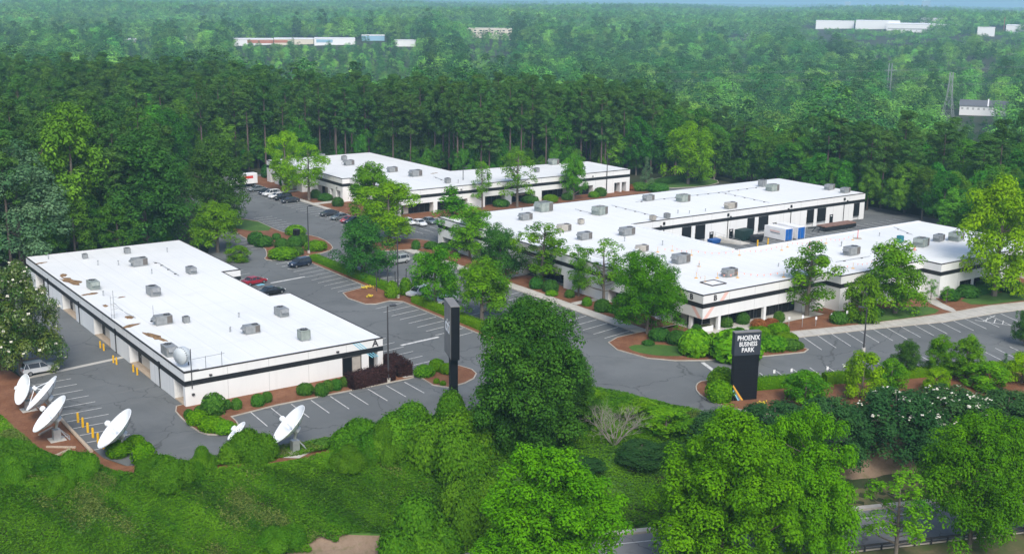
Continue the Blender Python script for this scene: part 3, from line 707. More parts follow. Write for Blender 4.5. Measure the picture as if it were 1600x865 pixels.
for a, b, c, d in ((170.1, 172.9, 2.4, 0), (174.0, 177.0, 2.4, 0), (189.8, 192.2, 2.4, 0), (193.4, 196.6, 2.4, 0), (209.4, 211.9, 2.4, 0), (213.0, 216.1, 2.4, 0), (226.0, 228.2, 2.4, 0)):
    MB().box(a + .05, b - .05, 176.33, 176.395, 1.0, 4.08).build("roller_door", M['black_door'], bldB, world=True)
for a in (178.4, 184.4, 198.2, 217.6): door(bldB, (a, 176.4), (a + 1.0, 176.4), 0.05, 2.2, (0, 1))
for s in (164.9, 183.7, 203.9, 222.4): downspout(bldB, PB, 8, xs(s), (4.2, 5.6))
for s in (164.0, 184.5, 203.0, 223.5): wall_lamp(bldB, PB, 8, xs(s), 5.0)
for x, y in ((130.2, 125.95), (140.6, 125.95), (126.85, 128.6), (126.85, 169.0), (126.85, 142.5), (162.5, 122.9), (191.5, 119.2)):
    MB().box(x - .02, x + .52, y - .1, y + .42, 0.05, 2.395).build("column", M['white_paint'], bldB, world=True)
for i, (k, sgn, L) in enumerate(((0, 1, 0), (11, -1, 77.9))):
    q = lambda s: L + sgn * s
    for pts in ([(3.6, 4.86), (4.5, 4.86), (5.6, 6.1), (4.7, 6.1)], [(0.15, 2.42), (1.0, 2.42), (2.6, 4.1), (1.75, 4.1)]):
        pts = [(q(s), z) for s, z in pts]
        if sgn < 0: pts = pts[::-1]
        decal(bldB, "salmon_stripe", PB, k, pts, 'salmon')
    for z in (0,):
        p_, d_, n_ = side_pt(PB, k, q(2.6), 0.02)
        text("building_letter", "B", 1.25, M['steel'], bldB, Vector((p_.x, p_.y, 5.48)) - bldB.location, (rad(90), 0, math.atan2(d_.y, d_.x)), 0.02, weight=0.05)
MB().box(126.9, 129.3, 126.0, 127.3, 0.0, 1.0).build("planter", M['white_paint'], bldB, world=True)
MB().box(127.0, 129.2, 126.1, 127.2, 0.95, 1.015).build("planter_soil", M['soil'], bldB, world=True)
MB().ring([(132.0, 129.3), (135.2, 129.3), (135.2, 132.2), (132.0, 132.2)], [(132.15, 129.45), (135.05, 129.45), (135.05, 132.05), (132.15, 132.05)], ZB + .004, ZB + 0.16).build("skylight_curb", M['coping'], bldB, world=True)
MB().sheet([(132.15, 129.45), (135.05, 129.45), (135.05, 132.05), (132.15, 132.05)], ZB + 0.06).build("skylight_dome", M['far_white'], bldB, world=True)
gut = MB().box(155.2, 156.0, 147.6, 176.1, ZB + .003, ZB + .10); gut.box(156.0, 209.6, 146.2, 146.85, ZB + .004, ZB + .11)
gut.build("parapet_flashing", M['white_paint'], bldB, world=True)

# building C ---------------------------------------------------------
ZC, BC = 6.0, (3.95, 4.72)
PC = [(136.6, 237.3), (208.6, 237.3), (208.6, 255.5), (165.2, 259.5), (165.0, 303.4), (132.5, 303.4), (132.5, 281), (134.6, 281), (134.6, 262), (136.6, 262)]
lowC = {0: [('g', a - 136.6, b - 136.6, 1.8) for a, b in ((137.2, 146.2), (147.3, 156.0), (161.2, 167.4), (169.3, 176.8), (178.8, 187.0), (189.2, 195.8), (203.2, 205.2), (205.8, 207.4))],
        5: [], 6: [('g', 303.4 - a, 303.4 - b, 1.6) for a, b in ((301.0, 298.4), (295.8, 294.0), (293.4, 288.8), (287.2, 284.4))],
        7: [], 8: [], 9: [('g', .6, 7, 1.5)]}
lowC = {0: lowC[0], 5: [('g', 303.4 - a, 303.4 - b, 1.6) for a, b in ((301.0, 298.4), (295.8, 294.0), (293.4, 288.8), (287.2, 284.4))], 7: [('g', 281 - a, 281 - b, 1.6) for a, b in ((276.5, 270.2), (268.9, 267.2), (265.8, 263.3))], 9: [('g', 2, 7, 1.5), ('g', 12, 19, 1.5)]}
bldC = building("white office building farthest back at the wood edge, with black band", PC, lowC, 2.7, ZC, BC)
for s in (17.5, 38, 59): wall_lamp(bldC, PC, 0, s, 5.1)
for s in (6, 16): wall_lamp(bldC, PC, 7, s, 3.4)

# ------------------------------------------------------------------ roof equipment
def frame_legs(w, d, h): 
    b = MB()
    for x in (-w / 2 + .1, w / 2 - .1): b.box(x - .05, x + .05, -d / 2, d / 2, 0, h)
    return b
def make_unit(kind):
    """prototype rooftop machine, 1:1 in metres, standing on z = 0, front grille on -y"""
    w, d, h = dict(package=(2.5, 1.6, 1.25), large=(3.0, 2.5, 1.75), condenser=(1.05, 1.05, 0.95))[kind]
    root = thing("rooftop_unit", None, "air conditioner")
    hb = 0.18
    kids = []
    def part(name, mb, m, pi=-1):
        o = mb.build(name, M[m], root if pi < 0 else kids[pi][0]); kids.append((o, pi)); return len(kids) - 1
    part("curb", MB().box(-w / 2 + .12, w / 2 - .12, -d / 2 + .12, d / 2 - .12, 0, hb), 'galv')
    c = part("casing", MB().bevbox(-w / 2, w / 2, -d / 2, d / 2, hb, hb + h, 0.03), 'hvac')
    pn = MB(); k = 3 if kind != 'condenser' else 1
    for i in range(k):
        x0 = -w / 2 + .06 + i * (w - .12) / k; x1 = x0 + (w - .12) / k - .05
        if kind in ('package', 'low', 'large') and i == k - 1: continue
        pn.box(x0, x1, -d / 2 - .025, -d / 2 + .01, hb + .08, hb + h - .1)
    pn.box(-w / 2 - .025, -w / 2 + .01, -d / 2 + .1, d / 2 - .1, hb + .1, hb + h - .12)
    if len(pn.v): part("access_panel", pn, 'hvac')
    g = MB(); x0 = -w / 2 + .06 + (k - 1) * (w - .12) / k
    if kind == 'condenser':
        for s in (-1, 1):
            g.box(-w / 2 + .08, w / 2 - .08, s * (d / 2 + .012) - .012, s * (d / 2 + .012) + .012, hb + .1, hb + h - .1)
            g.box(s * (w / 2 + .012) - .012, s * (w / 2 + .012) + .012, -d / 2 + .08, d / 2 - .08, hb + .1, hb + h - .1)
    else:
        g.box(x0, w / 2 - .06, -d / 2 - .02, -d / 2 + .02, hb + .06, hb + h - .08)
        g.box(w / 2 - .02, w / 2 + .02, -d / 2 + .08, d / 2 - .08, hb + .06, hb + h - .08)
    part("coil_grille", g, 'coil')
    nf = {'condenser': [(0, 0)], 'package': [(w / 4, 0)], 'large': [(w / 4, 0), (-w / 5, 0)]}[kind]
    for fx, fy in nf:
        r = min(w / 4 - .08, d / 2 - .12) if kind != 'condenser' else .42
        f = part("fan", MB().lathe([(r, hb + h - .01), (r, hb + h + .05), (r - .05, hb + h + .05), (r - .05, hb + h + .015), (0.02, hb + h + .015)], 14, Matrix.Translation((fx, fy, 0))), 'fan')
        gd = MB()
        for i in range(4):
            a = i * math.pi / 4; gd.tube((fx - r * math.cos(a), fy - r * math.sin(a), hb + h + .055), (fx + r * math.cos(a), fy + r * math.sin(a), hb + h + .055), .015, n=3)
        part("fan_guard", gd, 'galv', f)
    if kind in ('package', 'large'):
        part("hood", MB().add([(-w / 2 - .02, -d / 2 + .2, hb + h - .1), (-w / 2 - .02, d / 2 - .2, hb + h - .1), (-w / 2 - .5, d / 2 - .2, hb + h * .55), (-w / 2 - .5, -d / 2 + .2, hb + h * .55), (-w / 2 - .02, -d / 2 + .2, hb + h * .45), (-w / 2 - .02, d / 2 - .2, hb + h * .45)], [(0, 1, 2, 3), (3, 2, 5, 4), (0, 3, 4), (1, 5, 2), (0, 4, 5, 1)]), 'hvac')
    return root, kids
UNITS = {k: make_unit(k) for k in ('package', 'large', 'condenser')}
USED = set()
def unit(px, py, z, kind, label, sc=1.0, rz=0.0, m=None):
    x, y = at(px, py, z)
    root, kids = UNITS[kind]
    if kind not in USED:
        USED.add(kind); root.location = (x, y, z + .004); root.rotation_euler = (0, 0, rz); root.scale = (sc, sc, sc); r = root
        tag(r, label, group="rooftop air conditioning units")
    else:
        r = copy_thing(root, kids, (x, y, z + .004), rz, (sc, sc, sc), label, "rooftop air conditioning units")
    if m:
        for c in r.children:
            if c.name.startswith(("casing", "access_panel", "hood")):
                c.data = c.data.copy(); c.data.materials[0] = M[m]
    return r
h = math.pi / 2
A_U = [(133, 404, 'condenser', .8, 0, None, "small condenser near the far left corner of the letter A building roof"),
       (199, 396, 'condenser', .95, 0, None, "round topped dark condenser by the back edge of the stained roof"),
       (218, 415, 'package', 1.0, 0, None, "grey unit with plain side on the back half of the stained roof"),
       (146, 451, 'package', .95, h, 'hvac_green', "pale green unit with dark grille beside the big brown roof stain"),
       (240, 461, 'package', 1.0, h, None, "grey unit in the middle of the letter A building roof"),
       (299, 427, 'package', .8, h, None, "squarish grey unit nearest the roof notch of the stained roof"),
       (255, 506, 'package', .95, 0, None, "low grey unit beside a short condenser behind the drum dish"),
       (291, 504, 'condenser', .85, 0, None, "short dark condenser right beside a low grey unit on the stained roof"),
       (265, 554, 'package', .95, h, None, "boxy grey unit just behind the drum dish"),
       (393, 520, 'package', .85, 0, None, "grey unit on legs between the drum dish and the front corner"),
       (440, 493, 'package', .9, h, None, "grey unit with open fan top near the second roof notch"),
       (475, 531, 'condenser', 1.35, 0, 'hvac_green', "greenish cube unit closest to the letter A front corner")]
for px, py, k, s, r_, m, lb in A_U: unit(px, py, ZA, k, lb, s, r_, m)
def O4(x, y): return (640 + x / 3.3275, 220 + y / 3.3275)
def O5(x, y): return (960 + x / 3.3273, 260 + y / 3.3273)
def O6(x, y): return (1200 + x / 2.8825, 300 + y / 2.8825)
B_U = [(O4(697, 366), 'large', 1.05, 0, 'hvac_green', "largest pale unit, at the back edge of the letter B building roof"),
       (O4(603, 411), 'package', 1.0, 0, None, "grey unit in front of the largest pale one, near the left roof edge"),
       (O4(988, 383), 'large', .92, .2, None, "tall grey unit alone at the middle of the back roof"),
       (O4(803, 470), 'package', 1.0, 0, 'hvac_tan', "tan-sided unit with red mark on the left part of the letter B roof"),
       (O4(910, 512), 'package', 1.0, 0, None, "grey unit nearest the left roof edge above the thin tree"),
       (O4(891, 434), 'condenser', 1.0, 0, 'hvac_tan', "small flared vent hood between two grey units on the B roof"),
       (O4(1130, 490), 'package', 1.1, 0, None, "dark grilled unit close to the inner corner of the loading court"),
       (O4(1208, 575), 'package', .85, 0, 'hvac_tan', "beige unit beside the black hatch on the letter B roof"),
       (O5(177, 178), 'package', .95, 0, None, "grey unit at the back roof edge with pipe run beneath"),
       (O5(357, 182), 'large', .85, 0, None, "tall grey unit on the pipe run along the back roof"),
       (O5(604, 219), 'package', 1.0, 0, 'hvac_tan', "beige unit at the loading court edge of the back roof"),
       (O5(768, 105), 'condenser', 1.5, .2, None, "smaller of a pair of units at the far end of the back roof"),
       (O5(821, 127), 'large', .85, 0, None, "bigger of a pair of units at the far end of the back roof"),
       (O5(1118, 121), 'package', .95, .1, None, "grey unit near the far right edge of the back roof"),
       (O5(1200, 137), 'package', .9, .1, None, "unit closest to the far dock corner of the back roof"),
       (O5(199, 282), 'condenser', 1.0, 0, 'hvac_tan', "left cube of two small cubes at the court corner roof edge"),
       (O5(273, 270), 'condenser', 1.0, 0, None, "right dark cube of two small cubes at the court corner roof edge"),
       (O5(345, 502), 'package', 1.15, 0, None, "large grey unit beside the red pennant line at the roof middle"),
       (O5(598, 570), 'package', .95, 0, None, "reddish grilled unit within the pennant line near the front roof edge"),
       (O5(1232, 459), 'package', 1.1, 0, None, "grey unit with rear duct at the middle of the front wing"),
       (O5(1065, 505), 'package', 1.0, 0, None, "pale unit seen through the open tree on the front wing"),
       (O6(688, 244), 'large', .85, .2, None, "tall grey unit with orange cones near the end of the front wing"),
       (O6(768, 220), 'package', .9, .2, None, "middle unit of three at the far end of the front wing"),
       (O6(846, 218), 'large', .85, .2, None, "unit partly behind the yellow-green tree on the front wing")]
for (px, py), k, s, r_, m, lb in B_U: unit(px, py, ZB, k, lb, s, r_, m)
def O3(x, y): return (400 + x / 3.6055, 200 + y / 3.6055)
def O7(x, y): return (700 + x / 5.333, 230 + y / 5.333)
C_U = [(O3(374, 172), 'condenser', 1.2, 0, "dark cube at the far left roof edge of the wood edge building"),
       (O3(497, 184), 'condenser', 1.2, 0, "small cube just behind a wide unit on the far roof"),
       (O3(524, 210), 'package', 1.0, 0, "wide unit with a small cube behind it on the far roof"),
       (O3(640, 226), 'package', .9, h, "unit half hidden by the tall green tree on the far roof"),
       (O3(769, 248), 'package', .95, 0, "pale unit with dark centre right of the tall green tree"),
       (O3(900, 272), 'package', 1.15, 0, "big plain grey unit at the middle of the far roof"),
       (O3(1080, 311), 'condenser', 1.15, 0, "small dark cube near the front edge of the far roof"),
       (O7(739, 210), 'condenser', 1.1, 0, "small dark cube between two trees on the right wing of the far roof"),
       (O7(880, 145), 'large', .8, 0, "big pale unit at the back edge of the far right roof")]
for (px, py), k, s, r_, lb in C_U: unit(px, py, ZC, k, lb, s, r_)
# roof clutter: vents, pipe runs, debris, antennas, pennant lines
vent_me = MB().lathe([(.09, 0), (.09, .55), (.14, .55), (.14, .68), (.0, .74)], 8).mesh("roof_vent", M['galv'])
def vents(lst, z, where):
    ORD = "first second third fourth fifth sixth seventh eighth ninth tenth eleventh twelfth".split()
    for i, (px, py) in enumerate(sorted(lst, key=lambda q: q[1])):
        x, y = at(px, py, z); tag(link("roof_vent", vent_me, None, (x, y, z), (0, 0, i), (1, 1, random.uniform(.8, 1.3))), "small metal vent pipe on %s roof, %s from the far edge" % (where.replace(" building", ""), ORD[i]), "vent pipe", "vent pipes on the roof of " + where)
A1 = lambda x, y: (x / 2.4025, 360 + y / 2.4025)
A2 = lambda x, y: (300 + x / 2.4025, 360 + y / 2.4025)
vents([A1(445, 130), A1(368, 130), A1(570, 163), A1(628, 82), A1(897, 326), A1(865, 378), A1(388, 245), A1(182, 108), A2(176, 326), A2(143, 380)], ZA, "the letter A building")
vents([O4(608, 458), O4(585, 362), O5(390, 245), O5(473, 235), O5(250, 410), O5(53, 390), O5(1180, 415), O5(330, 245), O5(440, 522), O5(853, 520), O5(1378, 362), O6(330, 245)], ZB, "the letter B building")
vents([O3(860, 268), O3(484, 205), O7(690, 190), O7(715, 155), O7(85, 300)], ZC, "the wood edge building")
def pipe_run(z, pts, lb):
    P = [(*at(px, py, z), z + .16) for px, py in pts]
    r = thing("pipe_run", lb, "pipe", P[0][:2] + (z,))
    MB().path(P, .045, 5).build("pipe", M['galv'], r, world=True)
    for a, b in zip(P[:-1], P[1:]):
        n = max(1, int(math.dist(a, b) / 3.2))
        for i in range(n):
            k = (i + .5) / n; MB().obox((a[0] + (b[0] - a[0]) * k, a[1] + (b[1] - a[1]) * k, z + .06), (.22, 0, 0), (0, .12, 0), (0, 0, .056)).build("pipe_block", M['steel'], r, world=True)
pipe_run(ZA, [A1(575, 122), A1(595, 124), A1(672, 172)], "thin pipe on dark blocks crossing the stained roof behind the middle units")
pipe_run(ZB, [O5(110, 188), O5(570, 135), O5(760, 108)], "long pipe on dark blocks along the back roof of the letter B building")
pipe_run(ZB, [O5(555, 137), O5(805, 192)], "pipe on blocks branching towards the loading court roof edge")
pipe_run(ZB, [O4(1050, 338), O4(1250, 388), O4(1320, 408)], "pipe on blocks from the tall unit down to the court corner")
pipe_run(ZB, [O4(860, 358), O4(980, 388)], "short pipe on blocks between the largest unit and the tall unit")
pipe_run(ZB, [O6(566, 160), O6(650, 195)], "short pipe on blocks at the end of the front wing roof")
pipe_run(ZB, [O5(1150, 500), O5(1330, 470)], "thin pipe low on the front wing roof")
pipe_run(ZC, [O3(1000, 275), O3(1060, 300)], "thin pipe near the small front unit of the far roof")
def debris(z, px, py, sx, sy, rz, lb, seed):
    r = random.Random(seed); x, y = at(px, py, z); n = 18
    b = MB(); ring = [(math.cos(2 * math.pi * i / n) * sx * r.uniform(.6, 1.1), math.sin(2 * math.pi * i / n) * sy * r.uniform(.5, 1.15)) for i in range(n)]
    b.add([(0, 0, .05)] + [(u * .5, v * .5, .04 + r.uniform(0, .03)) for u, v in ring] + [(u, v, .008) for u, v in ring],
          [(0, 1 + i, 1 + (i + 1) % n) for i in range(n)] + [(1 + i, n + 1 + i, n + 1 + (i + 1) % n, 1 + (i + 1) % n) for i in range(n)])
    o = b.build("leaf_debris", M['debris']); o.location = (x, y, z); o.rotation_euler = (0, 0, rz); tag(o, lb, "debris")
debris(ZA, *A1(238, 168), 1.5, .8, 1.2, "small dark brown patch of wet leaves, upper part of the big roof stain", 1)
debris(ZA, *A1(268, 190), 3.6, 1.3, 1.75, "big tan and brown leaf stain on the roof beside a pale green unit", 2)
debris(ZA, *A1(338, 238), 1.7, .7, .2, "dark leaf patch at the foot of the pale green roof unit", 3)
debris(ZA, *A1(395, 282), .9, .5, 1.5, "little brown leaf patch near the roof antenna mast", 4)
debris(ZA, *A1(486, 326), 1.1, .8, 1.4, "brown leaf patch under the roof antenna frame", 5)
debris(ZA, *A1(492, 357), 1.8, .7, .4, "flat dark leaf patch nearest the roof edge by the antenna", 6)
debris(ZA, *A1(578, 397), 3.6, .8, 1.75, "long olive brown leaf stain near the drum dish", 7)
debris(ZA, *A1(456, 250), .9, .35, .2, "reddish leaf patch behind the roof antenna mast", 8)
debris(ZA, *A1(155, 122), 1.5, .6, .3, "grey brown leaf patch in the far left roof corner", 9)
debris(ZC, *O3(1005, 255), 1.5, .5, .2, "brown leaf patch on the far roof by the inner corner", 10)
# antenna frame on roof A
x, y = at(*A1(430, 330), ZA); t = thing("roof_antenna", "spindly lattice antenna mast with side bars on the stained roof", "antenna", (x, y, ZA))
MB().tube((0, 0, 0), (0, 0, 4.2), .05, .04, 5).build("mast", M['galv'], t)
b = MB()
for z in (.6, 1.4, 2.2, 3.2): b.tube((-.5, 0, z), (.5, 0, z), .03, n=4)
b.tube((-.4, 0, 0), (-.4, 0, 3.6), .03, n=4); b.tube((-.4, 0, 2.2), (2.6, -1.6, .1), .035, n=4); b.tube((0, 0, 2.4), (2.2, 1.4, .1), .035, n=4); b.tube((2.6, -1.6, .1), (2.2, 1.4, .1), .03, n=4)
b.build("brace", M['galv'], t)
x, y = at(*A1(577, 340), ZA); t = thing("whip_antenna", "thin upright rod antenna on a round foot near the roof middle", "antenna", (x, y, ZA))
MB().tube((0, 0, .1), (0, 0, 2.4), .03, .02, 5).build("rod", M['steel'], t); MB().lathe([(.5, .004), (.5, .08), (0, .1)], 12).build("foot", M['fan'], t)
# drum dish and pipe mast at the near corner of roof A
x, y = at(*A1(688, 512), ZA); t = thing("drum_dish", "grey drum shaped dish antenna at the near roof corner", "dish antenna", (x, y, ZA), rad(28))
mx = Matrix.Translation((0, 0, 1.6)) @ Matrix.Rotation(h, 4, 'Y') @ Matrix.Scale(.72, 4)
MB().lathe([(0, -.75), (1.45, -.75), (1.5, -.6), (1.5, .45), (1.35, .55), (.7, .95), (.25, 1.15), (0, 1.15)], 24, mx).build("drum", M['dish_grey'], t, True)
b = MB()
for i in range(24): a = 2 * math.pi * i / 24; b.obox((-.43, 1.11 * math.cos(a), 1.6 + 1.11 * math.sin(a)), (.1, 0, 0), (0, .05, 0), (0, 0, .05))
b.build("rim_clip", M['galv'], t); MB().tube((1.0, 0, 0), (1.0, 0, 2.2), .09, n=8).build("mount", M['steel'], t)
x, y = at(*A1(716, 512), ZA); t = thing("pipe_mast", "dark pipe mast with cross bars hung outside the near roof corner", "mast", (48.9, 137.55, 2.6))
MB().tube((0, 0, -.2), (0, 0, 5.0), .06, n=6).build("pole", M['steel'], t)
b = MB()
for z, w in ((.3, .95), (2.2, .95)): b.tube((-w, 0, z), (w, 0, z), .045, n=5)
b.build("cross_bar", M['steel'], t)
b = MB(); b.tube((0, .1, 3.6), (4.6, .4, 3.6), .022, n=5); b.tube((2.0, .25, 2.0), (2.0, .25, 3.7), .03, n=5); b.tube((4.2, .4, 2.0), (4.2, .4, 3.9), .03, n=5); b.build("side_rail", M['steel'], t)
# pennant warning lines on roof B
def pennants(pts, lb):
    P = [Vector((*at(px, py, ZB), ZB + 1.0)) for px, py in pts]
    t = thing("pennant_line", lb, "warning line", (P[0].x, P[0].y, ZB))
    st = MB(); rope = MB(); fl = MB()
    for p in P: st.tube((p.x, p.y, ZB), p, .03, n=4); st.lathe([(.3, 0.004), (.3, .07), (0, .08)], 8, Matrix.Translation((p.x, p.y, ZB)))
    for a, c in zip(P[:-1], P[1:]):
        n = max(2, int((c - a).length / 1.1)); pr = None
        for i in range(n + 1):
            k = i / n; q = a.lerp(c, k) - Vector((0, 0, .5 * math.sin(math.pi * k)))
            if pr is not None: rope.tube(pr, q, .012, n=3)
            pr = q; dd = (c - a).normalized()
            if 0 < i < n: fl.add([q + dd * .12, q - dd * .12, q - Vector((0, 0, .38))], [(0, 1, 2)])
    st.build("stanchion", M['amber'], t, world=True); rope.build("rope", M['orange'], t, world=True); fl.build("pennant", M['orange'], t, world=True)
pennants([O5(225, 445), O5(300, 438), O5(400, 462), O5(650, 462), O5(870, 436)], "row of orange pennants along the court side roof edge")
pennants([O5(440, 520), O5(425, 580), O5(470, 600)], "short sagging pennant line near the skylight")
pennants([O5(535, 580), O5(640, 578), O5(880, 575)], "orange pennant line near the front roof edge between two trees")
pennants([O5(1150, 540), O5(1240, 530), O5(1360, 508)], "orange pennant line on the front wing near the right tree")
pennants([O5(900, 420), O5(1100, 400), O5(1240, 382)], "orange pennant line along the far court side edge of the front wing")
for (px, py), lb in ((O5(1013, 435), "red traffic post on the front wing roof beside the open tree"), (O5(1264, 375), "red and white post on a round base by the court edge")):
    x, y = at(px, py, ZB); t = thing("marker_post", lb, "marker", (x, y, ZB)); MB().tube((0, 0, .08), (0, 0, 1.7), .07, n=6).build("post", M['red'], t); MB().lathe([(.8, .004), (.8, .1), (0, .12)], 12).build("base", M['kerb'], t)
x, y = at(*O6(594, 226), ZB); t = thing("chemical_tote", "small teal box standing by cones on the front wing roof", "box", (x, y, ZB)); MB().bevbox(-.55, .55, -.5, .5, .1, 1.3, .06).build("body", M['teal'], t); MB().box(-.5, .5, -.45, .45, 0.004, .1).build("pallet", M['log'], t)
x, y = at(*O4(1172, 602), ZB); t = thing("roof_hatch", "black framed hatch with white lid beside the beige unit", "hatch", (x, y, ZB)); MB().box(-.55, .55, -.5, .5, 0.004, .9).build("curb", M['black_metal'], t); MB().obox((0, -.5, 1.0), (.35, 0, 0), (0, .03, 0), (0, 0, .55)).build("lid", M['far_white'], t)
for (px, py), lb in ((O6(640, 245), "orange cone left of the tall unit on the front wing"), (O6(660, 262), "orange cone in front of the tall unit on the front wing")):
    x, y = at(px, py, ZB); t = thing("traffic_cone", lb, "cone", (x, y, ZB)); MB().lathe([(.3, .04), (.06, .75), (0, .76)], 8).build("cone", M['orange'], t); MB().box(-.35, .35, -.35, .35, 0.004, .045).build("base", M['fan'], t)

# ------------------------------------------------------------------ satellite dishes
def dish(x, y, z0, zc, R, az, el, post, lb, feed='tripod', m='dish'):
    """parabolic dish facing azimuth az, elevation el; z0 ground, zc height of the bowl centre"""
    t = thing("satellite_dish", lb, "satellite dish", (x, y, z0), 0, "satellite dishes beside the car park")
    a = Vector((math.cos(az) * math.cos(el), math.sin(az) * math.cos(el), math.sin(el)))
    mx = Matrix.Translation((0, 0, zc - z0)) @ a.to_track_quat('Z', 'Y').to_matrix().to_4x4()
    f = R * 0.72; prof = [(R * k, (R * k) ** 2 / (4 * f)) for k in (0.001, .2, .4, .6, .8, .92, 1.0)]
    back = [(r, z - .07) for r, z in reversed(prof)]
    prof2 = prof + [(R + .05, prof[-1][1]), (R + .05, prof[-1][1] - .07)] + back
    bowl = MB().lathe(prof2, 40, mx).build("reflector", M[m], t, True)
    rb = MB()
    for i in range(12):
        q = 2 * math.pi * i / 12; pts = [mx @ Vector((R * k * math.cos(q), R * k * math.sin(q), (R * k) ** 2 / (4 * f) - .11)) for k in (.15, .5, .97)]
        rb.path(pts, .04, 4)
    rb.build("back_rib", M['galv'], bowl)
    hub = MB().lathe([(.55, -.5), (.55, -.1), (.0, -.05)], 12, mx); hub.tube(mx @ Vector((0, 0, -.4)), (0, 0, max(.6, (zc - z0) * .55)), .16, n=8); hub.build("hub", M['galv'], t)
    if feed == 'cass':
        MB().lathe([(.0, .0), (.2, .0), (.14, f * .55), (.0, f * .6)], 10, mx).build("feed_horn", M[m], t, True)
        fb = MB().lathe([(.0, f * .92), (.34, f * .92), (.34, f * 1.02), (.2, f * 1.12), (0, f * 1.12)], 12, mx)
        for i in range(3): q = 2 * math.pi * i / 3 + .4; fb.tube(mx @ Vector((.5 * math.cos(q), .5 * math.sin(q), .08)), mx @ Vector((.25 * math.cos(q), .25 * math.sin(q), f * .95)), .03, n=4)
        fb.build("sub_reflector", M['dish'], t)
    else:
        fb = MB()
        for i in range(3): q = 2 * math.pi * i / 3 + .6; fb.tube(mx @ Vector((R * .95 * math.cos(q), R * .95 * math.sin(q), R * R * .9 / (4 * f))), mx @ Vector((0, 0, f)), .045, n=4)
        fb.build("feed_strut", M['dish'], t); MB().lathe([(0, f * .88), (.22, f * .88), (.22, f * 1.12), (0, f * 1.16)], 10, mx).build("feed_horn", M['dish'], t)
    pm = M[post]; H = zc - z0
    if post == 'blue_post':
        MB().tube((.0, 0, -.2), (0, 0, H * .6), .22, n=10).build("post", pm, t)
        b = MB(); b.tube((.5, -.3, 0), (.1, 0, H * .55), .05, n=5); b.tube((.5, .4, 0), (.1, 0, H * .55), .05, n=5); b.build("brace", pm, t)
    else:
        MB().box(-.42, .42, -.42, .42, -.2, H * .5).build("post", pm, t)
        b = MB(); b.tube((1.5, .4, .1), (.2, 0, H * .55), .06, n=5); b.tube((1.2, -1.0, .1), (.2, 0, H * .55), .06, n=5); b.tube((1.5, .4, .1), (1.2, -1.0, .1), .06, n=5); b.tube((1.5, .4, .1), (.3, .3, .1), .06, n=5); b.build("brace", M['galv'], t)
    MB().box(-.9, .9, -.9, .9, -.3, .12).build("footing", M['concrete'], t)
    return t
LFT = math.atan2(-rgt.y, -rgt.x)
dish(31.4, 147.6, -.03, 2.6, 1.9, LFT + rad(40), rad(24), 'galv', "smallest far left dish with feed on long struts, nearest the white truck")
dish(32.6, 142.6, -.03, 2.9, 2.6, LFT + rad(15), rad(44), 'blue_post', "thin looking white dish on a blue post, second from the left")
dish(31.6, 135.3, -.03, 2.7, 2.6, LFT + rad(22), rad(46), 'galv', "white dish with cabinet base beside the leaning timber, third from the left", 'cass')
dish(36.4, 126.4, -.2, 2.7, 2.65, LFT + rad(22), rad(45), 'galv', "white dish at the near left corner of the car park by two clipped shrubs", 'cass')
dish(53.0, 116.4, 0.10, 2.9, 2.6, LFT + rad(14), rad(44), 'galv', "white dish alone on a concrete pad along the near edge of the car park", 'cass')
dish(47.5, 119.2, -.05, 2.6, 1.3, LFT + rad(12), rad(48), 'galv', "little white dish poking out behind a leafy bush", 'cass')
t = thing("fallen_timber", "long weathered timber pole lying along the car park edge behind the dishes", "timber", (33.75, 129.0, .22), rad(90)); MB().tube((0, 0, 0), (12.0, .25, .35), .23, .2, 9).build("log", M['log'], t)
for i, (x, y, rz, L) in enumerate(((31.2, 138.6, .7, 2.6), (31.3, 132.4, 2.5, 3.4), (30.9, 130.6, .5, 2.4))):
    o = MB().box(-L / 2, L / 2, -.12, .12, -.05, .2).build("timber_sleeper", M['log']); o.location = (x, y, 0.03); o.rotation_euler = (0, 0, rz); tag(o, ("short grey sleeper by the blue dish post", "long sleeper at the foot of the cabinet base dish", "short sleeper in the mulch below the third dish")[i], "sleeper", "timber sleepers edging the dish bases")
def bush_box(): pass
bol = MB().lathe([(.13, -.1), (.13, .95), (.10, 1.05), (0, 1.08)], 10).mesh("bollard", M['yellow'])
def bollard(x, y, lb, gr, sc=1.0): return tag(link("bollard", bol, None, (x, y, 0), None, (sc, sc, sc)), lb, "bollard", gr)
for i in range(6): bollard(35.3, 139.9 - i * 2.05, ["yellow bollard by the dishes, hidden farthest one", "yellow bollard by the dishes, second from the far end", "yellow bollard by the dishes, third from the far end", "yellow bollard by the dishes, third from the near end", "yellow bollard by the dishes, second from the near end", "yellow bollard by the dishes, nearest one"][i], "yellow bollards in front of the dishes", 1.15)
G1 = lambda x, y: at(*A1(x, y))
for i, (p, w) in enumerate((((377, 440), "left"), ((390, 450), "right"), ((426, 495), "left"), ((438, 502), "right"), ((501, 530), "left"), ((516, 541), "right"))):
    bollard(*G1(*p), "yellow bollard by the white wall, %s one of the %s pair" % (w, ("far", "far", "middle", "middle", "near", "near")[i]), "yellow bollards along the letter A building")
for i, (px, py) in enumerate(((1100 + 668 / 8, 320 + 515 / 8), (1100 + 798 / 8, 320 + 495 / 8))):
    bollard(*at(px, py), ("yellow bollard in the loading court by the black dumpster, left one", "yellow bollard in the loading court beside the white container")[i], "yellow bollards in the loading court", 1.3)

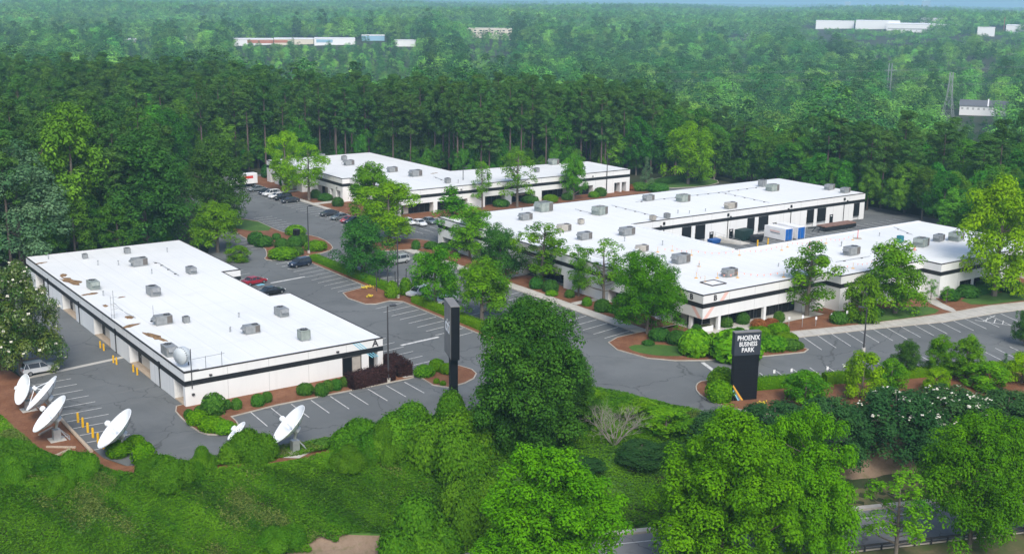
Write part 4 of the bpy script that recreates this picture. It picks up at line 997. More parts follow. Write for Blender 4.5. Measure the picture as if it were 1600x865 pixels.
# ------------------------------------------------------------------ signs
SA = math.atan2(RT[1], RT[0])
t = thing("park_sign", "tall black pylon sign with white three line lettering beside the entrance", "sign", (109.35, 100.5, 0), SA)
MB().box(-1.75, 1.75, -.35, .35, -.1, 6.25).build("pillar", M['sign_black'], t)
b = MB()
for z in np.arange(.55, 6.2, .55): b.box(-1.72, 1.72, -.365, -.345, z - .26, z + .25)
b.build("brick_course", M['sign_black'], t)
MB().box(-1.83, 1.83, -.43, .43, 6.25, 9.3).build("sign_panel", M['sign_slate'], t)
MB().box(-1.86, 1.86, -.46, .46, 9.3, 9.38).build("cap", M['sign_grey'], t)
for k, (s, z, sz) in enumerate((("PHOENIX", 8.55, .92), ("BUSINESS", 7.74, .84), ("PARK", 6.95, .86))):
    o = text("lettering", s, sz, M['sign_white'], t, (.06, -.44, z), (h, 0, 0), .01, sx=.79 if k == 0 else .72 if k == 1 else .85, weight=.012)
for i, (m, w) in enumerate((('amber', .30), ('grey_stripe', .14), ('sky_blue', .22))):
    o0 = (.0, .36, .56)[i]
    MB().add([(-1.70, -.372, 2.35 - o0 * 1.1), (-1.70, -.372, 2.35 - o0 * 1.1 - w * 1.1), (-.15 - o0 - w, -.372, .12), (-.15 - o0, -.372, .12)], [(0, 1, 2, 3)]).build("stripe", M[m], t)
sx_, sy_ = at(711, 640, -1.0)
zb, zt_ = zfor(sx_, sy_, 562), zfor(sx_, sy_, 479)
t = thing("pylon_sign", "tall dark box sign on a single post seen nearly edge on above the vines", "sign", (sx_, sy_, -1.2), SA)
MB().box(-.55, .55, -.2, 4.4, zb + 1.2, zt_ + 1.2).build("sign_box", M['sign_black'], t)
MB().box(-.58, -.549, -.12, 4.32, zb + 1.35, zt_ + 1.1).build("sign_face", M['sign_grey'], t)
MB().box(.549, .58, -.12, 4.32, zb + 1.35, zt_ + 1.1).build("sign_face", M['sign_grey'], t)
MB().box(-.5, .5, .6, 1.6, -.5, zb + 1.2).build("post", M['sign_black'], t)
MB().box(-.6, .6, -.25, 4.45, zt_ + 1.2, zt_ + 1.28).build("cap", M['sign_grey'], t)
zm = zb + 1.2 + (zt_ - zb) * .57
text("lettering", "citi", 2.6, M['sign_white'], t, (-.60, 2.1, zm), (h, 0, -h), .015, sx=.95, weight=.02)
text("lettering", "citi", 2.6, M['sign_white'], t, (.60, 2.1, zm), (h, 0, h), .015, sx=.95, weight=.02)

# ------------------------------------------------------------------ light poles and posts
def light_pole(px, py, ty, lb, arms=1, rz=0.0):
    x, y = at(px, py); H = zfor(x, y, ty)
    t = thing("light_pole", lb, "street lamp", (x, y, 0), rz, "car park light poles")
    MB().tube((0, 0, .6), (0, 0, H), .13, .085, 8).build("pole", M['steel'], t); MB().tube((0, 0, -.1), (0, 0, .65), .28, n=10).build("base", M['concrete'], t)
    for i in range(arms):
        s = 1 if i == 0 else -1
        hd = MB().obox((s * .85, 0, H - .02), (.42, 0, 0), (0, .22, 0), (0, 0, .09)); hd.tube((0, 0, H - .08), (s * .5, 0, H - .03), .05, n=5)
        l = hd.build("lamp_head", M['steel'], t); MB().obox((s * .85, 0, H - .12), (.34, 0, 0), (0, .17, 0), (0, 0, .012)).build("lens", M['head_lamp'], l)
light_pole(607, 597, 478, "dark light pole standing in the purple hedge at the letter A corner", 1, 0)
light_pole(482.5, 396, 322, "light pole at the end of the long clipped hedge near the shrub island", 1, .3)
light_pole(622, 466, 370, "twin head light pole behind the clipped bush with the black posts", 2, .1)
light_pole(1349, 549, 480, "light pole in the front car park at right", 1, 2.2)
light_pole(723.5, 318, 262, "light pole in front of the far building left of the sparse trees", 1, 0)
light_pole(947.5, 303, 241, "light pole by the right end of the far building", 1, 0)
pst = MB().tube((0, 0, -.1), (0, 0, 1.0), .075, n=6).mesh("post", M['steel'])
for i, ((px, py), ty) in enumerate((((440 + 1070 / 7.21, 400 + 400 / 7.21), 424), ((440 + 1103 / 7.21, 400 + 350 / 7.21), 420.5), ((440 + 1195 / 7.21, 400 + 330 / 7.21), 425), ((440 + 1280 / 7.21, 400 + 310 / 7.21), 424), ((440 + 1405 / 7.21, 400 + 290 / 7.21), 419.5), ((440 + 1190 / 7.21, 400 + 175 / 7.21), 415))):
    x, y = at(px, py); tag(link("bare_post", pst, None, (x, y, 0), None, (1.2, 1.2, zfor(x, y, ty))), ["tall black bare post nearest the kerb on the mulch island", "second black post, just behind the nearest on the mulch island", "middle black post behind the clipped bush", "black post left of the twin head light pole", "black post right of the twin head light pole", "lone short black post out in the car park"][i], "post", "black bare posts on the mulch island")
def sign_post(px, py, ty, lb, gr):
    x, y = at(px, py); H = zfor(x, y, ty); t = thing("bay_sign", lb, "sign post", (x, y, 0), SA, gr)
    MB().box(-.035, .035, -.03, .03, -.1, H).build("post", M['galv'], t); MB().box(-.16, .16, -.05, -.03, H - .5, H - .02).build("plate", M['far_white'], t)
for i, (p, ty) in enumerate((((92, 620), 560), ((153, 610), 553), ((214, 605), 560), ((284, 590), 545), ((352, 590), 533))):
    sign_post(*O6(*p), O6(0, ty)[1], "thin pale sign post on the front walkway mulch, %s from the left" % ("first", "second", "third", "fourth", "fifth")[i], "pale sign posts along the front walkway")
for i, (px, py, ty) in enumerate(((1209, 590, 577), (1236, 589, 575), (1292, 586, 572), (1318, 584, 568))):
    sign_post(px, py, ty, "thin pale sign post behind the hedge right of the park sign, %s from the left" % ("first", "second", "third", "fourth")[i], "pale sign posts behind the roadside hedge")

# ------------------------------------------------------------------ vehicles
def car_parts(kind):
    """side stations of body and cabin for a car facing +x; returns list of (name, MB, matkey or None for paint, parent index)"""
    L, Wd, H, hood, deck = dict(sedan=(4.8, 1.84, 1.46, .98, 1.0), suv=(4.7, 1.92, 1.74, 1.08, 1.1), hatch=(4.2, 1.78, 1.5, .95, .98))[kind]
    w = Wd / 2; a, z = L / 2, .32
    st = {'sedan': [(-a, .62, .92, .80), (-a + .12, .30, deck - .04, .92), (-a + .9, .24, deck, 1.0), (-.9, .24, .95, 1.0), (.75, .24, .95, 1.0), (1.1, .24, hood, .99), (a - .5, .26, .86, .95), (a - .12, .32, .72, .86), (a, .40, .60, .74)],
          'suv': [(-a, .55, .98, .88), (-a + .1, .36, 1.08, .96), (-a + .7, .30, 1.1, 1.0), (-.9, .30, 1.06, 1.0), (.75, .30, 1.06, 1.0), (1.1, .30, hood, .99), (a - .5, .32, 1.0, .96), (a - .1, .38, .88, .90), (a, .45, .72, .82)],
          'hatch': [(-a, .55, .95, .84), (-a + .1, .30, .98, .94), (-a + .6, .24, .98, 1.0), (-.8, .24, .94, 1.0), (.7, .24, .94, 1.0), (1.0, .24, hood, .99), (a - .45, .26, .85, .95), (a - .1, .32, .70, .86), (a, .40, .58, .74)]}[kind]
    body = MB(); vs = []; n = 10
    for x, zb_, zt2, k in st:
        W2 = w * k
        vs += [(x, -W2 * .82, zb_), (x, -W2 * .98, zb_ + .12), (x, -W2, (zb_ + zt2) / 2), (x, -W2 * .97, zt2 - .12), (x, -W2 * .84, zt2), (x, W2 * .84, zt2), (x, W2 * .97, zt2 - .12), (x, W2, (zb_ + zt2) / 2), (x, W2 * .98, zb_ + .12), (x, W2 * .82, zb_)]
    fs = []
    for s in range(len(st) - 1):
        for i in range(n): j = (i + 1) % n; fs.append((s * n + i, s * n + j, (s + 1) * n + j, (s + 1) * n + i))
    fs = [tuple(reversed(f)) for f in fs]
    fs += [tuple(range(n)), tuple(range((len(st) - 1) * n + n - 1, (len(st) - 1) * n - 1, -1))]
    body.add(vs, fs)
    gx0, gx1, rx0, rx1 = dict(sedan=(-a + .75, 1.25, -1.0, .35), suv=(-a + .12, 1.2, -a + .45, .35), hatch=(-a + .15, 1.15, -a + .75, .25))[kind]
    bz = .94 if kind != 'suv' else 1.05
    gl = MB(); wt = w * .70; wb = w * .90
    gl.add([(gx0, -wb, bz), (gx1, -wb, bz), (gx1, wb, bz), (gx0, wb, bz), (rx0, -wt, H - .04), (rx1, -wt, H - .04), (rx1, wt, H - .04), (rx0, wt, H - .04)], [(0, 1, 5, 4), (1, 2, 6, 5), (2, 3, 7, 6), (3, 0, 4, 7), (4, 5, 6, 7)])
    rf = MB(); e = .05
    rf.add([(rx0 - e, -wt - e, H - .06), (rx1 + e, -wt - e, H - .06), (rx1 + e, wt + e, H - .06), (rx0 - e, wt + e, H - .06), (rx0 + .1, -wt + .08, H), (rx1 - .1, -wt + .08, H), (rx1 - .1, wt - .08, H), (rx0 + .1, wt - .08, H)], [(0, 1, 5, 4), (1, 2, 6, 5), (2, 3, 7, 6), (3, 0, 4, 7), (4, 5, 6, 7), (3, 2, 1, 0)])
    pl = MB()
    for s in (-1, 1):
        lo = lambda x: Vector((x, s * (wb + .012), bz - .03)); hi = lambda x: Vector((x, s * (wt + .012), H - .05))
        for xb, xt in ((gx1, rx1), (gx0, rx0), (-.05, -.1), (gx0 + (gx1 - gx0) * .22, rx0 + .25)):
            pl.tube(lo(xb), hi(xt), .05, .045, 4)
    parts = [("body", body, None, -1), ("glass", gl, 'car_glass', -1), ("roof", rf, None, -1), ("pillar", pl, None, -1)]
    for x in (-a + .92, a - .9):
        for s in (-1, 1):
            m4 = Matrix.Translation((x, s * (w - .10), .33)) @ Matrix.Rotation(h, 4, 'X')
            parts.append(("wheel", MB().lathe([(.20, -.11), (.31, -.11), (.335, -.07), (.335, .07), (.31, .11), (.20, .11)], 16, m4), 'tyre', -1))
            parts.append(("rim", MB().lathe([(0, -.09), (.205, -.095), (.205, .095), (0, .09)], 12, m4), 'rim', len(parts) - 1))
    for s in (-1, 1):
        zf = .66 if kind != 'suv' else .84
        parts.append(("headlight", MB().obox((a - .10, s * w * .62, zf), (.07, 0, 0), (0, .19, 0), (0, 0, .07)), 'head_lamp', -1))
        parts.append(("taillight", MB().obox((-a + .07, s * w * .70, zf + .16), (.05, 0, 0), (0, .15, 0), (0, 0, .09)), 'tail_lamp', -1))
    for s in (-1, 1): parts.append(("mirror", MB().obox((.95, s * (w + .06), bz + .06), (.06, 0, 0), (0, .10, 0), (0, 0, .07)), None, -1))
    return parts
CARS = {}
def car(kind, col, x, y, rz, lb, gr="cars parked around the office buildings"):
    if kind not in CARS: CARS[kind] = [(n, b.mesh(n, M[k] if k else PAINT['white'], n in ("wheel",)), k, pi) for n, b, k, pi in car_parts(kind)]
    t = thing("parked_car", lb, "car", (x, y, 0.0), rz, gr); objs = []
    for n, me, k, pi in CARS[kind]:
        key = (kind, n, me.name, col)
        if k is None:
            if key not in CARS: c = me.copy(); c.materials[0] = PAINT[col]; CARS[key] = c
            me = CARS[key]
        objs.append(link(n, me, t if pi < 0 else objs[pi]))
    return t
W_ = math.pi
x, y = at(469, 416); car('suv', 'navy', 94.4, y, W_ + .2, "dark navy suv alone on the near side of the long clipped hedge")
x, y = at(402, 443); car('sedan', 'red', 81.4, y, .18, "dark red saloon beside the letter A building roof notch")
x, y = at(426, 458); car('sedan', 'black', 81.0, y - 0.5, .18, "black car mostly hidden behind the letter A building roof edge")
x, y = at(622, 411); car('suv', 'silver', x, y, W_ + .1, "silver suv with open road around it right of the clipped hedge")
x, y = at(654, 462); car('suv', 'white', x, y, W_ + .2, "white car under the tree behind the clipped hedge")
x, y = at(697, 474); car('sedan', 'white', x, y, W_ + .2, "white saloon just behind the top of the edge-on pylon sign")
x, y = at(62, 582); car('suv', 'white', x, y, .02, "white truck-like vehicle half under the flowering magnolia")
for i, (px, py, k, c, lb) in enumerate(((427, 296, 'sedan', 'slate', "slate car just in front of the white box truck"), (431, 302, 'hatch', 'navy', "navy hatchback, second car from the box truck"), (441, 304.5, 'suv', 'white', "white suv, left of a pair of white cars in the far row"), (448.5, 308, 'sedan', 'white', "white saloon, right of a pair of white cars in the far row"), (456, 311, 'suv', 'black', "black suv right of the two white cars in the far row"), (466.6, 315, 'sedan', 'graphite', "graphite saloon at the near end of the far group of six cars"),
        (514, 337, 'sedan', 'graphite', "dark saloon leading the second group in the far row"), (529, 343, 'sedan', 'slate', "grey saloon left of the coral coupe"), (543.5, 347.5, 'hatch', 'coral', "coral red car between a grey saloon and a black suv"), (552.5, 350, 'suv', 'black', "black suv tucked behind the bright green tree"))):
    x, y = at(px, py); car(k, c, 123.4, y, W_ + .08, lb)
x, y = at(638, 350); car('sedan', 'white', x, y, -h, "white car half hidden by the bright green tree near the far building")
x, y = at(655, 352); car('sedan', 'white', x, y, -h, "white saloon facing the near car park beside a dark saloon, by the far building")
x, y = at(671, 349); car('sedan', 'slate', x, y, -h, "dark blue-grey saloon at the end of the row near the far building")
# box truck
x, y = at(424, 289); t = thing("box_truck", "white box rental truck with red arrow band parked at the far end of the row", "truck", (123.0, y + 1.0, 0), W_ + .08)
MB().bevbox(-3.9, 1.6, -1.15, 1.15, .9, 3.6, .05).build("cargo_box", M['container'], t)
b = MB().bevbox(1.75, 3.9, -1.0, 1.0, .55, 1.5, .12); b.bevbox(1.75, 3.0, -.98, .98, 1.4, 2.35, .15); b.build("cab", M['container'], t)
MB().add([(2.6, -.85, 2.25), (2.6, .85, 2.25), (3.05, .88, 1.5), (3.05, -.88, 1.5)], [(0, 3, 2, 1)]).build("windscreen", M['car_glass'], t)
for s in (-1, 1):
    MB().box(-2.6, .4, s * 1.165 - .008, s * 1.165 + .008, 2.3, 3.0).add([(.4, s * 1.174, 3.15), (.4, s * 1.174, 2.15), (1.0, s * 1.174, 2.65)], [(0, 1, 2), (2, 1, 0)]).build("arrow_band", M['red'], t)
    for xx in (-2.4, 2.6): MB().lathe([(0, -.14), (.42, -.14), (.45, 0), (.42, .14), (0, .14)], 14, Matrix.Translation((xx, s * .95, .45)) @ Matrix.Rotation(h, 4, 'X')).build("wheel", M['tyre'], t)
MB().box(-3.8, 3.6, -.45, .45, .5, .88).build("chassis", M['steel'], t)

# ------------------------------------------------------------------ loading court
def container(px, py, lb, mark):
    x, y = at(px, py); t = thing("storage_container", lb, "container", (x, y, 0.0), 0, "white storage containers in the loading court")
    MB().box(-1.2, 1.2, .06, 6.0, .18, 2.75).build("box", M['container'], t)
    ridge = MB()
    for yy in np.arange(.3, 5.95, .3):
        ridge.box(-1.235, -1.2, yy, yy + .14, .3, 2.62); ridge.box(1.2, 1.235, yy, yy + .14, .3, 2.62)
    ridge.build("corrugation", M['container'], t)
    fr = MB()
    for xx in (-1.24, 1.12): fr.box(xx, xx + .12, .02, .14, .1, 2.8); fr.box(xx, xx + .12, 5.9, 6.02, .1, 2.8)
    fr.build("corner_post", M['container'], t)
    for xx in (-1.1, .02): d = MB().box(xx, xx + 1.08, .0, .055, .25, 2.68).build("door", M['container_blue'], t); MB().tube((xx + .8, -.03, .3), (xx + .8, -.03, 2.6), .025, n=5).build("lock_rod", M['galv'], d)
    MB().box(-1.2, 1.2, .1, 5.9, 2.75, 2.79).build("roof_panel", M['container'], t)
    MB().box(-1.1, 1.1, .3, 5.7, 0, .18).build("skid", M['steel'], t)
    if mark:
        MB().box(-1.25, -1.237, 1.6, 4.4, 1.75, 2.02).build("red_marking", M['salmon'], t); MB().box(-1.25, -1.237, 1.5, 4.2, 1.40, 1.62).build("grey_marking", M['grey_stripe'], t)
container(1232.2, 376.8, "white storage container with blue doors and faded side marking, nearer one", True)
container(1251.5, 374.0, "white storage container with blue doors, right of its marked twin", False)
def dumpster(px, py, w, d, hh, m, lb, lid=True, rz=0.0):
    x, y = at(px, py); t = thing("dumpster", lb, "dumpster", (x, y, 0), rz)
    MB().add([(-w / 2, 0, .15), (w / 2, 0, .15), (w / 2, d, .15), (-w / 2, d, .15), (-w / 2 - .1, -.15, hh), (w / 2 + .1, -.15, hh), (w / 2 + .1, d, hh + .1), (-w / 2 - .1, d, hh + .1)], [(0, 3, 2, 1), (4, 5, 6, 7), (0, 1, 5, 4), (1, 2, 6, 5), (2, 3, 7, 6), (3, 0, 4, 7)]).build("bin", M[m], t)
    b = MB()
    for i in range(4): xx = -w / 2 + (i + .5) * w / 4; b.box(xx - .05, xx + .05, -.14, .0, .3, hh - .1)
    b.build("rib", M[m], t)
    if lid: MB().obox((0, d / 2, hh + .1), (w / 2 + .12, 0, 0), (0, d / 2 + .1, .05), (0, 0, .04)).build("lid", M['fan'], t)
    for s in (-1, 1): MB().tube((s * w / 2 * .8, .2, .1), (s * w / 2 * .8 + .1, .2, .1), .1, n=8).build("wheel", M['tyre'], t)
O8 = lambda x, y: (1100 + x / 8, 320 + y / 8)
dumpster(*O8(545, 448), 3.4, 2.2, 2.3, 'dumpster', "large dark green compactor box beside the concrete ramp", False, .1)
dumpster(*O8(690, 470), 2.3, 1.5, 1.35, 'black_metal', "low black dumpster between the green compactor and the white containers", True, .1)
dumpster(*O8(150, 492), 2.6, 1.3, 1.0, 'blue_bin', "low blue dumpster against the court wall", False, .05)
x, y = at(1100 - 36 / 8, 320 + 415 / 8); t = thing("trash_compactor", "upright red and blue machine with white top by a dock door", "compactor", (x + 1, y, 0), 0)
MB().box(-1, 1, 0, 1.6, .1, 2.0).build("body", M['blue_bin'], t); MB().box(-1.02, .0, -.05, 1.0, .1, 1.1).build("chute", M['red'], t); MB().bevbox(-.9, .6, .1, 1.4, 2.0, 2.7, .2).build("hood", M['far_white'], t)
x, y = at(*O8(450, 480)); t = thing("loading_ramp", "pale concrete ramp with handrail rising to a door in the loading court", "ramp", (x, y, 0), 0)
MB().add([(-1.2, -1.5, .02), (1.6, -1.5, .02), (1.6, .6, .02), (-2.4, 5.2, .02), (-3.6, 4.2, .02), (-1.2, -1.5, .1), (1.6, -1.5, .1), (-2.4, 5.2, 1.1), (-3.6, 4.2, 1.1), (1.6, .6, .15)], [(5, 6, 9, 7, 8), (5, 8, 4, 0), (6, 5, 0, 1), (9, 6, 1, 2), (7, 9, 2, 3), (8, 7, 3, 4)]).build("slope", M['concrete'], t)
b = MB()
for k in (0, .33, .66, 1): p = Vector((-1.2, -1.3, .1)).lerp(Vector((-3.5, 4.1, 1.1)), k); b.tube(p, p + Vector((0, 0, 1.0)), .03, n=4)
b.tube((-1.2, -1.3, 1.1), (-3.5, 4.1, 2.1), .03, n=4); b.tube((-1.2, -1.3, .6), (-3.5, 4.1, 1.6), .03, n=4); b.build("handrail", M['galv'], t)
x, y = at(1160 + 1110 / 7.209, 270 + 640 / 7.209); t = thing("flatbed_trailer", "long black flatbed trailer with rusty deck along the court wall", "trailer", (x, y + 1.2, 0), .0)
MB().box(-5.6, 5.2, -1.25, 1.25, 1.05, 1.30).build("deck", M['rust'], t); MB().box(-5.5, 5.1, -.5, .5, .7, 1.05).build("chassis", M['fan'], t)
MB().add([(-5.5, -1.27, .25), (5.2, -1.27, .25), (5.2, -1.27, 1.04), (-5.5, -1.27, 1.04), (-5.5, -1.2, .25), (5.2, -1.2, .25), (5.2, -1.2, 1.04), (-5.5, -1.2, 1.04)], [(0, 1, 2, 3), (7, 6, 5, 4), (3, 2, 6, 7), (0, 4, 5, 1)]).build("side_skirt", M['black_metal'], t)
for xx in (2.4, 3.6):
    for s in (-1, 1): MB().lathe([(0, -.15), (.45, -.15), (.5, 0), (.45, .15), (0, .15)], 14, Matrix.Translation((xx, s * .95, .5)) @ Matrix.Rotation(h, 4, 'X')).build("wheel", M['tyre'], t)
b = MB(); b.tube((-5.6, 0, 1.1), (-9.4, .4, 1.05), .14, n=6); b.tube((-7.2, -.6, .1), (-6.0, -.5, 1.0), .09, n=5); b.tube((-7.8, .6, .1), (-6.6, .5, 1.0), .09, n=5); b.build("goose_neck", M['black_metal'], t)
# guard rail by the street
t = thing("guard_rail", "dark metal guard rail along the near side of the street", "guard rail", (*road_pt(40, -9.2), -6.0), 0)
b = MB(); ps = MB()
for s in np.arange(14, 90, 2.0):
    p = road_pt(s, -9.3); ps.box(p[0] - .06, p[0] + .06, p[1] - .08, p[1] + .08, -6.1, -5.25)
a, c = Vector((*road_pt(14, -9.2), 0)), Vector((*road_pt(90, -9.2), 0)); dd = (c - a).normalized(); nn = Vector((*RN, 0))
for z, hh_ in ((-5.35, .12), (-5.72, .05)): b.obox((a + c) / 2 + Vector((0, 0, z)), dd * (c - a).length / 2, nn * .04, (0, 0, hh_))
b.build("rail", M['steel'], t, world=True); ps.build("rail_post", M['steel'], t, world=True)
# power box and small things
t = thing("mail_box", "dark upright bin among the island shrubs left of the light pole", "bin", (*at(463.5, 371), 0.1), .3); MB().box(-.55, .55, -.5, .5, 0, 1.6).build("body", M['sign_black'], t); MB().box(-.6, .6, -.55, .55, 1.6, 1.72).build("lid", M['fan'], t)
# ------------------------------------------------------------------ foliage
def leaf_mesh(name, P, N, size, tint, m, aspect=0.62, core=None):
    """one mesh of separate pointed leaf faces at P with normals N; core: optional (verts, faces) closed body underneath"""
    P = np.asarray(P, float); N = np.asarray(N, float); n = len(P)
    N = N / np.maximum(np.linalg.norm(N, axis=1, keepdims=True), 1e-6)
    R = rng.normal(size=(n, 3)); T = R - N * (R * N).sum(1, keepdims=True); T /= np.maximum(np.linalg.norm(T, axis=1, keepdims=True), 1e-6)
    B = np.cross(N, T)
    L = (size * rng.uniform(.65, 1.35, n))[:, None] * .5; Wd = L * aspect
    V = np.stack([P - T * L, P + B * Wd + N * L * .25, P + T * L, P - B * Wd + N * L * .25], 1).reshape(-1, 3)
    F = np.arange(4 * n).reshape(n, 4); t = np.clip(tint, 0, 1)
    if core is not None:
        cv, cf = np.asarray(core[0], float), np.asarray(core[1])
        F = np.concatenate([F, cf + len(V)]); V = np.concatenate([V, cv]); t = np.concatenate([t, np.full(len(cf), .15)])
    me = grid_mesh(name, V, F, m, False)
    a = me.attributes.new("tint", 'FLOAT', 'FACE'); a.data.foreach_set("value", t.astype(np.float32))
    return me
def sph(n, up=0.0):
    d = rng.normal(size=(n, 3)); d[:, 2] += up; return d / np.linalg.norm(d, axis=1, keepdims=True)
def blobs_to_leaves(C, Rb, per, flat=0.8, up=.5, fill=.45, tintv=.18, base=.45, upd=.55):
    """leaf positions, normals and tints for clumps C (n,3) of radius Rb (n)"""
    n = len(C); cnt = np.maximum(4, (per * (Rb / Rb.mean()) ** 2)).astype(int); idx = np.repeat(np.arange(n), cnt)
    d = sph(len(idx), upd); r = Rb[idx] * (fill + (1 - fill) * rng.random(len(idx)) ** .5) * rng.uniform(.85, 1.15, len(idx))
    P = C[idx] + d * r[:, None] * np.array([1, 1, flat]); N = d + np.array([0, 0, up]) + rng.normal(size=d.shape) * .24
    bt = rng.normal(0, tintv, n); t = base + bt[idx] + rng.normal(0, .08, len(idx))
    return P, N, t
def limbs(mb, C, H0, H1, r, n, rr, bend=.3):
    """trunk to H1 and n limbs towards clump centres"""
    lean = Vector((rr.uniform(-.03, .03) * H1, rr.uniform(-.03, .03) * H1, 0))
    mb.path([(0, 0, -.3), (lean.x * .2, lean.y * .2, H1 * .3), (lean.x * .6, lean.y * .6, H1 * .65), (lean.x, lean.y, H1)], [r * 1.35, r, r * .7, r * .15], 7)
    for i in rr.sample(range(len(C)), min(n, len(C))):
        c = Vector(C[i]); z0 = max(H0, min(H1 * .85, c.z - rr.uniform(.25, .6) * math.hypot(c.x, c.y)))
        s = Vector((lean.x * z0 / H1, lean.y * z0 / H1, z0)); m_ = s.lerp(c, .55) + Vector((0, 0, -bend * (c - s).length * .15))
        k = r * (1 - z0 / H1 * .7)
        mb.path([s, m_, c], [k * .5, k * .3, k * .07], 5)
flat_top = lambda t: np.clip(1 - np.abs((t - .40) / .64) ** 2.7, .03, 1) ** .5
def env_round(t): return np.sqrt(np.clip(1 - ((t - .42) / .58) ** 2, 0.02, 1)) if True else t
def crown_clumps(nb, H, R, zb, env, shell=(.55, 1.0), lump=.12):
    t = rng.random(nb) ** .9; a = rng.random(nb) * 2 * np.pi
    lobes = 1 + lump * np.sin(3 * a + rng.random() * 6) + lump * np.sin(5 * a + t * 7 + rng.random() * 6)
    rad_ = R * env(t) * (shell[0] + (shell[1] - shell[0]) * rng.random(nb) ** .6) * lobes
    return np.stack([rad_ * np.cos(a), rad_ * np.sin(a), zb + t * (H - zb)], 1)
def lobe_clumps(nb, H, R, zb, env, K, lr):
    """clumps gathered on the upper surfaces of K big lobes, so that the crown breaks up into limbs with gaps between"""
    t = (np.arange(K) + rng.uniform(.2, .8, K)) / K; a = np.arange(K) * 2.4 + rng.normal(0, .35, K)
    rad_ = R * env(t) * rng.uniform(.5, .78, K); Lc = np.stack([rad_ * np.cos(a), rad_ * np.sin(a), zb + t * (H - zb) * .93], 1); Lr = R * lr * rng.uniform(.7, 1.25, K)
    Lc[-1, :2] *= .3
    w = Lr ** 2; i = rng.choice(K, nb, p=w / w.sum()); d = sph(nb, .45)
    return Lc[i] + d * Lr[i][:, None] * rng.uniform(.72, 1.05, nb)[:, None] * np.array([1, 1, .85])
PROTO = {}
def proto(name, H, R, crown_me, trunk_me): PROTO[name] = (H, R, crown_me, trunk_me)
def make_tree(name, seed, H, R, zb, nb, rb, per, size, lm, bark='bark', env=None, shell=(.5, 1.0), nl=22, r=.22, lump=.12, flat=.8, top=.9, lobes=None, **k):
    global rng
    rng = np.random.default_rng(seed); rr = random.Random(seed)
    env = env or (lambda t: np.sqrt(np.clip(1 - ((t - .38) / .64) ** 2, .03, 1)))
    C = lobe_clumps(nb, H - rb, R - rb * .6, zb, env, *lobes) if lobes else crown_clumps(nb, H - rb, R - rb * .6, zb, env, shell, lump)
    Rb = rb * rng.uniform(.65, 1.3, nb)
    P, N, t = blobs_to_leaves(C, Rb, per, flat, **k)
    mb = MB(); limbs(mb, C, zb * .6, H * top, r, nl, rr)
    proto(name, H, R, leaf_mesh("crown", P, N, size, t, L_[lm]), mb.mesh("trunk", M[bark]))
oval = lambda t: np.sqrt(np.clip(1 - ((t - .34) / .68) ** 2, .03, 1))
cone = lambda t: np.clip(1.02 - t, .05, 1) ** .7
vase = lambda t: np.clip(.45 + .75 * t - .55 * np.clip(t - .7, 0, 1) * 3, .15, 1)
make_tree('maple_a', 11, 13.5, 7.2, 1.0, 400, 1.05, 170, .29, 'maple', env=flat_top, shell=(.66, 1), lump=.07, tintv=.13, up=.9, lobes=(34, 0.42))
make_tree('maple_b', 12, 13.0, 6.0, 1.0, 340, 1.0, 165, .29, 'maple', env=flat_top, shell=(.66, 1), lump=.09, tintv=.13, up=.9, lobes=(32, 0.44))
make_tree('maple_round', 13, 13.0, 6.2, 2.6, 280, 1.05, 165, .28, 'round', env=oval, shell=(.64, 1), lump=.05, tintv=.13, base=.55, up=.9, lobes=(34, 0.40))
make_tree('lot_round', 21, 8.5, 4.0, 1.7, 120, .82, 110, .27, 'lot', shell=(.5, 1), tintv=.17, up=.8, lobes=(15, 0.42))
make_tree('lot_oval', 22, 9.5, 3.4, 1.4, 120, .78, 105, .27, 'lot', env=oval, shell=(.45, 1), lump=.18, tintv=.17, up=.8, lobes=(15, 0.46))
make_tree('lot_open', 23, 10, 3.6, 2.0, 70, .74, 85, .26, 'lot', env=vase, shell=(.35, 1), lump=.25, nl=40, r=.2, tintv=.2, up=.8, lobes=(14, 0.40))
make_tree('lot_sparse', 24, 10.5, 3.0, 2.2, 50, .66, 70, .25, 'lot', env=oval, shell=(.25, 1), lump=.3, nl=34, r=.16, tintv=.2, up=.8)
make_tree('lot_slim', 25, 9.5, 1.8, 1.6, 54, .62, 80, .25, 'lot', env=oval, shell=(.2, 1), lump=.25, nl=28, r=.14, tintv=.18, up=.8)
make_tree('bright_wide', 26, 11.5, 5.0, 2.0, 130, 1.0, 120, .30, 'bright', env=vase, shell=(.42, 1), lump=.16, nl=36, r=.26, tintv=.17, up=.8, lobes=(17, 0.40))
make_tree('bright_open', 37, 11, 3.9, 3.4, 62, .8, 85, .28, 'bright', env=vase, shell=(.35, 1), lump=.2, nl=34, r=.2, tintv=.17, up=.8, lobes=(12, .42))
make_tree('bright_round', 27, 12, 5.2, 2.2, 150, 1.05, 120, .31, 'bright', env=oval, shell=(.5, 1), lump=.12, r=.26, tintv=.16, up=.8, lobes=(20, 0.40))
make_tree('deep_round', 28, 9, 4.5, 1.4, 150, .9, 115, .27, 'deep', shell=(.55, 1), tintv=.17, up=.8, lobes=(17, 0.42))
make_tree('small_bush', 29, 4.2, 2.2, .2, 70, .55, 85, .21, 'lot', shell=(.45, 1), nl=12, r=.09, tintv=.17, up=.8)
make_tree('bright_bush', 30, 4.5, 2.0, .2, 66, .55, 85, .21, 'bright', env=oval, shell=(.45, 1), nl=12, r=.09, tintv=.17, up=.8)
make_tree('vine_tree', 31, 16, 7.6, .4, 480, 1.25, 150, .32, 'vine_tree', env=flat_top, shell=(.66, 1), lump=.2, r=.35, base=.45, tintv=.2, up=.8, lobes=(34, .40))
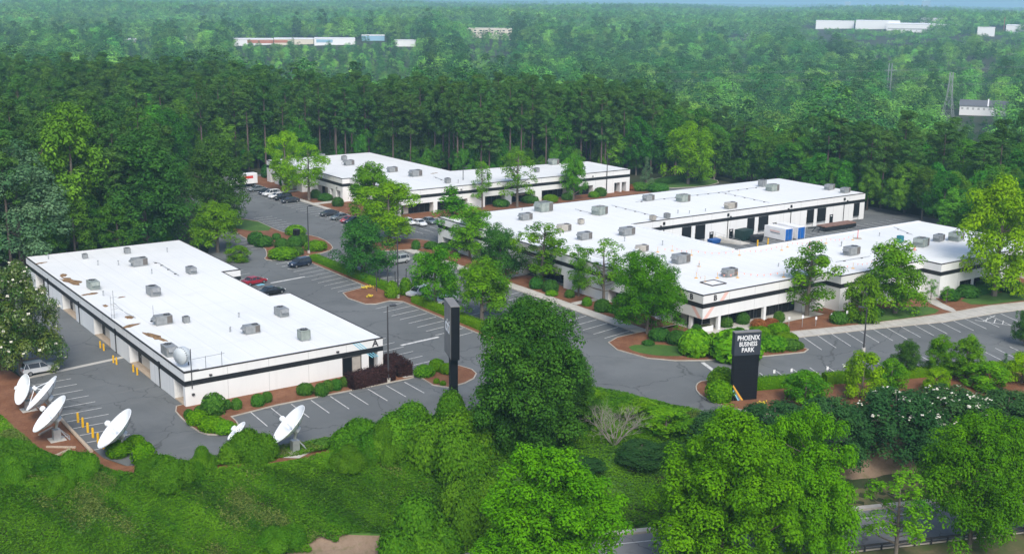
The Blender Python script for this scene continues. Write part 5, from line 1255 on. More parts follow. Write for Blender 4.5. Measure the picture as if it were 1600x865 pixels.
make_tree('magnolia', 32, 13, 6.6, 1.9, 230, 1.1, 130, .32, 'magnolia', env=lambda t: np.sqrt(np.clip(1 - ((t - .25) / .78) ** 2, .03, 1)), shell=(.66, 1), lump=.05, r=.3, up=.7, lobes=(26, 0.36))
make_tree('greygreen', 33, 22, 6.5, 3, 150, 1.4, 120, .42, 'grey', env=oval, shell=(.5, 1), lump=.18, r=.35, up=.8, lobes=(18, 0.44))
make_tree('oak_dark', 34, 19, 8.5, 3.0, 190, 1.55, 125, .46, 'deep', env=oval, shell=(.55, 1), lump=.12, r=.42, base=.55, up=.8, lobes=(20, 0.40))
make_tree('privet', 35, 6.5, 4.2, .2, 170, .85, 110, .25, 'privet', env=lambda t: np.sqrt(np.clip(1 - ((t - .25) / .8) ** 2, .05, 1)), shell=(.64, 1), lump=.08, r=.16, up=.8)
make_tree('feather', 36, 9, 2.2, .8, 60, .5, 50, .24, 'grey', env=cone, shell=(.15, 1), nl=36, r=.12)
for i in range(4):
    make_tree('broad_%d' % i, 40 + i, 18.5, (4.6, 5.2, 4.2, 5.6)[i], (3.5, 4, 4, 5)[i], 110, 1.25, 85, .5, 'wood', env=oval, shell=(.5, 1), lump=.15, r=.26, nl=12, base=(.35, .55, .7, .45)[i], tintv=.14, up=.8, lobes=(13, 0.50))
def pine(name, seed, H, R):
    global rng
    rng = np.random.default_rng(seed); rr = random.Random(seed); nb = 58
    t = rng.random(nb); zb = H * rng.uniform(.46, .56); a = rng.random(nb) * 2 * np.pi
    rad_ = R * np.sqrt(np.clip(1 - ((t - .42) / .66) ** 2, .05, 1)) * rng.uniform(.25, 1, nb)
    C = np.stack([rad_ * np.cos(a), rad_ * np.sin(a), zb + t * (H - zb) - .6], 1); Rb = 1.05 * rng.uniform(.6, 1.3, nb)
    P, N, tt = blobs_to_leaves(C, Rb, 85, .6, .5, .3, .14, .45, .55)
    mb = MB(); mb.path([(0, 0, -.3), (rr.uniform(-.2, .2), rr.uniform(-.2, .2), H * .5), (rr.uniform(-.4, .4), rr.uniform(-.4, .4), H * .97)], [.27, .2, .05], 6)
    for c in C[:30]: mb.path([(0, 0, c[2] - .35), tuple(c)], [.06, .02], 3)
    for k in range(5): z = H * rr.uniform(.25, .5); q = rr.uniform(0, 6.28); mb.path([(0, 0, z), (1.1 * math.cos(q), 1.1 * math.sin(q), z + .2)], [.04, .015], 3)
    proto(name, H, R, leaf_mesh("crown", P, N, .62, tt, L_['pine'], .30), mb.mesh("trunk", M['pine_bark']))
for i in range(4): pine('pine_%d' % i, 60 + i, (24, 25.5, 23, 26)[i], (3.4, 3.0, 3.8, 3.2)[i])
rng = np.random.default_rng(99)

def tree(kind, x, y, z, H, R, lb, group=None, name=None, cat="tree", rz=None):
    H0, R0, cm, tm = PROTO[kind]
    t = thing(name or "tree", lb, cat, (x, y, z), random.uniform(0, 6.28) if rz is None else rz, group, (R / R0, R / R0, H / H0))
    link("trunk", tm, t); link("crown", cm, t)
    return t
def tree_px(kind, bx, by, ty, w, lb, z=0.0, **k):
    """tree whose foot the photograph shows at (bx, by), top row ty, crown w pixels wide"""
    x, y = at(bx, by, z); H = zfor(x, y, ty) - z; R = w * .5 * depth(x, y, z + H * .6) / FPX
    return tree(kind, x, y, z, H, R, lb, **k)
def on_line(px, d, z):
    lo, hi = -120.0, 250.0
    for _ in range(60):
        s = (lo + hi) / 2; x, y = road_pt(s, d); v = Vector((x, y, z - CAM_H)); q = 800 + FPX * v.dot(rgt) / max(1e-3, v.dot(fwd))
        if q < px: lo = s
        else: hi = s
    return road_pt((lo + hi) / 2, d)
def tree_line(kind, px, d, ty, w, lb, **k):
    x, y = on_line(px, d, -5.0); z = float(ground_z(x, y)); H = zfor(x, y, ty) - z; R = w * .5 * depth(x, y, z + H * .6) / FPX
    return tree(kind, x, y, z, H, R, lb, **k)

# street trees at the bottom of the picture
tree_line('maple_a', 856, -13, 724, 236, "big bright green maple at the bottom, just right of the vine bank")
tree_line('maple_a', 1125, -12, 664, 235, "widest bright green maple at the bottom, its crown merging with another on its right", rz=2.2)
tree_line('maple_a', 1252, -10.0, 659, 178, "bright green maple joined to the right side of the widest roadside maple")
tree_line('maple_round', 1516, -11, 650, 172, "round crowned green maple with a visible trunk by the guard rail at right")
tree_line('lot_sparse', 1400, -12.5, 728, 110, "thin straggly young tree in front of the street at right")
tree_line('lot_round', 1606, -9, 725, 90, "green tree cut by the right picture edge beside the street")
# car park trees
tree_px('deep_round', 568, 432, 340, 100, "dark spreading tree at the far end of the clipped hedge, left of the silver suv")
tree_px('bright_wide', 608, 381, 286, 108, "bright yellow-green spreading tree on the mulch island near the far building")
tree_px('lot_oval', 586, 352, 252, 84, "taller mid green tree behind the bright spreading one")
tree_px('lot_round', 340, 394, 313, 88, "light green rounded tree just behind the right back corner of the stained roof")
tree_px('small_bush', 372, 408, 382, 44, "low dogwood with cream flowers by the back of the letter A building")
tree_px('bright_wide', 447, 302, 207, 62, "bright tree left of the other at the far left of the far building")
tree_px('bright_open', 483, 314, 224, 72, "bright wide tree in front of the left face of the far building")
tree_px('lot_round', 680, 477, 383, 84, "round green tree behind the white car and clipped hedge")
tree_px('lot_round', 753, 500, 401, 98, "round green tree just right of the edge-on pylon sign")
tree_px('lot_slim', 708, 384, 288, 60, "narrow dark tree left of the letter B building's far left corner")
tree_px('lot_oval', 735, 402, 322, 74, "leafy tree at the left roof edge of the letter B building, first of the row")
tree_px('deep_round', 782, 436, 350, 80, "dark low tree against the left face of the letter B building")
tree_px('lot_open', 846, 446, 344, 98, "open branched tree overlapping the left roof edge of the letter B building")
tree_px('lot_slim', 904, 463, 381, 36, "thin slender tree on the mulch by the left walkway")
tree_px('lot_sparse', 943, 477, 368, 78, "airy tree left of the dense dark maple at the letter B corner")
tree_px('maple_round', 1011, 522, 396, 116, "dense dark green maple hiding the left face beside the letter B corner")
tree_px('lot_open', 1260, 494, 374, 112, "open branched tree in front of the front wing, right of the salmon striped corner")
tree_px('lot_oval', 1398, 490, 372, 96, "taller leafy tree right of the open one before the front wing")
tree_px('small_bush', 1345, 502, 424, 66, "small dark tree between the two leafy trees of the front wing")
tree_px('bright_round', 1553, 463, 278, 138, "very tall yellow-green tree at the right end of the front wing")
tree_px('lot_sparse', 1454, 470, 434, 22, "tiny sparse tree against the white wall of the front wing, left one", )
tree_px('lot_sparse', 1478, 474, 445, 22, "tiny sparse tree by the mulch corner of the front wing, right one")
tree_px('lot_sparse', 753.5, 327, 247, 42, "slender sparse tree in front of the far building by the light pole")
tree_px('lot_sparse', 808, 324, 231, 66, "widest sparse tree in front of the far building")
tree_px('lot_round', 896, 313, 240, 47, "dense tree in front of the right half of the far building")
tree_px('bright_round', 1075, 288, 191, 88, "large bright round tree by itself behind the letter B roof")
tree_px('feather', 1009, 296, 241, 26, "feathery pale conifer at the right end of the far building")
x, y = at(823, 722, -2.0); tree('vine_tree', x, y, float(ground_z(x, y)), zfor(x, y, 474) - float(ground_z(x, y)), 100 * depth(x, y, 8) / FPX, "huge dark vine covered tree at the picture centre beside the pylon sign")
x, y = at(872, 690, -1.5); tree('vine_tree', x, y, float(ground_z(x, y)), zfor(x, y, 556) - float(ground_z(x, y)), 62 * depth(x, y, 6) / FPX, "lower dark tree fused to the right side of the huge vine covered tree")
tr = tree_px('magnolia', 34, 584, 413, 140, "magnolia with white flowers at the left edge above the white truck")
fl = MB(); r_ = random.Random(5)
def blossom(mb, p, s):
    for k in range(3): a = k * 2.09 + r_.random(); mb.obox(p, Vector((math.cos(a), math.sin(a), .35)) * s, Vector((-math.sin(a), math.cos(a), .1)) * s * .55, Vector((0, 0, .06)) * s)
_, R0, cm, _ = PROTO['magnolia']
co = np.empty(len(cm.vertices) * 3, np.float32); cm.vertices.foreach_get("co", co); co = co.reshape(-1, 3)
rr_ = np.hypot(co[:, 0], co[:, 1]); outer = co[(rr_ ** 2 / R0 ** 2 + ((co[:, 2] - 4) / 9) ** 2) > .62]
for i in r_.sample(range(len(outer)), 150): blossom(fl, Vector(outer[i]) * 1.01, r_.uniform(.13, .22))
fl.build("blossom", M['petal'], tr)
# edge of the wood at left
tree_px('greygreen', 36, 424, 216, 150, "pale grey-green leaved tall tree at the left edge behind the magnolia")
tree_px('oak_dark', 228, 392, 213, 172, "broad dark oak behind the back edge of the stained roof")
tree_px('oak_dark', 336, 360, 222, 116, "dark oak at the wood edge left of the white box truck")
tree_px('broad_1', 120, 404, 158, 105, "tall lighter green tree rising behind the grey-green tree")
for i, (bx, by, ty, w) in enumerate(((112, 402, 367, 50), (165, 396, 362, 52), (212, 392, 364, 40))):
    tree_px('small_bush', bx, by, ty, w, ("leftmost of three light understory trees", "middle of three light understory trees", "rightmost of three light understory trees")[i] + " along the back of the stained roof")
# dark privets and small trees above the street
for i, (px, d, ty, w, lb) in enumerate(((1120, 9, 642, 120, "dark privet left of the others, above the widest maple"), (1205, 9, 628, 140, "dark privet below the park sign mulch"), (1290, 8, 622, 140, "dark privet left of the flowering crape shrubs"), (1392, 8.5, 606, 160, "dark shrub tree with scattered white flowers, left of two"), (1478, 8.5, 604, 150, "dark shrub tree with many white flowers, right of two"), (1566, 8, 612, 150, "dark privet right of the white flowering shrubs"), (1640, 8, 612, 130, "dark privet cut by the right picture edge"))):
    t = tree_line('privet', px, d, ty, w, lb, name="shrub", cat="shrub")
    if i in (3, 4):
        cm = PROTO['privet'][2]; co = np.empty(len(cm.vertices) * 3, np.float32); cm.vertices.foreach_get("co", co); co = co.reshape(-1, 3); top_ = co[co[:, 2] > (4.3 if i == 3 else 3.6)]
        fl = MB()
        for q in r_.sample(range(len(top_)), 30 if i == 3 else 75):
            c = Vector(top_[q]) * 1.02
            for _ in range(r_.randint(1, 5)): blossom(fl, c + Vector((r_.gauss(0, .22), r_.gauss(0, .22), r_.gauss(0, .08))), r_.uniform(.06, .12))
        fl.build("blossom", M['petal'], t)
for kind, bx, by, ty, w, lb in (('small_bush', 1258, 630, 580, 82, "light green small tree right of the park sign hedge"), ('bright_bush', 1346, 622, 546, 66, "bright lime green small tree in front of the light pole"),
        ('deep_round', 1414, 586, 529, 50, "dense rounded dark tree at the edge of the front car park"), ('lot_oval', 1468, 590, 521, 50, "upright green tree, left of a pair at the front car park edge"), ('lot_oval', 1509, 594, 522, 54, "upright green tree, right of a pair at the front car park edge"),
        ('small_bush', 1392, 606, 560, 56, "soft mid green shrub left below the dense rounded tree"), ('bright_bush', 1462, 612, 572, 44, "lime green sprig shrub above the white flowers"), ('small_bush', 1540, 606, 562, 78, "wide light green shrub right of the upright pair"),
        ('bright_bush', 1596, 600, 548, 52, "bright lime shrub cut by the right edge beside the front car park"), ('feather', 1569, 580, 549, 15, "tiny topiary conifer at the right of the front car park"),
        ('small_bush', 905, 662, 612, 90, "loose light green bush right of the huge vine covered tree"), ('small_bush', 1040, 676, 634, 92, "loose light green bush below the entrance road"), ('small_bush', 1000, 662, 622, 80, "yellowish bush between the ornamental grass and the entrance road"), ('small_bush', 1085, 690, 655, 70, "green bush right of the dead twiggy shrub"),
        ('small_bush', 925, 640, 606, 60, "low bush at the kerb of the entrance road beside the huge dark tree"), ('small_bush', 1598, 425, 385, 60, "dark shrub at the right picture edge beside the tall yellow-green tree"), ('deep_round', 1600, 540, 478, 40, "dark tree cut by the right edge in the front car park")):
    x, y = at(bx, by); z = min(0.0, float(ground_z(x, y)) + .05); tree_px(kind, bx, by, ty, w, lb, z=z, cat="tree" if 'lot' in kind or 'deep' in kind else "shrub")
# dead twiggy shrub
x, y = on_line(958, 12, -3.5); z = float(ground_z(x, y)); t = thing("dead_shrub", "leafless grey twiggy shrub right of the huge vine covered tree", "shrub", (x, y, z)); mb = MB(); r_ = random.Random(4)
def twig(p, d, L, r, dep):
    q = p + d * L; mb.tube(p, q, r, r * .6, 4, False)
    if dep:
        for _ in range(3): twig(q, (d + Vector((r_.gauss(0, .5), r_.gauss(0, .5), r_.gauss(.1, .35)))).normalized(), L * r_.uniform(.6, .85), r * .55, dep - 1)
for i in range(11): a = i * .57; twig(Vector((.3 * math.cos(a), .3 * math.sin(a), 0)), Vector((math.cos(a) * .7, math.sin(a) * .7, .9)).normalized(), 1.7, .07, 4)
mb.build("branches", M['twig'], t)
for i, (px, d) in enumerate(((905, 9.5), (1000, 9.5), (1050, 9))):
    tree_line('privet', px, d, (715, 690, 690)[i], (80, 90, 70)[i], ("dark undergrowth shrub left below the dead twiggy shrub", "dark undergrowth shrub right below the dead twiggy shrub", "dark undergrowth shrub beside the widest maple")[i], name="shrub", cat="shrub")

# clipped shrubs and hedges --------------------------------------------------
def ball_mesh(name, lm, n, size, seed, sq=1.0, flat=1.0):
    global rng
    rng = np.random.default_rng(seed)
    d = sph(n, .35); d[:, 2] = np.maximum(d[:, 2], -.55)
    bump = 1 + .05 * np.sin(d[:, 0] * 7 + seed) * np.cos(d[:, 1] * 6) + .03 * rng.normal(size=n)
    P = d * bump[:, None] * np.array([1, 1, flat]) + np.array([0, 0, .62 * flat]); N = d + rng.normal(size=d.shape) * .4 + np.array([0, 0, .2])
    cv, cf = [], []
    nu, nv = 14, 7
    for j in range(nv + 1):
        for i in range(nu): a, b_ = 2 * math.pi * i / nu, -.6 + (math.pi / 2 + .6) * j / nv; cv.append((.9 * math.cos(a) * math.cos(b_), .9 * math.sin(a) * math.cos(b_), (.9 * math.sin(b_) + .62) * flat))
    cf = [(j * nu + i, j * nu + (i + 1) % nu, (j + 1) * nu + (i + 1) % nu, (j + 1) * nu + i) for j in range(nv) for i in range(nu)]
    t = .5 + rng.normal(0, .2, n)
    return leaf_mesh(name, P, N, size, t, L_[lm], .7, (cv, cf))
BALL = {k: ball_mesh("foliage", k, 900, .20, 70 + i) for i, k in enumerate(('shrub', 'hedge', 'purple', 'lot', 'rust', 'deep'))}
BALL['loose'] = ball_mesh("foliage", 'lot', 1100, .34, 80); 
def shrub(px, py, w, hp, kind, lb, z=0.1, gr=None, stretch=1.0, rz=0.0, nm="shrub"):
    """rounded shrub whose foot centre is at pixel (px, py), w wide and hp tall in pixels"""
    x, y = at(px, py, z); k = depth(x, y) / FPX; R = w * k / 2; hgt = hp * k * 1.02
    o = link(nm, BALL[kind], None, (x, y, z - .02), (0, 0, rz), (R * stretch, R, hgt / 1.62))
    return tag(o, lb, "shrub", gr)
def P2(x, y): return A2(x, y)
SH = [(*P2(82, 685), 38, 32, 'shrub', "biggest clipped round shrub at the near corner of the letter A building"),
      (*P2(130, 668), 15, 15, 'shrub', "small round shrub just right of the biggest clipped one"), (*P2(168, 668), 17, 17, 'shrub', "round shrub second right of the biggest clipped one"),
      (*P2(248, 655), 22, 18, 'shrub', "left of two touching round shrubs on the letter A front mulch"), (*P2(282, 641), 17, 16, 'shrub', "right of two touching round shrubs on the letter A front mulch"),
      (*P2(425, 612), 27, 17, 'shrub', "broad low round shrub left of a row of four on the letter A front"), (*P2(486, 616), 22, 19, 'shrub', "first of four round shrubs left of the purple hedge"),
      (*P2(511, 600), 18, 17, 'shrub', "second of four round shrubs left of the purple hedge"), (*P2(542, 596), 18, 17, 'shrub', "third of four round shrubs left of the purple hedge"), (*P2(571, 583), 15, 15, 'shrub', "fourth round shrub touching the purple hedge"),
      (*A1(708, 702), 15, 14, 'shrub', "small round shrub left of the low bright hedge at the building corner"), (*A1(755, 684), 20, 12, 'shrub', "low round shrub above the low bright hedge at the building corner"),
      (*A1(740, 722), 34, 20, 'hedge', "left half of the low bright hedge at the near corner bed"), (*A1(795, 745), 42, 20, 'hedge', "middle of the low bright hedge at the near corner bed"), (*A1(845, 755), 36, 17, 'lot', "right darker end of the low bright hedge at the near corner bed"),
      (663, 586, 34, 16, 'lot', "sprawling green shrub on the island left of the pylon sign"), (683, 578, 26, 18, 'hedge', "bright round shrub on the island left of the pylon sign"), (700, 582, 26, 15, 'hedge', "bright shrub touching the pylon sign on its left"), (682, 598, 10, 8, 'hedge', "yellow-green tuft left at the tip of the sign island"), (692, 601, 10, 7, 'hedge', "yellow-green tuft right at the tip of the sign island"),
      (225, 722, 38, 32, 'hedge', "clipped round shrub right of the near corner dish"), (186, 710, 40, 22, 'hedge', "clipped shrub behind the near corner dish"), (212, 695, 28, 16, 'hedge', "small clipped shrub behind the near corner dish's right side"),
      (541, 702, 21, 21, 'lot', "small upright clipped shrub right of the lone dish"), (508, 696, 36, 11, 'shrub', "low spreading shrub between the lone dish and the small upright one"),
      (613, 464, 24, 25, 'hedge', "left clipped bush behind the mulch island posts"), (634, 460, 20, 26, 'lot', "middle clipped bush at the twin head light pole"), (652, 458, 18, 26, 'lot', "right clipped bush beside the white car"),
      (443, 403, 46, 17, 'hedge', "long bright low shrub at the tip of the lower shrub island"), (466, 398, 18, 13, 'shrub', "brownish shrub end beside the long bright low one"), (493, 390, 36, 14, 'hedge', "bright oblong shrub right of the light pole"), (440, 386, 22, 14, 'shrub', "dark round shrub above the long bright low one, left"), (461, 386, 24, 18, 'shrub', "dark round shrub in the middle of the shrub island"), (474, 383, 18, 18, 'shrub', "dark round shrub right of the middle on the shrub island"), (432, 374, 14, 10, 'shrub', "small dark shrub in the upper shrub island"), (462, 366, 32, 14, 'lot', "green oblong shrub beside the dark bin"), (412, 384, 30, 16, 'shrub', "dark shrub mass at the left end of the shrub island"), (400, 380, 26, 18, 'shrub', "dark shrub at the bay left of the shrub island"),
      (650, 389, 14, 14, 'shrub', "dark round shrub alone on the mulch island right of the bright tree"), (674, 388, 22, 11, 'deep', "dark shrub right of the lone round one, left of a pair"), (692, 390, 22, 11, 'deep', "dark shrub right of the lone round one, right of a pair"),
      (838, 450, 22, 17, 'deep', "dark clipped shrub beside the entry path of the left face, upper"), (860, 455, 26, 18, 'deep', "dark clipped shrub beside the entry path of the left face, lower"), (890, 464, 16, 12, 'shrub', "green shrub by the slender tree on the walkway mulch"), (917, 477, 16, 13, 'lot', "green round shrub right of the slender tree"), (941, 486, 26, 19, 'shrub', "big round shrub left of the dense dark maple"), (958, 488, 16, 13, 'shrub', "small shrub under the left of the dense dark maple"), (862, 461, 20, 8, 'lot', "low light shrub on the walkway mulch"),
      (1086, 553, 48, 38, 'loose', "ornamental grass mound right of the lawn at the letter B corner"), (1058, 536, 34, 20, 'deep', "dark shrub under the right of the dense dark maple"), (1030, 530, 34, 18, 'deep', "dark shrub at the foot of the dense dark maple"), (1088, 524, 18, 18, 'shrub', "small shrub below the left corner column"), (1134, 510, 22, 16, 'shrub', "round shrub right of the front corner column"), (1160, 505, 22, 18, 'deep', "dark round shrub between the front columns"), (1185, 512, 26, 14, 'rust', "rusty red shrub left of two before the front glass"), (1205, 510, 24, 13, 'rust', "rusty red shrub right of two before the front glass"), (1217, 502, 18, 16, 'shrub', "green shrub right of the rusty red pair"), (1190, 526, 30, 16, 'hedge', "yellow-green low shrub behind the park sign"), (1118, 545, 40, 24, 'lot', "spreading shrub between the ornamental mound and the park sign"), (1150, 560, 76, 44, 'loose', "large loose light green shrub directly behind the park sign"), (1208, 545, 46, 20, 'lot', "green shrub mass right of the park sign top"), (1235, 545, 30, 16, 'shrub', "shrub at the right tip of the corner bed"), (1228, 535, 36, 16, 'hedge', "clipped hedge shrub right of the park sign, lower"), (1216, 522, 34, 18, 'hedge', "clipped hedge shrub right of the park sign, middle"), (1247, 544, 18, 11, 'shrub', "small green tuft at the kerb tip right of the corner bed"), (1013, 538, 20, 7, 'deep', "dark low groundcover tuft on the corner lawn"),
      (1124, 624, 44, 30, 'hedge', "bright round shrub left of the park sign foot"), (1128, 602, 44, 28, 'lot', "green round shrub behind the left of the park sign foot"),
      (1310, 504, 28, 18, 'shrub', "shrub on the front wing lawn left of the small dark tree"), (1330, 498, 24, 18, 'hedge', "bright shrub behind the front wing lawn"), (1365, 492, 30, 14, 'deep', "dark shrub beside the leafy front wing tree"), (1485, 468, 28, 16, 'deep', "shrub under the front wing window, left end"), (1512, 463, 36, 18, 'deep', "dark clipped hedge under the front wing window"), (1540, 452, 30, 16, 'deep', "dark clipped hedge left of the tall yellow-green trunk"), (1580, 455, 40, 16, 'deep', "dark hedge right of the tall yellow-green trunk"),
      (700, 312, 18, 9, 'shrub', "shrub at the left front column of the far building"), (667, 318, 22, 10, 'deep', "dark shrub at the left front corner of the far building"), (741, 322, 16, 10, 'deep', "dark shrub by the slender sparse tree of the far building"), (783, 322, 26, 11, 'shrub', "low shrub left of the widest sparse tree"), (828, 316, 28, 10, 'shrub', "low shrub right of the widest sparse tree"), (860, 315, 24, 11, 'hedge', "bright rounded shrub at the middle of the far building front"), (886, 312, 18, 11, 'shrub', "dark rounded shrub left of the dense far tree"), (928, 308, 18, 9, 'lot', "low shrub left of the round pair at the far light pole"), (938, 306, 20, 13, 'shrub', "tall round shrub at the far light pole"),
      (1000, 297, 30, 12, 'shrub', "long dark shrub right of the far building, left part"), (1028, 299, 34, 13, 'shrub', "long dark shrub right of the far building, right part"), (988, 297, 18, 9, 'rust', "reddish shrub at the right end of the far building"),
      (444, 289, 16, 12, 'deep', "dark shrub behind the white box truck"), (493, 309, 16, 13, 'deep', "dark shrub left at the near entrance of the far left face"), (508, 313, 24, 11, 'deep', "dark shrub beside the thin trunk at the far left face"), (528, 322, 18, 14, 'deep', "dark shrub at the near corner of the far left face"), (419, 277, 22, 20, 'deep', "dark clipped mass at the far left of the far building")]
for i, s in enumerate(SH): shrub(s[0], s[1], s[2], s[3], s[4], s[5], rz=i * .7)
for (px, py), lb in ((zz((440, 400), 7.21, (985, 465)), "yellow flower clump nearest the kerb tip on the mulch island"), (zz((440, 400), 7.21, (930, 368)), "yellow flower clump at the back of the mulch island, left"), (zz((440, 400), 7.21, (990, 358)), "yellow flower clump at the back of the mulch island, right"), ((1191, 633), "yellow flowers at the foot of the park sign")):
    x, y = at(px, py, .1); mb = MB(); r_ = random.Random(px)
    for _ in range(22): blossom(mb, Vector((r_.gauss(0, .35), r_.gauss(0, .35), r_.uniform(.15, .5))), .11)
    o = mb.build("flower_clump", M['yellow_petal']); o.location = (x, y, .1); tag(o, lb, "flowers")
def hedge(name, pts, wd, ht, lm, lb, z=.1, dens=26, size=.2, gr=None, rough=.06):
    """clipped hedge along a polyline: a rounded core covered in leaves"""
    global rng
    rng = np.random.default_rng(abs(hash(round(pts[0][0] * 7 + pts[0][1]))) % 9999)
    pts = [Vector((*p, 0)) for p in pts]; L = sum((b - a).length for a, b in zip(pts[:-1], pts[1:])); n = int(L * (wd + 2 * ht) * dens)
    prof = [(-wd / 2, 0), (-wd / 2, ht * .75), (-wd * .36, ht * .96), (0, ht), (wd * .36, ht * .96), (wd / 2, ht * .75), (wd / 2, 0)]
    pn = [(-1, 0), (-1, .3), (-.4, 1), (0, 1), (.4, 1), (1, .3), (1, 0)]
    seg = [(b - a).length for a, b in zip(pts[:-1], pts[1:])]
    P, N = [], []
    for _ in range(n):
        t = rng.random() * L; i = 0
        while i < len(seg) - 1 and t > seg[i]: t -= seg[i]; i += 1
        d = (pts[i + 1] - pts[i]).normalized(); sd_ = Vector((d.y, -d.x, 0)); q = rng.random() * 6; k = int(q); f = q - k
        u = prof[k][0] * (1 - f) + prof[k + 1][0] * f; v = prof[k][1] * (1 - f) + prof[k + 1][1] * f
        nu = pn[k][0] * (1 - f) + pn[k + 1][0] * f; nv = pn[k][1] * (1 - f) + pn[k + 1][1] * f
        j = 1 + rng.normal(0, rough)
        P.append(pts[i] + d * t + sd_ * u * j + Vector((0, 0, v * j))); N.append(sd_ * nu + Vector((0, 0, nv)) + Vector(rng.normal(0, .4, 3)))
    for e, o_ in ((pts[0], pts[0] - pts[1]), (pts[-1], pts[-1] - pts[-2])):
        o_ = o_.normalized(); s_ = Vector((o_.y, -o_.x, 0))
        for _ in range(int(wd * ht * dens * 1.5)): P.append(e + s_ * rng.uniform(-.46, .46) * wd + Vector((0, 0, rng.random() * ht * .93)) + o_ * rng.normal(.05, .06)); N.append(o_ + Vector(rng.normal(0, .4, 3)))
    cv, cf = [], []
    for i, p in enumerate(pts):
        d = ((pts[min(i + 1, len(pts) - 1)] - pts[max(0, i - 1)])).normalized(); sd_ = Vector((d.y, -d.x, 0))
        for u, v in prof: cv.append(p + sd_ * u * .9 + Vector((0, 0, v * .93)))
    m_ = len(prof)
    for i in range(len(pts) - 1):
        for k in range(m_ - 1): cf.append((i * m_ + k, i * m_ + k + 1, (i + 1) * m_ + k + 1, (i + 1) * m_ + k))
    for b_ in (0, (len(pts) - 1) * m_): cf += [(b_, b_ + 1, b_ + 5, b_ + 6), (b_ + 1, b_ + 2, b_ + 4, b_ + 5), (b_ + 2, b_ + 3, b_ + 3, b_ + 4)][:2]
    t_ = .5 + rng.normal(0, .2, len(P))
    o = link(name, leaf_mesh("foliage", np.array(P), np.array(N), size, t_, L_[lm], .7, (cv, cf)), None, (0, 0, z)); return tag(o, lb, "hedge", gr)
hedge("hedge", [(99.2, 206), (99.3, 190), (99.4, 176.0)], 1.9, 1.15, 'hedge', "long bright clipped hedge between the two car park aisles, far one")
hedge("hedge", [(99.2, 167.0), (99.3, 155), (99.3, 141)], 1.9, 1.15, 'hedge', "bright clipped hedge running behind the edge-on pylon sign, near one")
hedge("hedge", [(68.6, 132.9), (70.5, 133.0), (75.2, 133.4)], 2.5, 2.0, 'purple', "thick dark purple clipped hedge before the letter A entrance", dens=40)
hedge("hedge", [(77.3, 133.0), (77.5, 134.5), (77.7, 138.2)], 2.4, 2.0, 'purple', "shorter dark purple hedge right of the light pole at the letter A corner", dens=40)
hedge("hedge", [(113.6, 102.6), (118, 101.0), (122.5, 99.4)], 1.7, 1.6, 'hedge', "clipped green hedge right of the park sign, first block")
hedge("hedge", [(123.5, 99.0), (127, 97.6), (130.0, 96.4)], 1.7, 1.5, 'hedge', "clipped green hedge right of the park sign, second block")
hedge("hedge", [(131, 96.0), (140, 92.5), (152, 87.6)], 1.6, 1.3, 'hedge', "clipped hedge at the front car park edge behind the small trees")
hedge("hedge", [(184.5, 117.0), (190, 116.6), (197, 116.2)], 1.8, 1.5, 'deep', "dark clipped hedge before the front wing window by the tall tree")
hedge("hedge", [(128.5, 113.9), (131.0, 116.5), (133.5, 121.0)], 2.2, 1.3, 'hedge', "bright clipped hedge running from the corner bed to the front terrace")
hedge("hedge", [(222, 240), (230, 243), (240, 242)], 3.0, 1.6, 'shrub', "dark long hedge on the grass right of the far building")

# kudzu bank -----------------------------------------------------------------
rng = np.random.default_rng(123)
def kudzu_h(x, y): return .2 + .55 * (wave(x, y, .33, .7) * .5 + .5) ** 2 + .22 * (wave(x, y, .8, 2.1) * .5 + .5)
n = 1900000; kx, ky = rng.uniform(-12, 103, n), rng.uniform(80, 165, n); kd = road_d(kx, ky)
MUL = chaikin(ccw([(28.5, 176), (34, 176), (34, 119), (63, 113), (62.3, 117.5), (62.5, 113.4), (53, 113.6), (42, 116.6), (35, 119.6), (31, 126.8), (28.5, 136), (27.5, 155)]), 1)
lot_in = inside(LOT, kx, ky) | inside(MUL, kx, ky)
edge = 1.7 + .3 * wave(kx, ky, .6, 1.0)
isl = inside(ccw([(112.4, 107.4), (110.5, 109.2), (108.4, 108.4), (106.2, 106), (105.1, 102.4), (105.6, 98.9), (107.5, 95), (111, 88), (128, 82), (206, 52), (206, 66), (175, 79.2)]), kx, ky)
def bank_mask(x, y):
    d = road_d(x, y); e = 1.25 + .1 * wave(x, y, .3, .2)
    return ~(inside(LOT, x, y) | inside(MUL, x, y)) & (d > e) & (x < 103) & (np.degrees(np.arctan2(y, x)) < 84)
q_ = np.arange(0, 260); GX, GY = np.meshgrid(-20 + q_ * .5, 70 + np.arange(0, 190) * .5, indexing='ij'); GZ = ground_z(GX, GY) + .03 + .05 * wave(GX, GY, .9, .4) * (road_d(GX, GY) > 7)
fid = np.arange(GX.size).reshape(GX.shape); cm_ = bank_mask(GX + .25, GY + .25)[:-1, :-1]
bf = np.stack([fid[:-1, :-1], fid[1:, :-1], fid[1:, 1:], fid[:-1, 1:]], -1)[cm_]
us, inv = np.unique(bf.ravel(), return_inverse=True)
structure(link("bank", grid_mesh("bank", np.stack([GX.ravel()[us], GY.ravel()[us], GZ.ravel()[us]], -1), inv.reshape(-1, 4), M['bank'])))
def off_patch(px, py, sx, sy):
    x0, y0 = at(px, py, -5.5); u = (kx - x0) * RT[0] + (ky - y0) * RT[1]; v = (kx - x0) * RN[0] + (ky - y0) * RN[1]
    return (u / sx) ** 2 + (v / sy) ** 2 > 1 + .35 * wave(kx, ky, .9, .1) + .2 * wave(kx, ky, 2.3, .6)
off_ = off_patch(590, 852, 9.0, 1.95) & off_patch(485, 868, 5.6, 1.4)
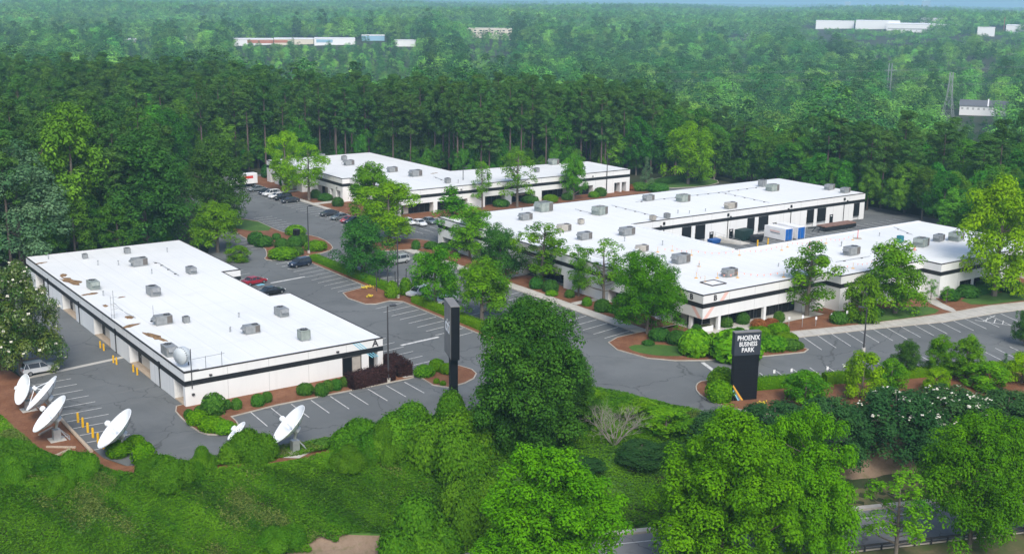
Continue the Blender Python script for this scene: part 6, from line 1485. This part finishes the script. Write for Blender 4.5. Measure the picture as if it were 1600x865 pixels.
kk = off_ & (~lot_in) & (~isl) & (kd > edge) & (kx < 101 + 0 * ky) & (np.degrees(np.arctan2(ky, kx)) < 80.5) & ~((kx > 66) & (kd < 12) & (rng.random(n) < .55))
kx, ky = kx[kk], ky[kk]
rr_ = np.hypot(kx, ky); 
kh = kudzu_h(kx, ky); e_ = .4
gxn = -(kudzu_h(kx + e_, ky) - kudzu_h(kx - e_, ky)) / (2 * e_) * 1.3; gyn = -(kudzu_h(kx, ky + e_) - kudzu_h(kx, ky - e_)) / (2 * e_) * 1.3
kz = ground_z(kx, ky) + kh * rng.uniform(.55, 1.0, len(kx))
N_ = np.stack([gxn, gyn, np.ones_like(gxn)], 1) + rng.normal(size=(len(kx), 3)) * .30
tn = .46 + .20 * wave(kx, ky, .12, 1.1) + .14 * wave(kx, ky, .5, .2) + .14 * wave(kx, ky, 1.7, .9) + rng.normal(0, .1, len(kx))
wd_ = (wave(kx, ky, .27, 2.6) + .6 * wave(kx, ky, .9, .3) + rng.normal(0, .35, len(kx))) > 1.15
KP = np.stack([kx, ky, kz], 1)
tag(link("kudzu", leaf_mesh("kudzu", KP[~wd_], N_[~wd_], .20, tn[~wd_], L_['kudzu'], .8)), "carpet of leafy kudzu vines covering the bank below the car park", "ground cover", kind='stuff')
tag(link("weeds", leaf_mesh("weeds", KP[wd_] + np.array([0, 0, .12]), N_[wd_] + rng.normal(size=N_[wd_].shape) * .5, .26, tn[wd_], L_['weeds'], .35)), "pale grassy weeds standing in patches among the vines on the bank", "weeds", kind='stuff')
def mound_mesh(seed, n, size, K=9):
    """vine draped mound: several overlapping leafy domes with creases between them"""
    global rng
    rng = np.random.default_rng(seed); a = np.arange(K) * 2.4 + rng.normal(0, .3, K); rr0 = np.sqrt(np.arange(K) / K) * .66
    C = np.stack([rr0 * np.cos(a), rr0 * np.sin(a), np.clip(.42 - .5 * rr0 + rng.normal(0, .10, K), .0, .6)], 1); Rk = rng.uniform(.34, .52, K)
    i = rng.choice(K, n, p=Rk ** 2 / (Rk ** 2).sum()); d = sph(n, .35)
    P = C[i] + d * Rk[i][:, None] * rng.uniform(.90, 1.06, n)[:, None] * np.array([1, 1, .9])
    inner = (np.linalg.norm(P[:, None] - C[None], axis=2) < Rk[None] * .84).any(1); k = ~inner & (P[:, 2] > -.05)
    P, d, i = P[k], d[k], i[k]; m_ = len(P); P = P + d * (.09 * (rng.random(m_) < .10) * rng.random(m_))[:, None]
    N = d + rng.normal(size=d.shape) * .34 + np.array([0, 0, .35]); bt = rng.normal(0, .09, K)
    cv, cf = [], []; nu, nv = 12, 5
    for q in range(K):
        b0 = len(cv)
        for jv in range(nv + 1):
            for iu in range(nu): t_, c_ = 2 * math.pi * iu / nu, -.5 + (math.pi / 2 + .5) * jv / nv; cv.append(C[q] + Rk[q] * .84 * np.array((math.cos(t_) * math.cos(c_), math.sin(t_) * math.cos(c_), .9 * math.sin(c_))))
        cf += [(b0 + jv * nu + iu, b0 + jv * nu + (iu + 1) % nu, b0 + (jv + 1) * nu + (iu + 1) % nu, b0 + (jv + 1) * nu + iu) for jv in range(nv) for iu in range(nu)]
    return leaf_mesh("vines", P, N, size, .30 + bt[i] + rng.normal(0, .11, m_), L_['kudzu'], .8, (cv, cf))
MOUND = [mound_mesh(s, 26000, .058) for s in (1, 2, 3, 4)]
for i, (px, py, w, hp, lb) in enumerate(((264, 752, 84, 48, "vine mound right of the clipped shrub by the near corner dish"), (388, 780, 92, 60, "tall leafy vine bush in front of the little dish"), (318, 762, 50, 38, "small vine mound left of the tall leafy bush"), (130, 822, 70, 52, "vine mound, left one of the pair low on the bank"), (186, 842, 104, 72, "vine mound, right one of the pair low on the bank"), (28, 806, 60, 46, "vine mound at the left picture edge low on the bank"),
        (600, 716, 72, 56, "vine covered shrub nearest the concrete service pad"), (598, 682, 34, 30, "small vine shrub at the car park edge, first of two"), (622, 676, 26, 24, "small vine shrub at the car park edge, second of two"), (655, 690, 84, 66, "vine mound below the front parking bays"), (705, 702, 96, 88, "vine mound wrapping the foot of the edge-on pylon sign"), (640, 748, 120, 76, "broad vine mound in the middle of the right bank"), (572, 762, 110, 58, "low vine mound left on the right bank"), (712, 772, 140, 106, "large vine mound under the huge dark tree"), (650, 812, 140, 90, "large vine mound overhanging the dirt track"), (745, 822, 120, 110, "dark vine mound between the dirt track and the roadside maple"), (770, 690, 100, 80, "vine mound at the left foot of the huge dark tree"), (810, 760, 110, 90, "vine mound right of the large one under the huge dark tree"), (545, 728, 60, 32, "low vine mound right of the lone dish pad"), (92, 770, 52, 30, "small low vine mound below the third dish"), (250, 812, 64, 36, "low vine mound right of the pair on the bank"), (440, 800, 80, 34, "wide low vine mound on the open bank below the lone dish"), (60, 846, 60, 40, "low vine mound at the bottom left corner"))):
    d0 = 0.0
    x, y = at(px, py, -3.0)
    for _ in range(6): x, y = at(px, py, float(ground_z(x, y)))
    z = float(ground_z(x, y)); k = depth(x, y, z) / FPX
    o = link("vine_mound", MOUND[i % 4], None, (x, y, z - .1), (0, 0, i * 1.3), (w * k * .50, w * k * .50, max(.6, hp * k * 1.08))); tag(o, lb, "vine mound", "vine covered mounds on the bank")
# ornamental grass by the entrance
blade = mound_mesh(9, 6000, .12); x, y = at(955, 646, -.3)
tag(link("grass_clump", blade, None, (x, y, float(ground_z(x, y))), None, (3.6, 2.6, 2.0)), "soft green ornamental grass clump beside the entrance road kerb", "grass clump")

# ------------------------------------------------------------------ the wood behind and the far forest
PARKP = [(-200, 0), (-200, 223), (60, 223), (80, 227), (85, 239), (88, 256), (94, 285), (102, 316), (128, 320), (173, 313), (174, 268), (208, 267), (218, 257), (240, 255), (248, 236), (249, 211), (240, 206), (239, 162), (227, 152), (221, 128), (226, 112), (300, 86), (300, 0)]
def scatter(r0, r1, a0, a1, sp, jit=.42, seed=1):
    g = np.random.default_rng(seed); ext = r1
    X, Y = np.meshgrid(np.arange(-ext * .2, ext, sp), np.arange(0, ext, sp)); X = X.ravel() + g.uniform(-jit, jit, X.size) * sp; Y = Y.ravel() + g.uniform(-jit, jit, Y.size) * sp
    r = np.hypot(X, Y); a = np.degrees(np.arctan2(Y, X)); k = (r > r0) & (r < r1) & (a > a0) & (a < a1)
    return X[k], Y[k]
wx, wy = scatter(150, 640, 27.5, 81, 5.6, .45, 3)
k = ~inside(PARKP, wx, wy) & (np.hypot(wx, wy) < wood_edge(np.degrees(np.arctan2(wy, wx))) + 95); wx, wy = wx[k], wy[k]
g = np.random.default_rng(8); o_ = np.argsort(np.hypot(wx, wy)); wx, wy = wx[o_], wy[o_]
azw = np.degrees(np.arctan2(wy, wx)); patch = wave(wx, wy, .05, .9)
pine_p = np.where((azw < 68) & (azw > 47), .60, np.where(azw >= 68, .34, .16)) + .18 * patch
is_pine = g.random(len(wx)) < pine_p
thin = np.where(is_pine, True, g.random(len(wx)) < .75); wx, wy, is_pine, azw = wx[thin], wy[thin], is_pine[thin], azw[thin]
npine = nbroad = 0; rest = []
for x, y, ip, az_ in zip(wx, wy, is_pine, azw):
    r = math.hypot(x, y); z = float(ground_z(x, y)); s = g.uniform(.82, 1.12) * (.84 if az_ < 45 else 1.0); kk_ = int(g.integers(0, 4)); rz = g.uniform(0, 6.28)
    if ip and npine < 300:
        npine += 1; H0, R0, _, _ = PROTO['pine_%d' % kk_]; tree('pine_%d' % kk_, x, y, z, H0 * s, R0 * g.uniform(.85, 1.15), "tall pine with bare trunk and dark tufted crown in the wood edge behind the offices", "pines of the wood behind the offices", "pine_tree", rz=rz)
    elif not ip and nbroad < 300:
        nbroad += 1; H0, R0, _, _ = PROTO['broad_%d' % kk_]; edge_ = .78 if nbroad < 120 else 1.0
        tree('broad_%d' % kk_, x, y, z, H0 * s * edge_, R0 * g.uniform(.8, 1.15) * edge_, "leafy green broadleaf tree among the pines of the wood behind the offices", "broadleaf trees of the wood behind the offices", "broadleaf_tree", rz=rz)
    else: rest.append((x, y, z, kk_ if ip else 4 + kk_, s, rz))

def merged(kind, nm):
    """crown and trunk of a prototype as one mesh object kept out of the scene, source of instances"""
    H0, R0, cm, tm = PROTO[kind]; me = cm.copy(); me.name = nm; nv = len(me.vertices)
    return bpy.data.objects.new(nm, me)
def far_crown(nm, seed, H, R, nb, per, size, lm, base, flat=.75, zb=2.0):
    global rng
    rng = np.random.default_rng(seed); C = crown_clumps(nb, H - 1, R, zb, oval, (.45, 1), .15); Rb = R * .34 * rng.uniform(.7, 1.3, nb)
    P, N, t = blobs_to_leaves(C, Rb, per, flat, .9, .5, .10, base); N = N + (P - np.array([0, 0, H * .35])) / np.array([R, R, H * .6]) * 1.1; return P, N, t
def far_obj(nm, parts, size, lm):
    P, N, t = (np.concatenate([p[i] for p in parts]) for i in range(3)); return bpy.data.objects.new(nm, leaf_mesh(nm, P, N, size, t, L_[lm]))
near_src = [merged('pine_%d' % i, "pine_crown_%d" % i) for i in range(4)] + [merged('broad_%d' % i, "broad_crown_%d" % i) for i in range(4)]
mid_src = [far_obj("mid_crown_%d" % i, [far_crown("c", 200 + i, (18, 16, 22, 15, 22, 17)[i], (6.6, 7.6, 6.0, 6.8, 4.2, 7.2)[i], 42, 40, .62, 'far', (.35, .75, .1, .95, .2, .6)[i])], .8, 'far' if i != 4 else 'pine') for i in range(6)]
def patch_parts(seed, half=25, n=17):
    g_ = np.random.default_rng(seed); out = []
    for i in range(n):
        Hh, Rr = g_.uniform(11, 20), g_.uniform(5.5, 9.5); P, N, t = far_crown("c", seed * 50 + i, Hh, Rr, 14, 14, 1.3, 'far', g_.uniform(.15, .9)); P = P + np.array([g_.uniform(-half, half), g_.uniform(-half, half), 0]); out.append((P, N, t))
    return out
far_src = [far_obj("patch_%d" % i, patch_parts(300 + i), 1.7, 'far') for i in range(5)]
def instancer(name, pts, srcs, label, cat):
    """one object whose points carry copies of the source crowns"""
    pts = np.asarray(pts, float); me = bpy.data.meshes.new(name); me.vertices.add(len(pts)); me.vertices.foreach_set("co", pts[:, :3].astype(np.float32).ravel())
    for nm, ty, col in (("idx", 'INT', 3), ("sc", 'FLOAT', 4), ("rz", 'FLOAT', 5)):
        a = me.attributes.new(nm, ty, 'POINT'); a.data.foreach_set("value", pts[:, col].astype(np.int32 if ty == 'INT' else np.float32))
    o = link(name, me); ng = bpy.data.node_groups.new(name + "_nodes", 'GeometryNodeTree')
    ng.interface.new_socket("Geometry", in_out='INPUT', socket_type='NodeSocketGeometry'); ng.interface.new_socket("Geometry", in_out='OUTPUT', socket_type='NodeSocketGeometry')
    N = ng.nodes; K = ng.links; gi, go = N.new("NodeGroupInput"), N.new("NodeGroupOutput"); j = N.new("GeometryNodeJoinGeometry")
    for s in srcs[::-1]:
        oi = N.new("GeometryNodeObjectInfo"); oi.inputs[0].default_value = s; oi.inputs["As Instance"].default_value = True; K.new(oi.outputs["Geometry"], j.inputs[0])
    ip = N.new("GeometryNodeInstanceOnPoints"); ip.inputs["Pick Instance"].default_value = True
    def att(nm, ty): a = N.new("GeometryNodeInputNamedAttribute"); a.data_type = ty; a.inputs[0].default_value = nm; return a.outputs[0]
    cx = N.new("ShaderNodeCombineXYZ"); K.new(att("rz", 'FLOAT'), cx.inputs[2]); e2r = N.new("FunctionNodeEulerToRotation"); K.new(cx.outputs[0], e2r.inputs[0])
    K.new(gi.outputs[0], ip.inputs["Points"]); K.new(j.outputs[0], ip.inputs["Instance"]); K.new(att("idx", 'INT'), ip.inputs["Instance Index"]); K.new(e2r.outputs[0], ip.inputs["Rotation"]); K.new(att("sc", 'FLOAT'), ip.inputs["Scale"]); K.new(ip.outputs[0], go.inputs[0])
    md = o.modifiers.new("scatter", 'NODES'); md.node_group = ng
    return tag(o, label, cat, kind='stuff')
ux, uy = scatter(200, 480, 28, 81, 4.6, .48, 31)
k = ~inside(PARKP, ux, uy) & (np.hypot(ux, uy) < wood_edge(np.degrees(np.arctan2(uy, ux))) + 40); ux, uy = ux[k], uy[k]; g2 = np.random.default_rng(44)
k = g2.random(len(ux)) < .55 + .35 * (wave(ux, uy, .06, 2.2) > 0); ux, uy = ux[k], uy[k]
instancer("undergrowth", [(x, y, float(ground_z(x, y)), 4 + int(g2.integers(0, 4)), g2.uniform(.28, .58), g2.uniform(0, 6.28)) for x, y in zip(ux, uy)], near_src, "low leafy saplings and brush growing under the pines of the wood", "undergrowth")
instancer("woodland", rest, near_src, "deep mixed wood of pines and broadleaf trees behind the first rows", "wood")
# ------------------------------------------------------------------ far buildings on their clearings
def far_pt(px, D):
    d = rgt * ((px - 800) / FPX) + fwd; k = D / math.hypot(d.x, d.y); return d.x * k, d.y * k
CLEAR = []
def clear(px0, px1, D0, D1):
    CLEAR.append((px0, px1, D0, D1))
def far_block(px0, px1, D, ytop, dep, label, wallm, roofm='far_white', cat="building", windows=0, accents=(), base_drop=14, gable=False):
    """block whose front spans px0..px1 at distance D and whose roof edge shows at row ytop"""
    Hb = 6.5 if D < 1200 else 13 if windows else 13 if D > 1900 else 7        # real height; slide along the sight line to where the ground carries that roof
    def miss(q): m_ = Vector(far_pt((px0 + px1) / 2, q)); return abs(zfor(m_.x, m_.y, ytop) - float(ground_z(m_.x, m_.y)) - Hb)
    D = min((D * (.75 + .01 * i) for i in range(90)), key=lambda q: miss(q) + abs(q - D) * .002)
    a, b = Vector(far_pt(px0, D)), Vector(far_pt(px1, D)); mid = (a + b) / 2; W_2 = (b - a).length; ang = math.atan2((b - a).y, (b - a).x); zt3 = zfor(mid.x, mid.y, ytop)
    z0 = min(float(ground_z(mid.x, mid.y)), zt3 - Hb) - 1
    t = thing("far_building", label, cat, (a.x, a.y, z0), ang); hh_ = zt3 - z0
    MB().box(0, W_2, 0, dep, 0, hh_ - .4).build("wall", M[wallm], t)
    if gable:
        MB().add([(-.5, -.6, hh_ - .4), (W_2 + .5, -.6, hh_ - .4), (W_2 + .5, dep + .6, hh_ - .4), (-.5, dep + .6, hh_ - .4), (-.5, dep / 2, hh_ + dep * .28), (W_2 + .5, dep / 2, hh_ + dep * .28)], [(0, 1, 5, 4), (2, 3, 4, 5), (1, 2, 5), (3, 0, 4), (3, 2, 1, 0)]).build("roof", M[roofm], t)
    else: MB().box(-.3, W_2 + .3, -.3, dep + .3, hh_ - .4, hh_).build("roof", M[roofm], t)
    w = MB()
    for i in range(windows):
        x = W_2 * (i + .5) / windows
        for zz_ in (((hh_ - 2.6, hh_ - 5.6) if not gable else (hh_ - 2.2,)) if windows else ()): MB().box(x - W_2 / windows * .2, x + W_2 / windows * .2, -.08, .02, zz_ - .8, zz_ + .7).build("window", M['far_grey' if gable else 'glass'], t)
    for x0, x1, z_a, z_b, m in accents: MB().box(W_2 * x0, W_2 * x1, -.12, -.0, hh_ - z_a, hh_ - z_b).build("facade_panel", M[m], t)
    clear(px0 - 4, px1 + 4, D - (70 if D > 1200 else 110), D + dep + 12)
    return t, W_2, hh_
far_block(188, 236, 1275, 61.5, 26, "low white and red store in the far left clearing", 'far_white', 'far_white', accents=((.0, 1, 5, 3.2, 'brick_far'),))
far_block(362, 440, 1405, 61.5, 40, "long pale store with an orange front in the far clearing", 'far_white', 'far_white', accents=((.5, 1.0, 4.5, .9, 'brick_far'), (.1, .25, 4.5, 2, 'far_grey')))
far_block(441, 500, 1420, 61, 40, "middle pale store with a cream and orange front in the far clearing", 'far_cream', 'far_white', accents=((0.0, .35, 4.5, 1.5, 'brick_far'),))
far_block(501, 562, 1430, 60.5, 40, "pale store with a blue front panel in the far clearing", 'far_white', 'far_white', accents=((.05, .45, 4.6, 1.2, 'far_blue'),))
far_block(285, 312, 1380, 58, 30, "small white store left of the long pale store", 'far_white')
far_block(572, 606, 1500, 55.5, 30, "bluish white store right of the store row", 'far_blue', 'far_white')
far_block(620, 652, 1420, 63, 20, "small white roofs among trees right of the store row", 'far_white')
far_block(728, 796, 1760, 45, 40, "cream three storey office block standing alone in the far trees", 'far_cream', 'far_cream', windows=8)
far_block(1247, 1304, 2100, 33, 60, "white warehouse at the left of the far right group", 'far_white')
far_block(1306, 1372, 2120, 33, 90, "long white warehouse left behind the largest one", 'far_white', 'far_white')
far_block(1352, 1466, 2000, 38.5, 130, "largest white warehouse in the far right group", 'far_white', 'far_white', accents=((.02, .98, 8.5, 6.5, 'far_grey'), (.9, .99, 6, .5, 'far_cream')))
far_block(1402, 1437, 2260, 28.5, 60, "white warehouse top rising behind the largest warehouse", 'far_white', 'far_white')
far_block(1530, 1606, 2050, 40.5, 90, "white warehouse at the right picture edge", 'far_white', 'far_white', accents=((.75, .98, 9, 6, 'brick_far'),))
far_block(1488, 1514, 2000, 43, 40, "small white shed between the far right warehouses", 'far_white')
far_block(1142, 1170, 1800, 53.5, 30, "small pale roof line in the middle right far trees", 'far_cream')
t, W2, H2 = far_block(1473, 1573, 800, 166, 12, "long white townhouse row with grey roof beside the lattice pylon", 'far_white', 'far_roof', windows=12, gable=True)
for k in (.43, .97): MB().add([(W2 * k - .4, -.8, H2 - .3), (W2 * k + .4, -.8, H2 - .3), (W2 * k + .4, 12.8, H2 - .3), (W2 * k - .4, 12.8, H2 - .3), (W2 * k - .4, 6, H2 + 4.2), (W2 * k + .4, 6, H2 + 4.2)], [(0, 1, 5, 4), (2, 3, 4, 5), (1, 2, 5), (3, 0, 4), (3, 2, 1, 0)]).build("fire_wall", M['far_white'], t)
far_block(1388, 1410, 1000, 121, 14, "grey roofed house half hidden left of the lattice pylon", 'far_white', 'far_roof', gable=True)
far_block(1536, 1552, 1150, 90, 14, "grey roofed house far up the slope at right", 'far_grey', 'far_roof', gable=True)
# lattice pylon and its lines
x, y = far_pt(1456, 780); zt4 = zfor(x, y, 121); z0 = float(ground_z(x, y)); Hh = zt4 - z0 + 3
t = thing("lattice_pylon", "grey lattice power pylon left of the townhouse row", "pylon", (x, y, z0), .4); b = MB()
lv = [(0, 4.2), (.3, 2.8), (.55, 1.6), (.8, 1.0), (1, .95)]
for (a0, w0), (a1, w1) in zip(lv[:-1], lv[1:]):
    c0 = [Vector((s * w0, q * w0, a0 * Hh)) for s, q in ((-1, -1), (1, -1), (1, 1), (-1, 1))]; c1 = [Vector((s * w1, q * w1, a1 * Hh)) for s, q in ((-1, -1), (1, -1), (1, 1), (-1, 1))]
    for i in range(4): b.tube(c0[i], c1[i], .16, n=4); b.tube(c0[i], c1[(i + 1) % 4], .09, n=4); b.tube(c0[(i + 1) % 4], c1[i], .09, n=4); b.tube(c1[i], c1[(i + 1) % 4], .09, n=4)
b.build("lattice", M['galv'], t)
cl = MB()
for zf, dz in ((.98, 0), (.82, 0), (.66, 0)):
    for s in (-1, 1):
        pr = None
        for i in range(13):
            k = i / 12; q = Vector((x - 120 + 420 * k, y + 150 - 310 * k, z0 + Hh * zf + (abs(k - .29) * 6) - 1.5 + s * .4)); 
            if pr is not None: cl.tube(pr, q, .05, n=3)
            pr = q
cl.build("power_line", M['far_grey'], t, world=True)
for i, px in enumerate((1361, 1365.5)):
    x, y = far_pt(px, 1010); z0 = float(ground_z(x, y)); t = thing("utility_pole", ("left pole of a far twin pole frame", "right pole of a far twin pole frame")[i], "utility pole", (x, y, z0)); MB().tube((0, 0, 0), (0, 0, zfor(x, y, 99) - z0), .45, .35, 6).build("pole", M['galv'], t); MB().obox((0, 0, zfor(x, y, 110) - z0), (3.5, -2.0, 0), (0, .15, 0), (0, 0, .2)).build("cross_arm", M['galv'], t)
x, y = far_pt(4, 1400); z0 = float(ground_z(x, y)); zt5 = zfor(x, y, 36); t = thing("water_tower", "tiny white topped mast at the far left edge", "tower", (x, y, z0)); MB().tube((0, 0, 0), (0, 0, zt5 - z0 - 3), .5, n=6).build("mast", M['galv'], t); MB().bevbox(-1.2, 1.2, -1.2, 1.2, zt5 - z0 - 4, zt5 - z0, .4).build("top", M['far_white'], t)
x, y = far_pt(1527, 2000); z0 = float(ground_z(x, y)); t = thing("radio_mast", "thin reddish mast by the far right warehouses", "mast", (x, y, z0)); MB().tube((0, 0, 0), (0, 0, zfor(x, y, 27) - z0), .5, n=5).build("pole", M['brick_far'], t)
for px, D, yt, w, lb in ((1408, 9000, 1.5, 55, "hazy blue tower block on the far skyline at right"), (1372, 9300, 3.5, 30, "small hazy tower on the far skyline left of the tower block"), (1292, 9200, 3.5, 40, "pair of low hazy blocks on the far skyline")):
    x, y = far_pt(px, D); z0 = float(ground_z(x, y)); t = thing("skyline_block", lb, "building", (x, y, z0), .6); hq = max(10, zfor(x, y, yt) - z0); MB().box(-w / 2, w / 2, -w / 2, w / 2, 0, hq).build("wall", M['far_grey'], t); MB().box(-w / 2 + 1, w / 2 - 1, -w / 2 + 1, w / 2 - 1, hq, hq + 2).build("roof", M['far_white'], t)

# far forest
def keep(X, Y):
    ok = np.ones(len(X), bool); sc = np.ones(len(X))
    d = np.stack([X, Y], 1); px = 800 + FPX * (X * rgt.x + Y * rgt.y - CAM_H * rgt.z) / (X * fwd.x + Y * fwd.y - CAM_H * fwd.z); r = np.hypot(X, Y)
    for p0, p1, D0, D1 in CLEAR:
        ok &= ~((px > p0) & (px < p1) & (r > D0) & (r < D1)); sc[(px > p0 - 2) & (px < p1 + 2) & (r > D0 - 750) & (r < D1)] = .42
    return ok, sc
g = np.random.default_rng(17)
def pts_for(X, Y, ns, s0, s1, seed):
    g_ = np.random.default_rng(seed); k, sc_ = keep(X, Y); X, Y, sc_ = X[k], Y[k], sc_[k]; Z = ground_z(X, Y)
    w_ = wave(X, Y, .011, .5); idx = ((w_ * .8 + g_.normal(0, .75, len(X)) + 1.6) * ns / 3.2).astype(int) % ns
    return np.stack([X, Y, Z, idx, g_.uniform(s0, s1, len(X)) * sc_, g_.uniform(0, 6.28, len(X))], 1)
mx_, my_ = scatter(330, 1500, 28, 81.5, 14.5, .5, 21)
k = np.hypot(mx_, my_) > wood_edge(np.degrees(np.arctan2(my_, mx_))) + 90; mx_, my_ = mx_[k], my_[k]
instancer("distant_forest", pts_for(mx_, my_, len(mid_src), .85, 1.65, 5), mid_src, "rolling broadleaf forest filling the valley beyond the wood", "forest")
fx_, fy_ = scatter(1500, 4600, 28, 81.5, 41, .4, 22); gx_, gy_ = scatter(4600, 11500, 28, 81.5, 110, .4, 23)
A = pts_for(fx_, fy_, len(far_src), .9, 1.15, 6); Bp = pts_for(gx_, gy_, len(far_src), 2.2, 3.0, 7); Bp[:, 2] -= 42
instancer("horizon_forest", np.concatenate([A, Bp]), far_src, "hazy forest stretching to the horizon", "forest")

# ------------------------------------------------------------------ haze
hm = bpy.data.materials.new("haze_air"); hm.use_nodes = True; t_ = hm.node_tree; t_.nodes.remove(t_.nodes["Principled BSDF"])
pv = t_.nodes.new("ShaderNodeVolumePrincipled"); pv.inputs["Color"].default_value = (0.46, 0.76, 1.0, 1); pv.inputs["Density"].default_value = HAZE; pv.inputs["Anisotropy"].default_value = 0.0
t_.links.new(pv.outputs[0], t_.nodes["Material Output"].inputs["Volume"])
hz = MB().box(-13000, 13000, -13000, 13000, -60, 75).build("haze", hm); tag(hz, "pale blue air fading the far forest", "haze", kind='stuff')
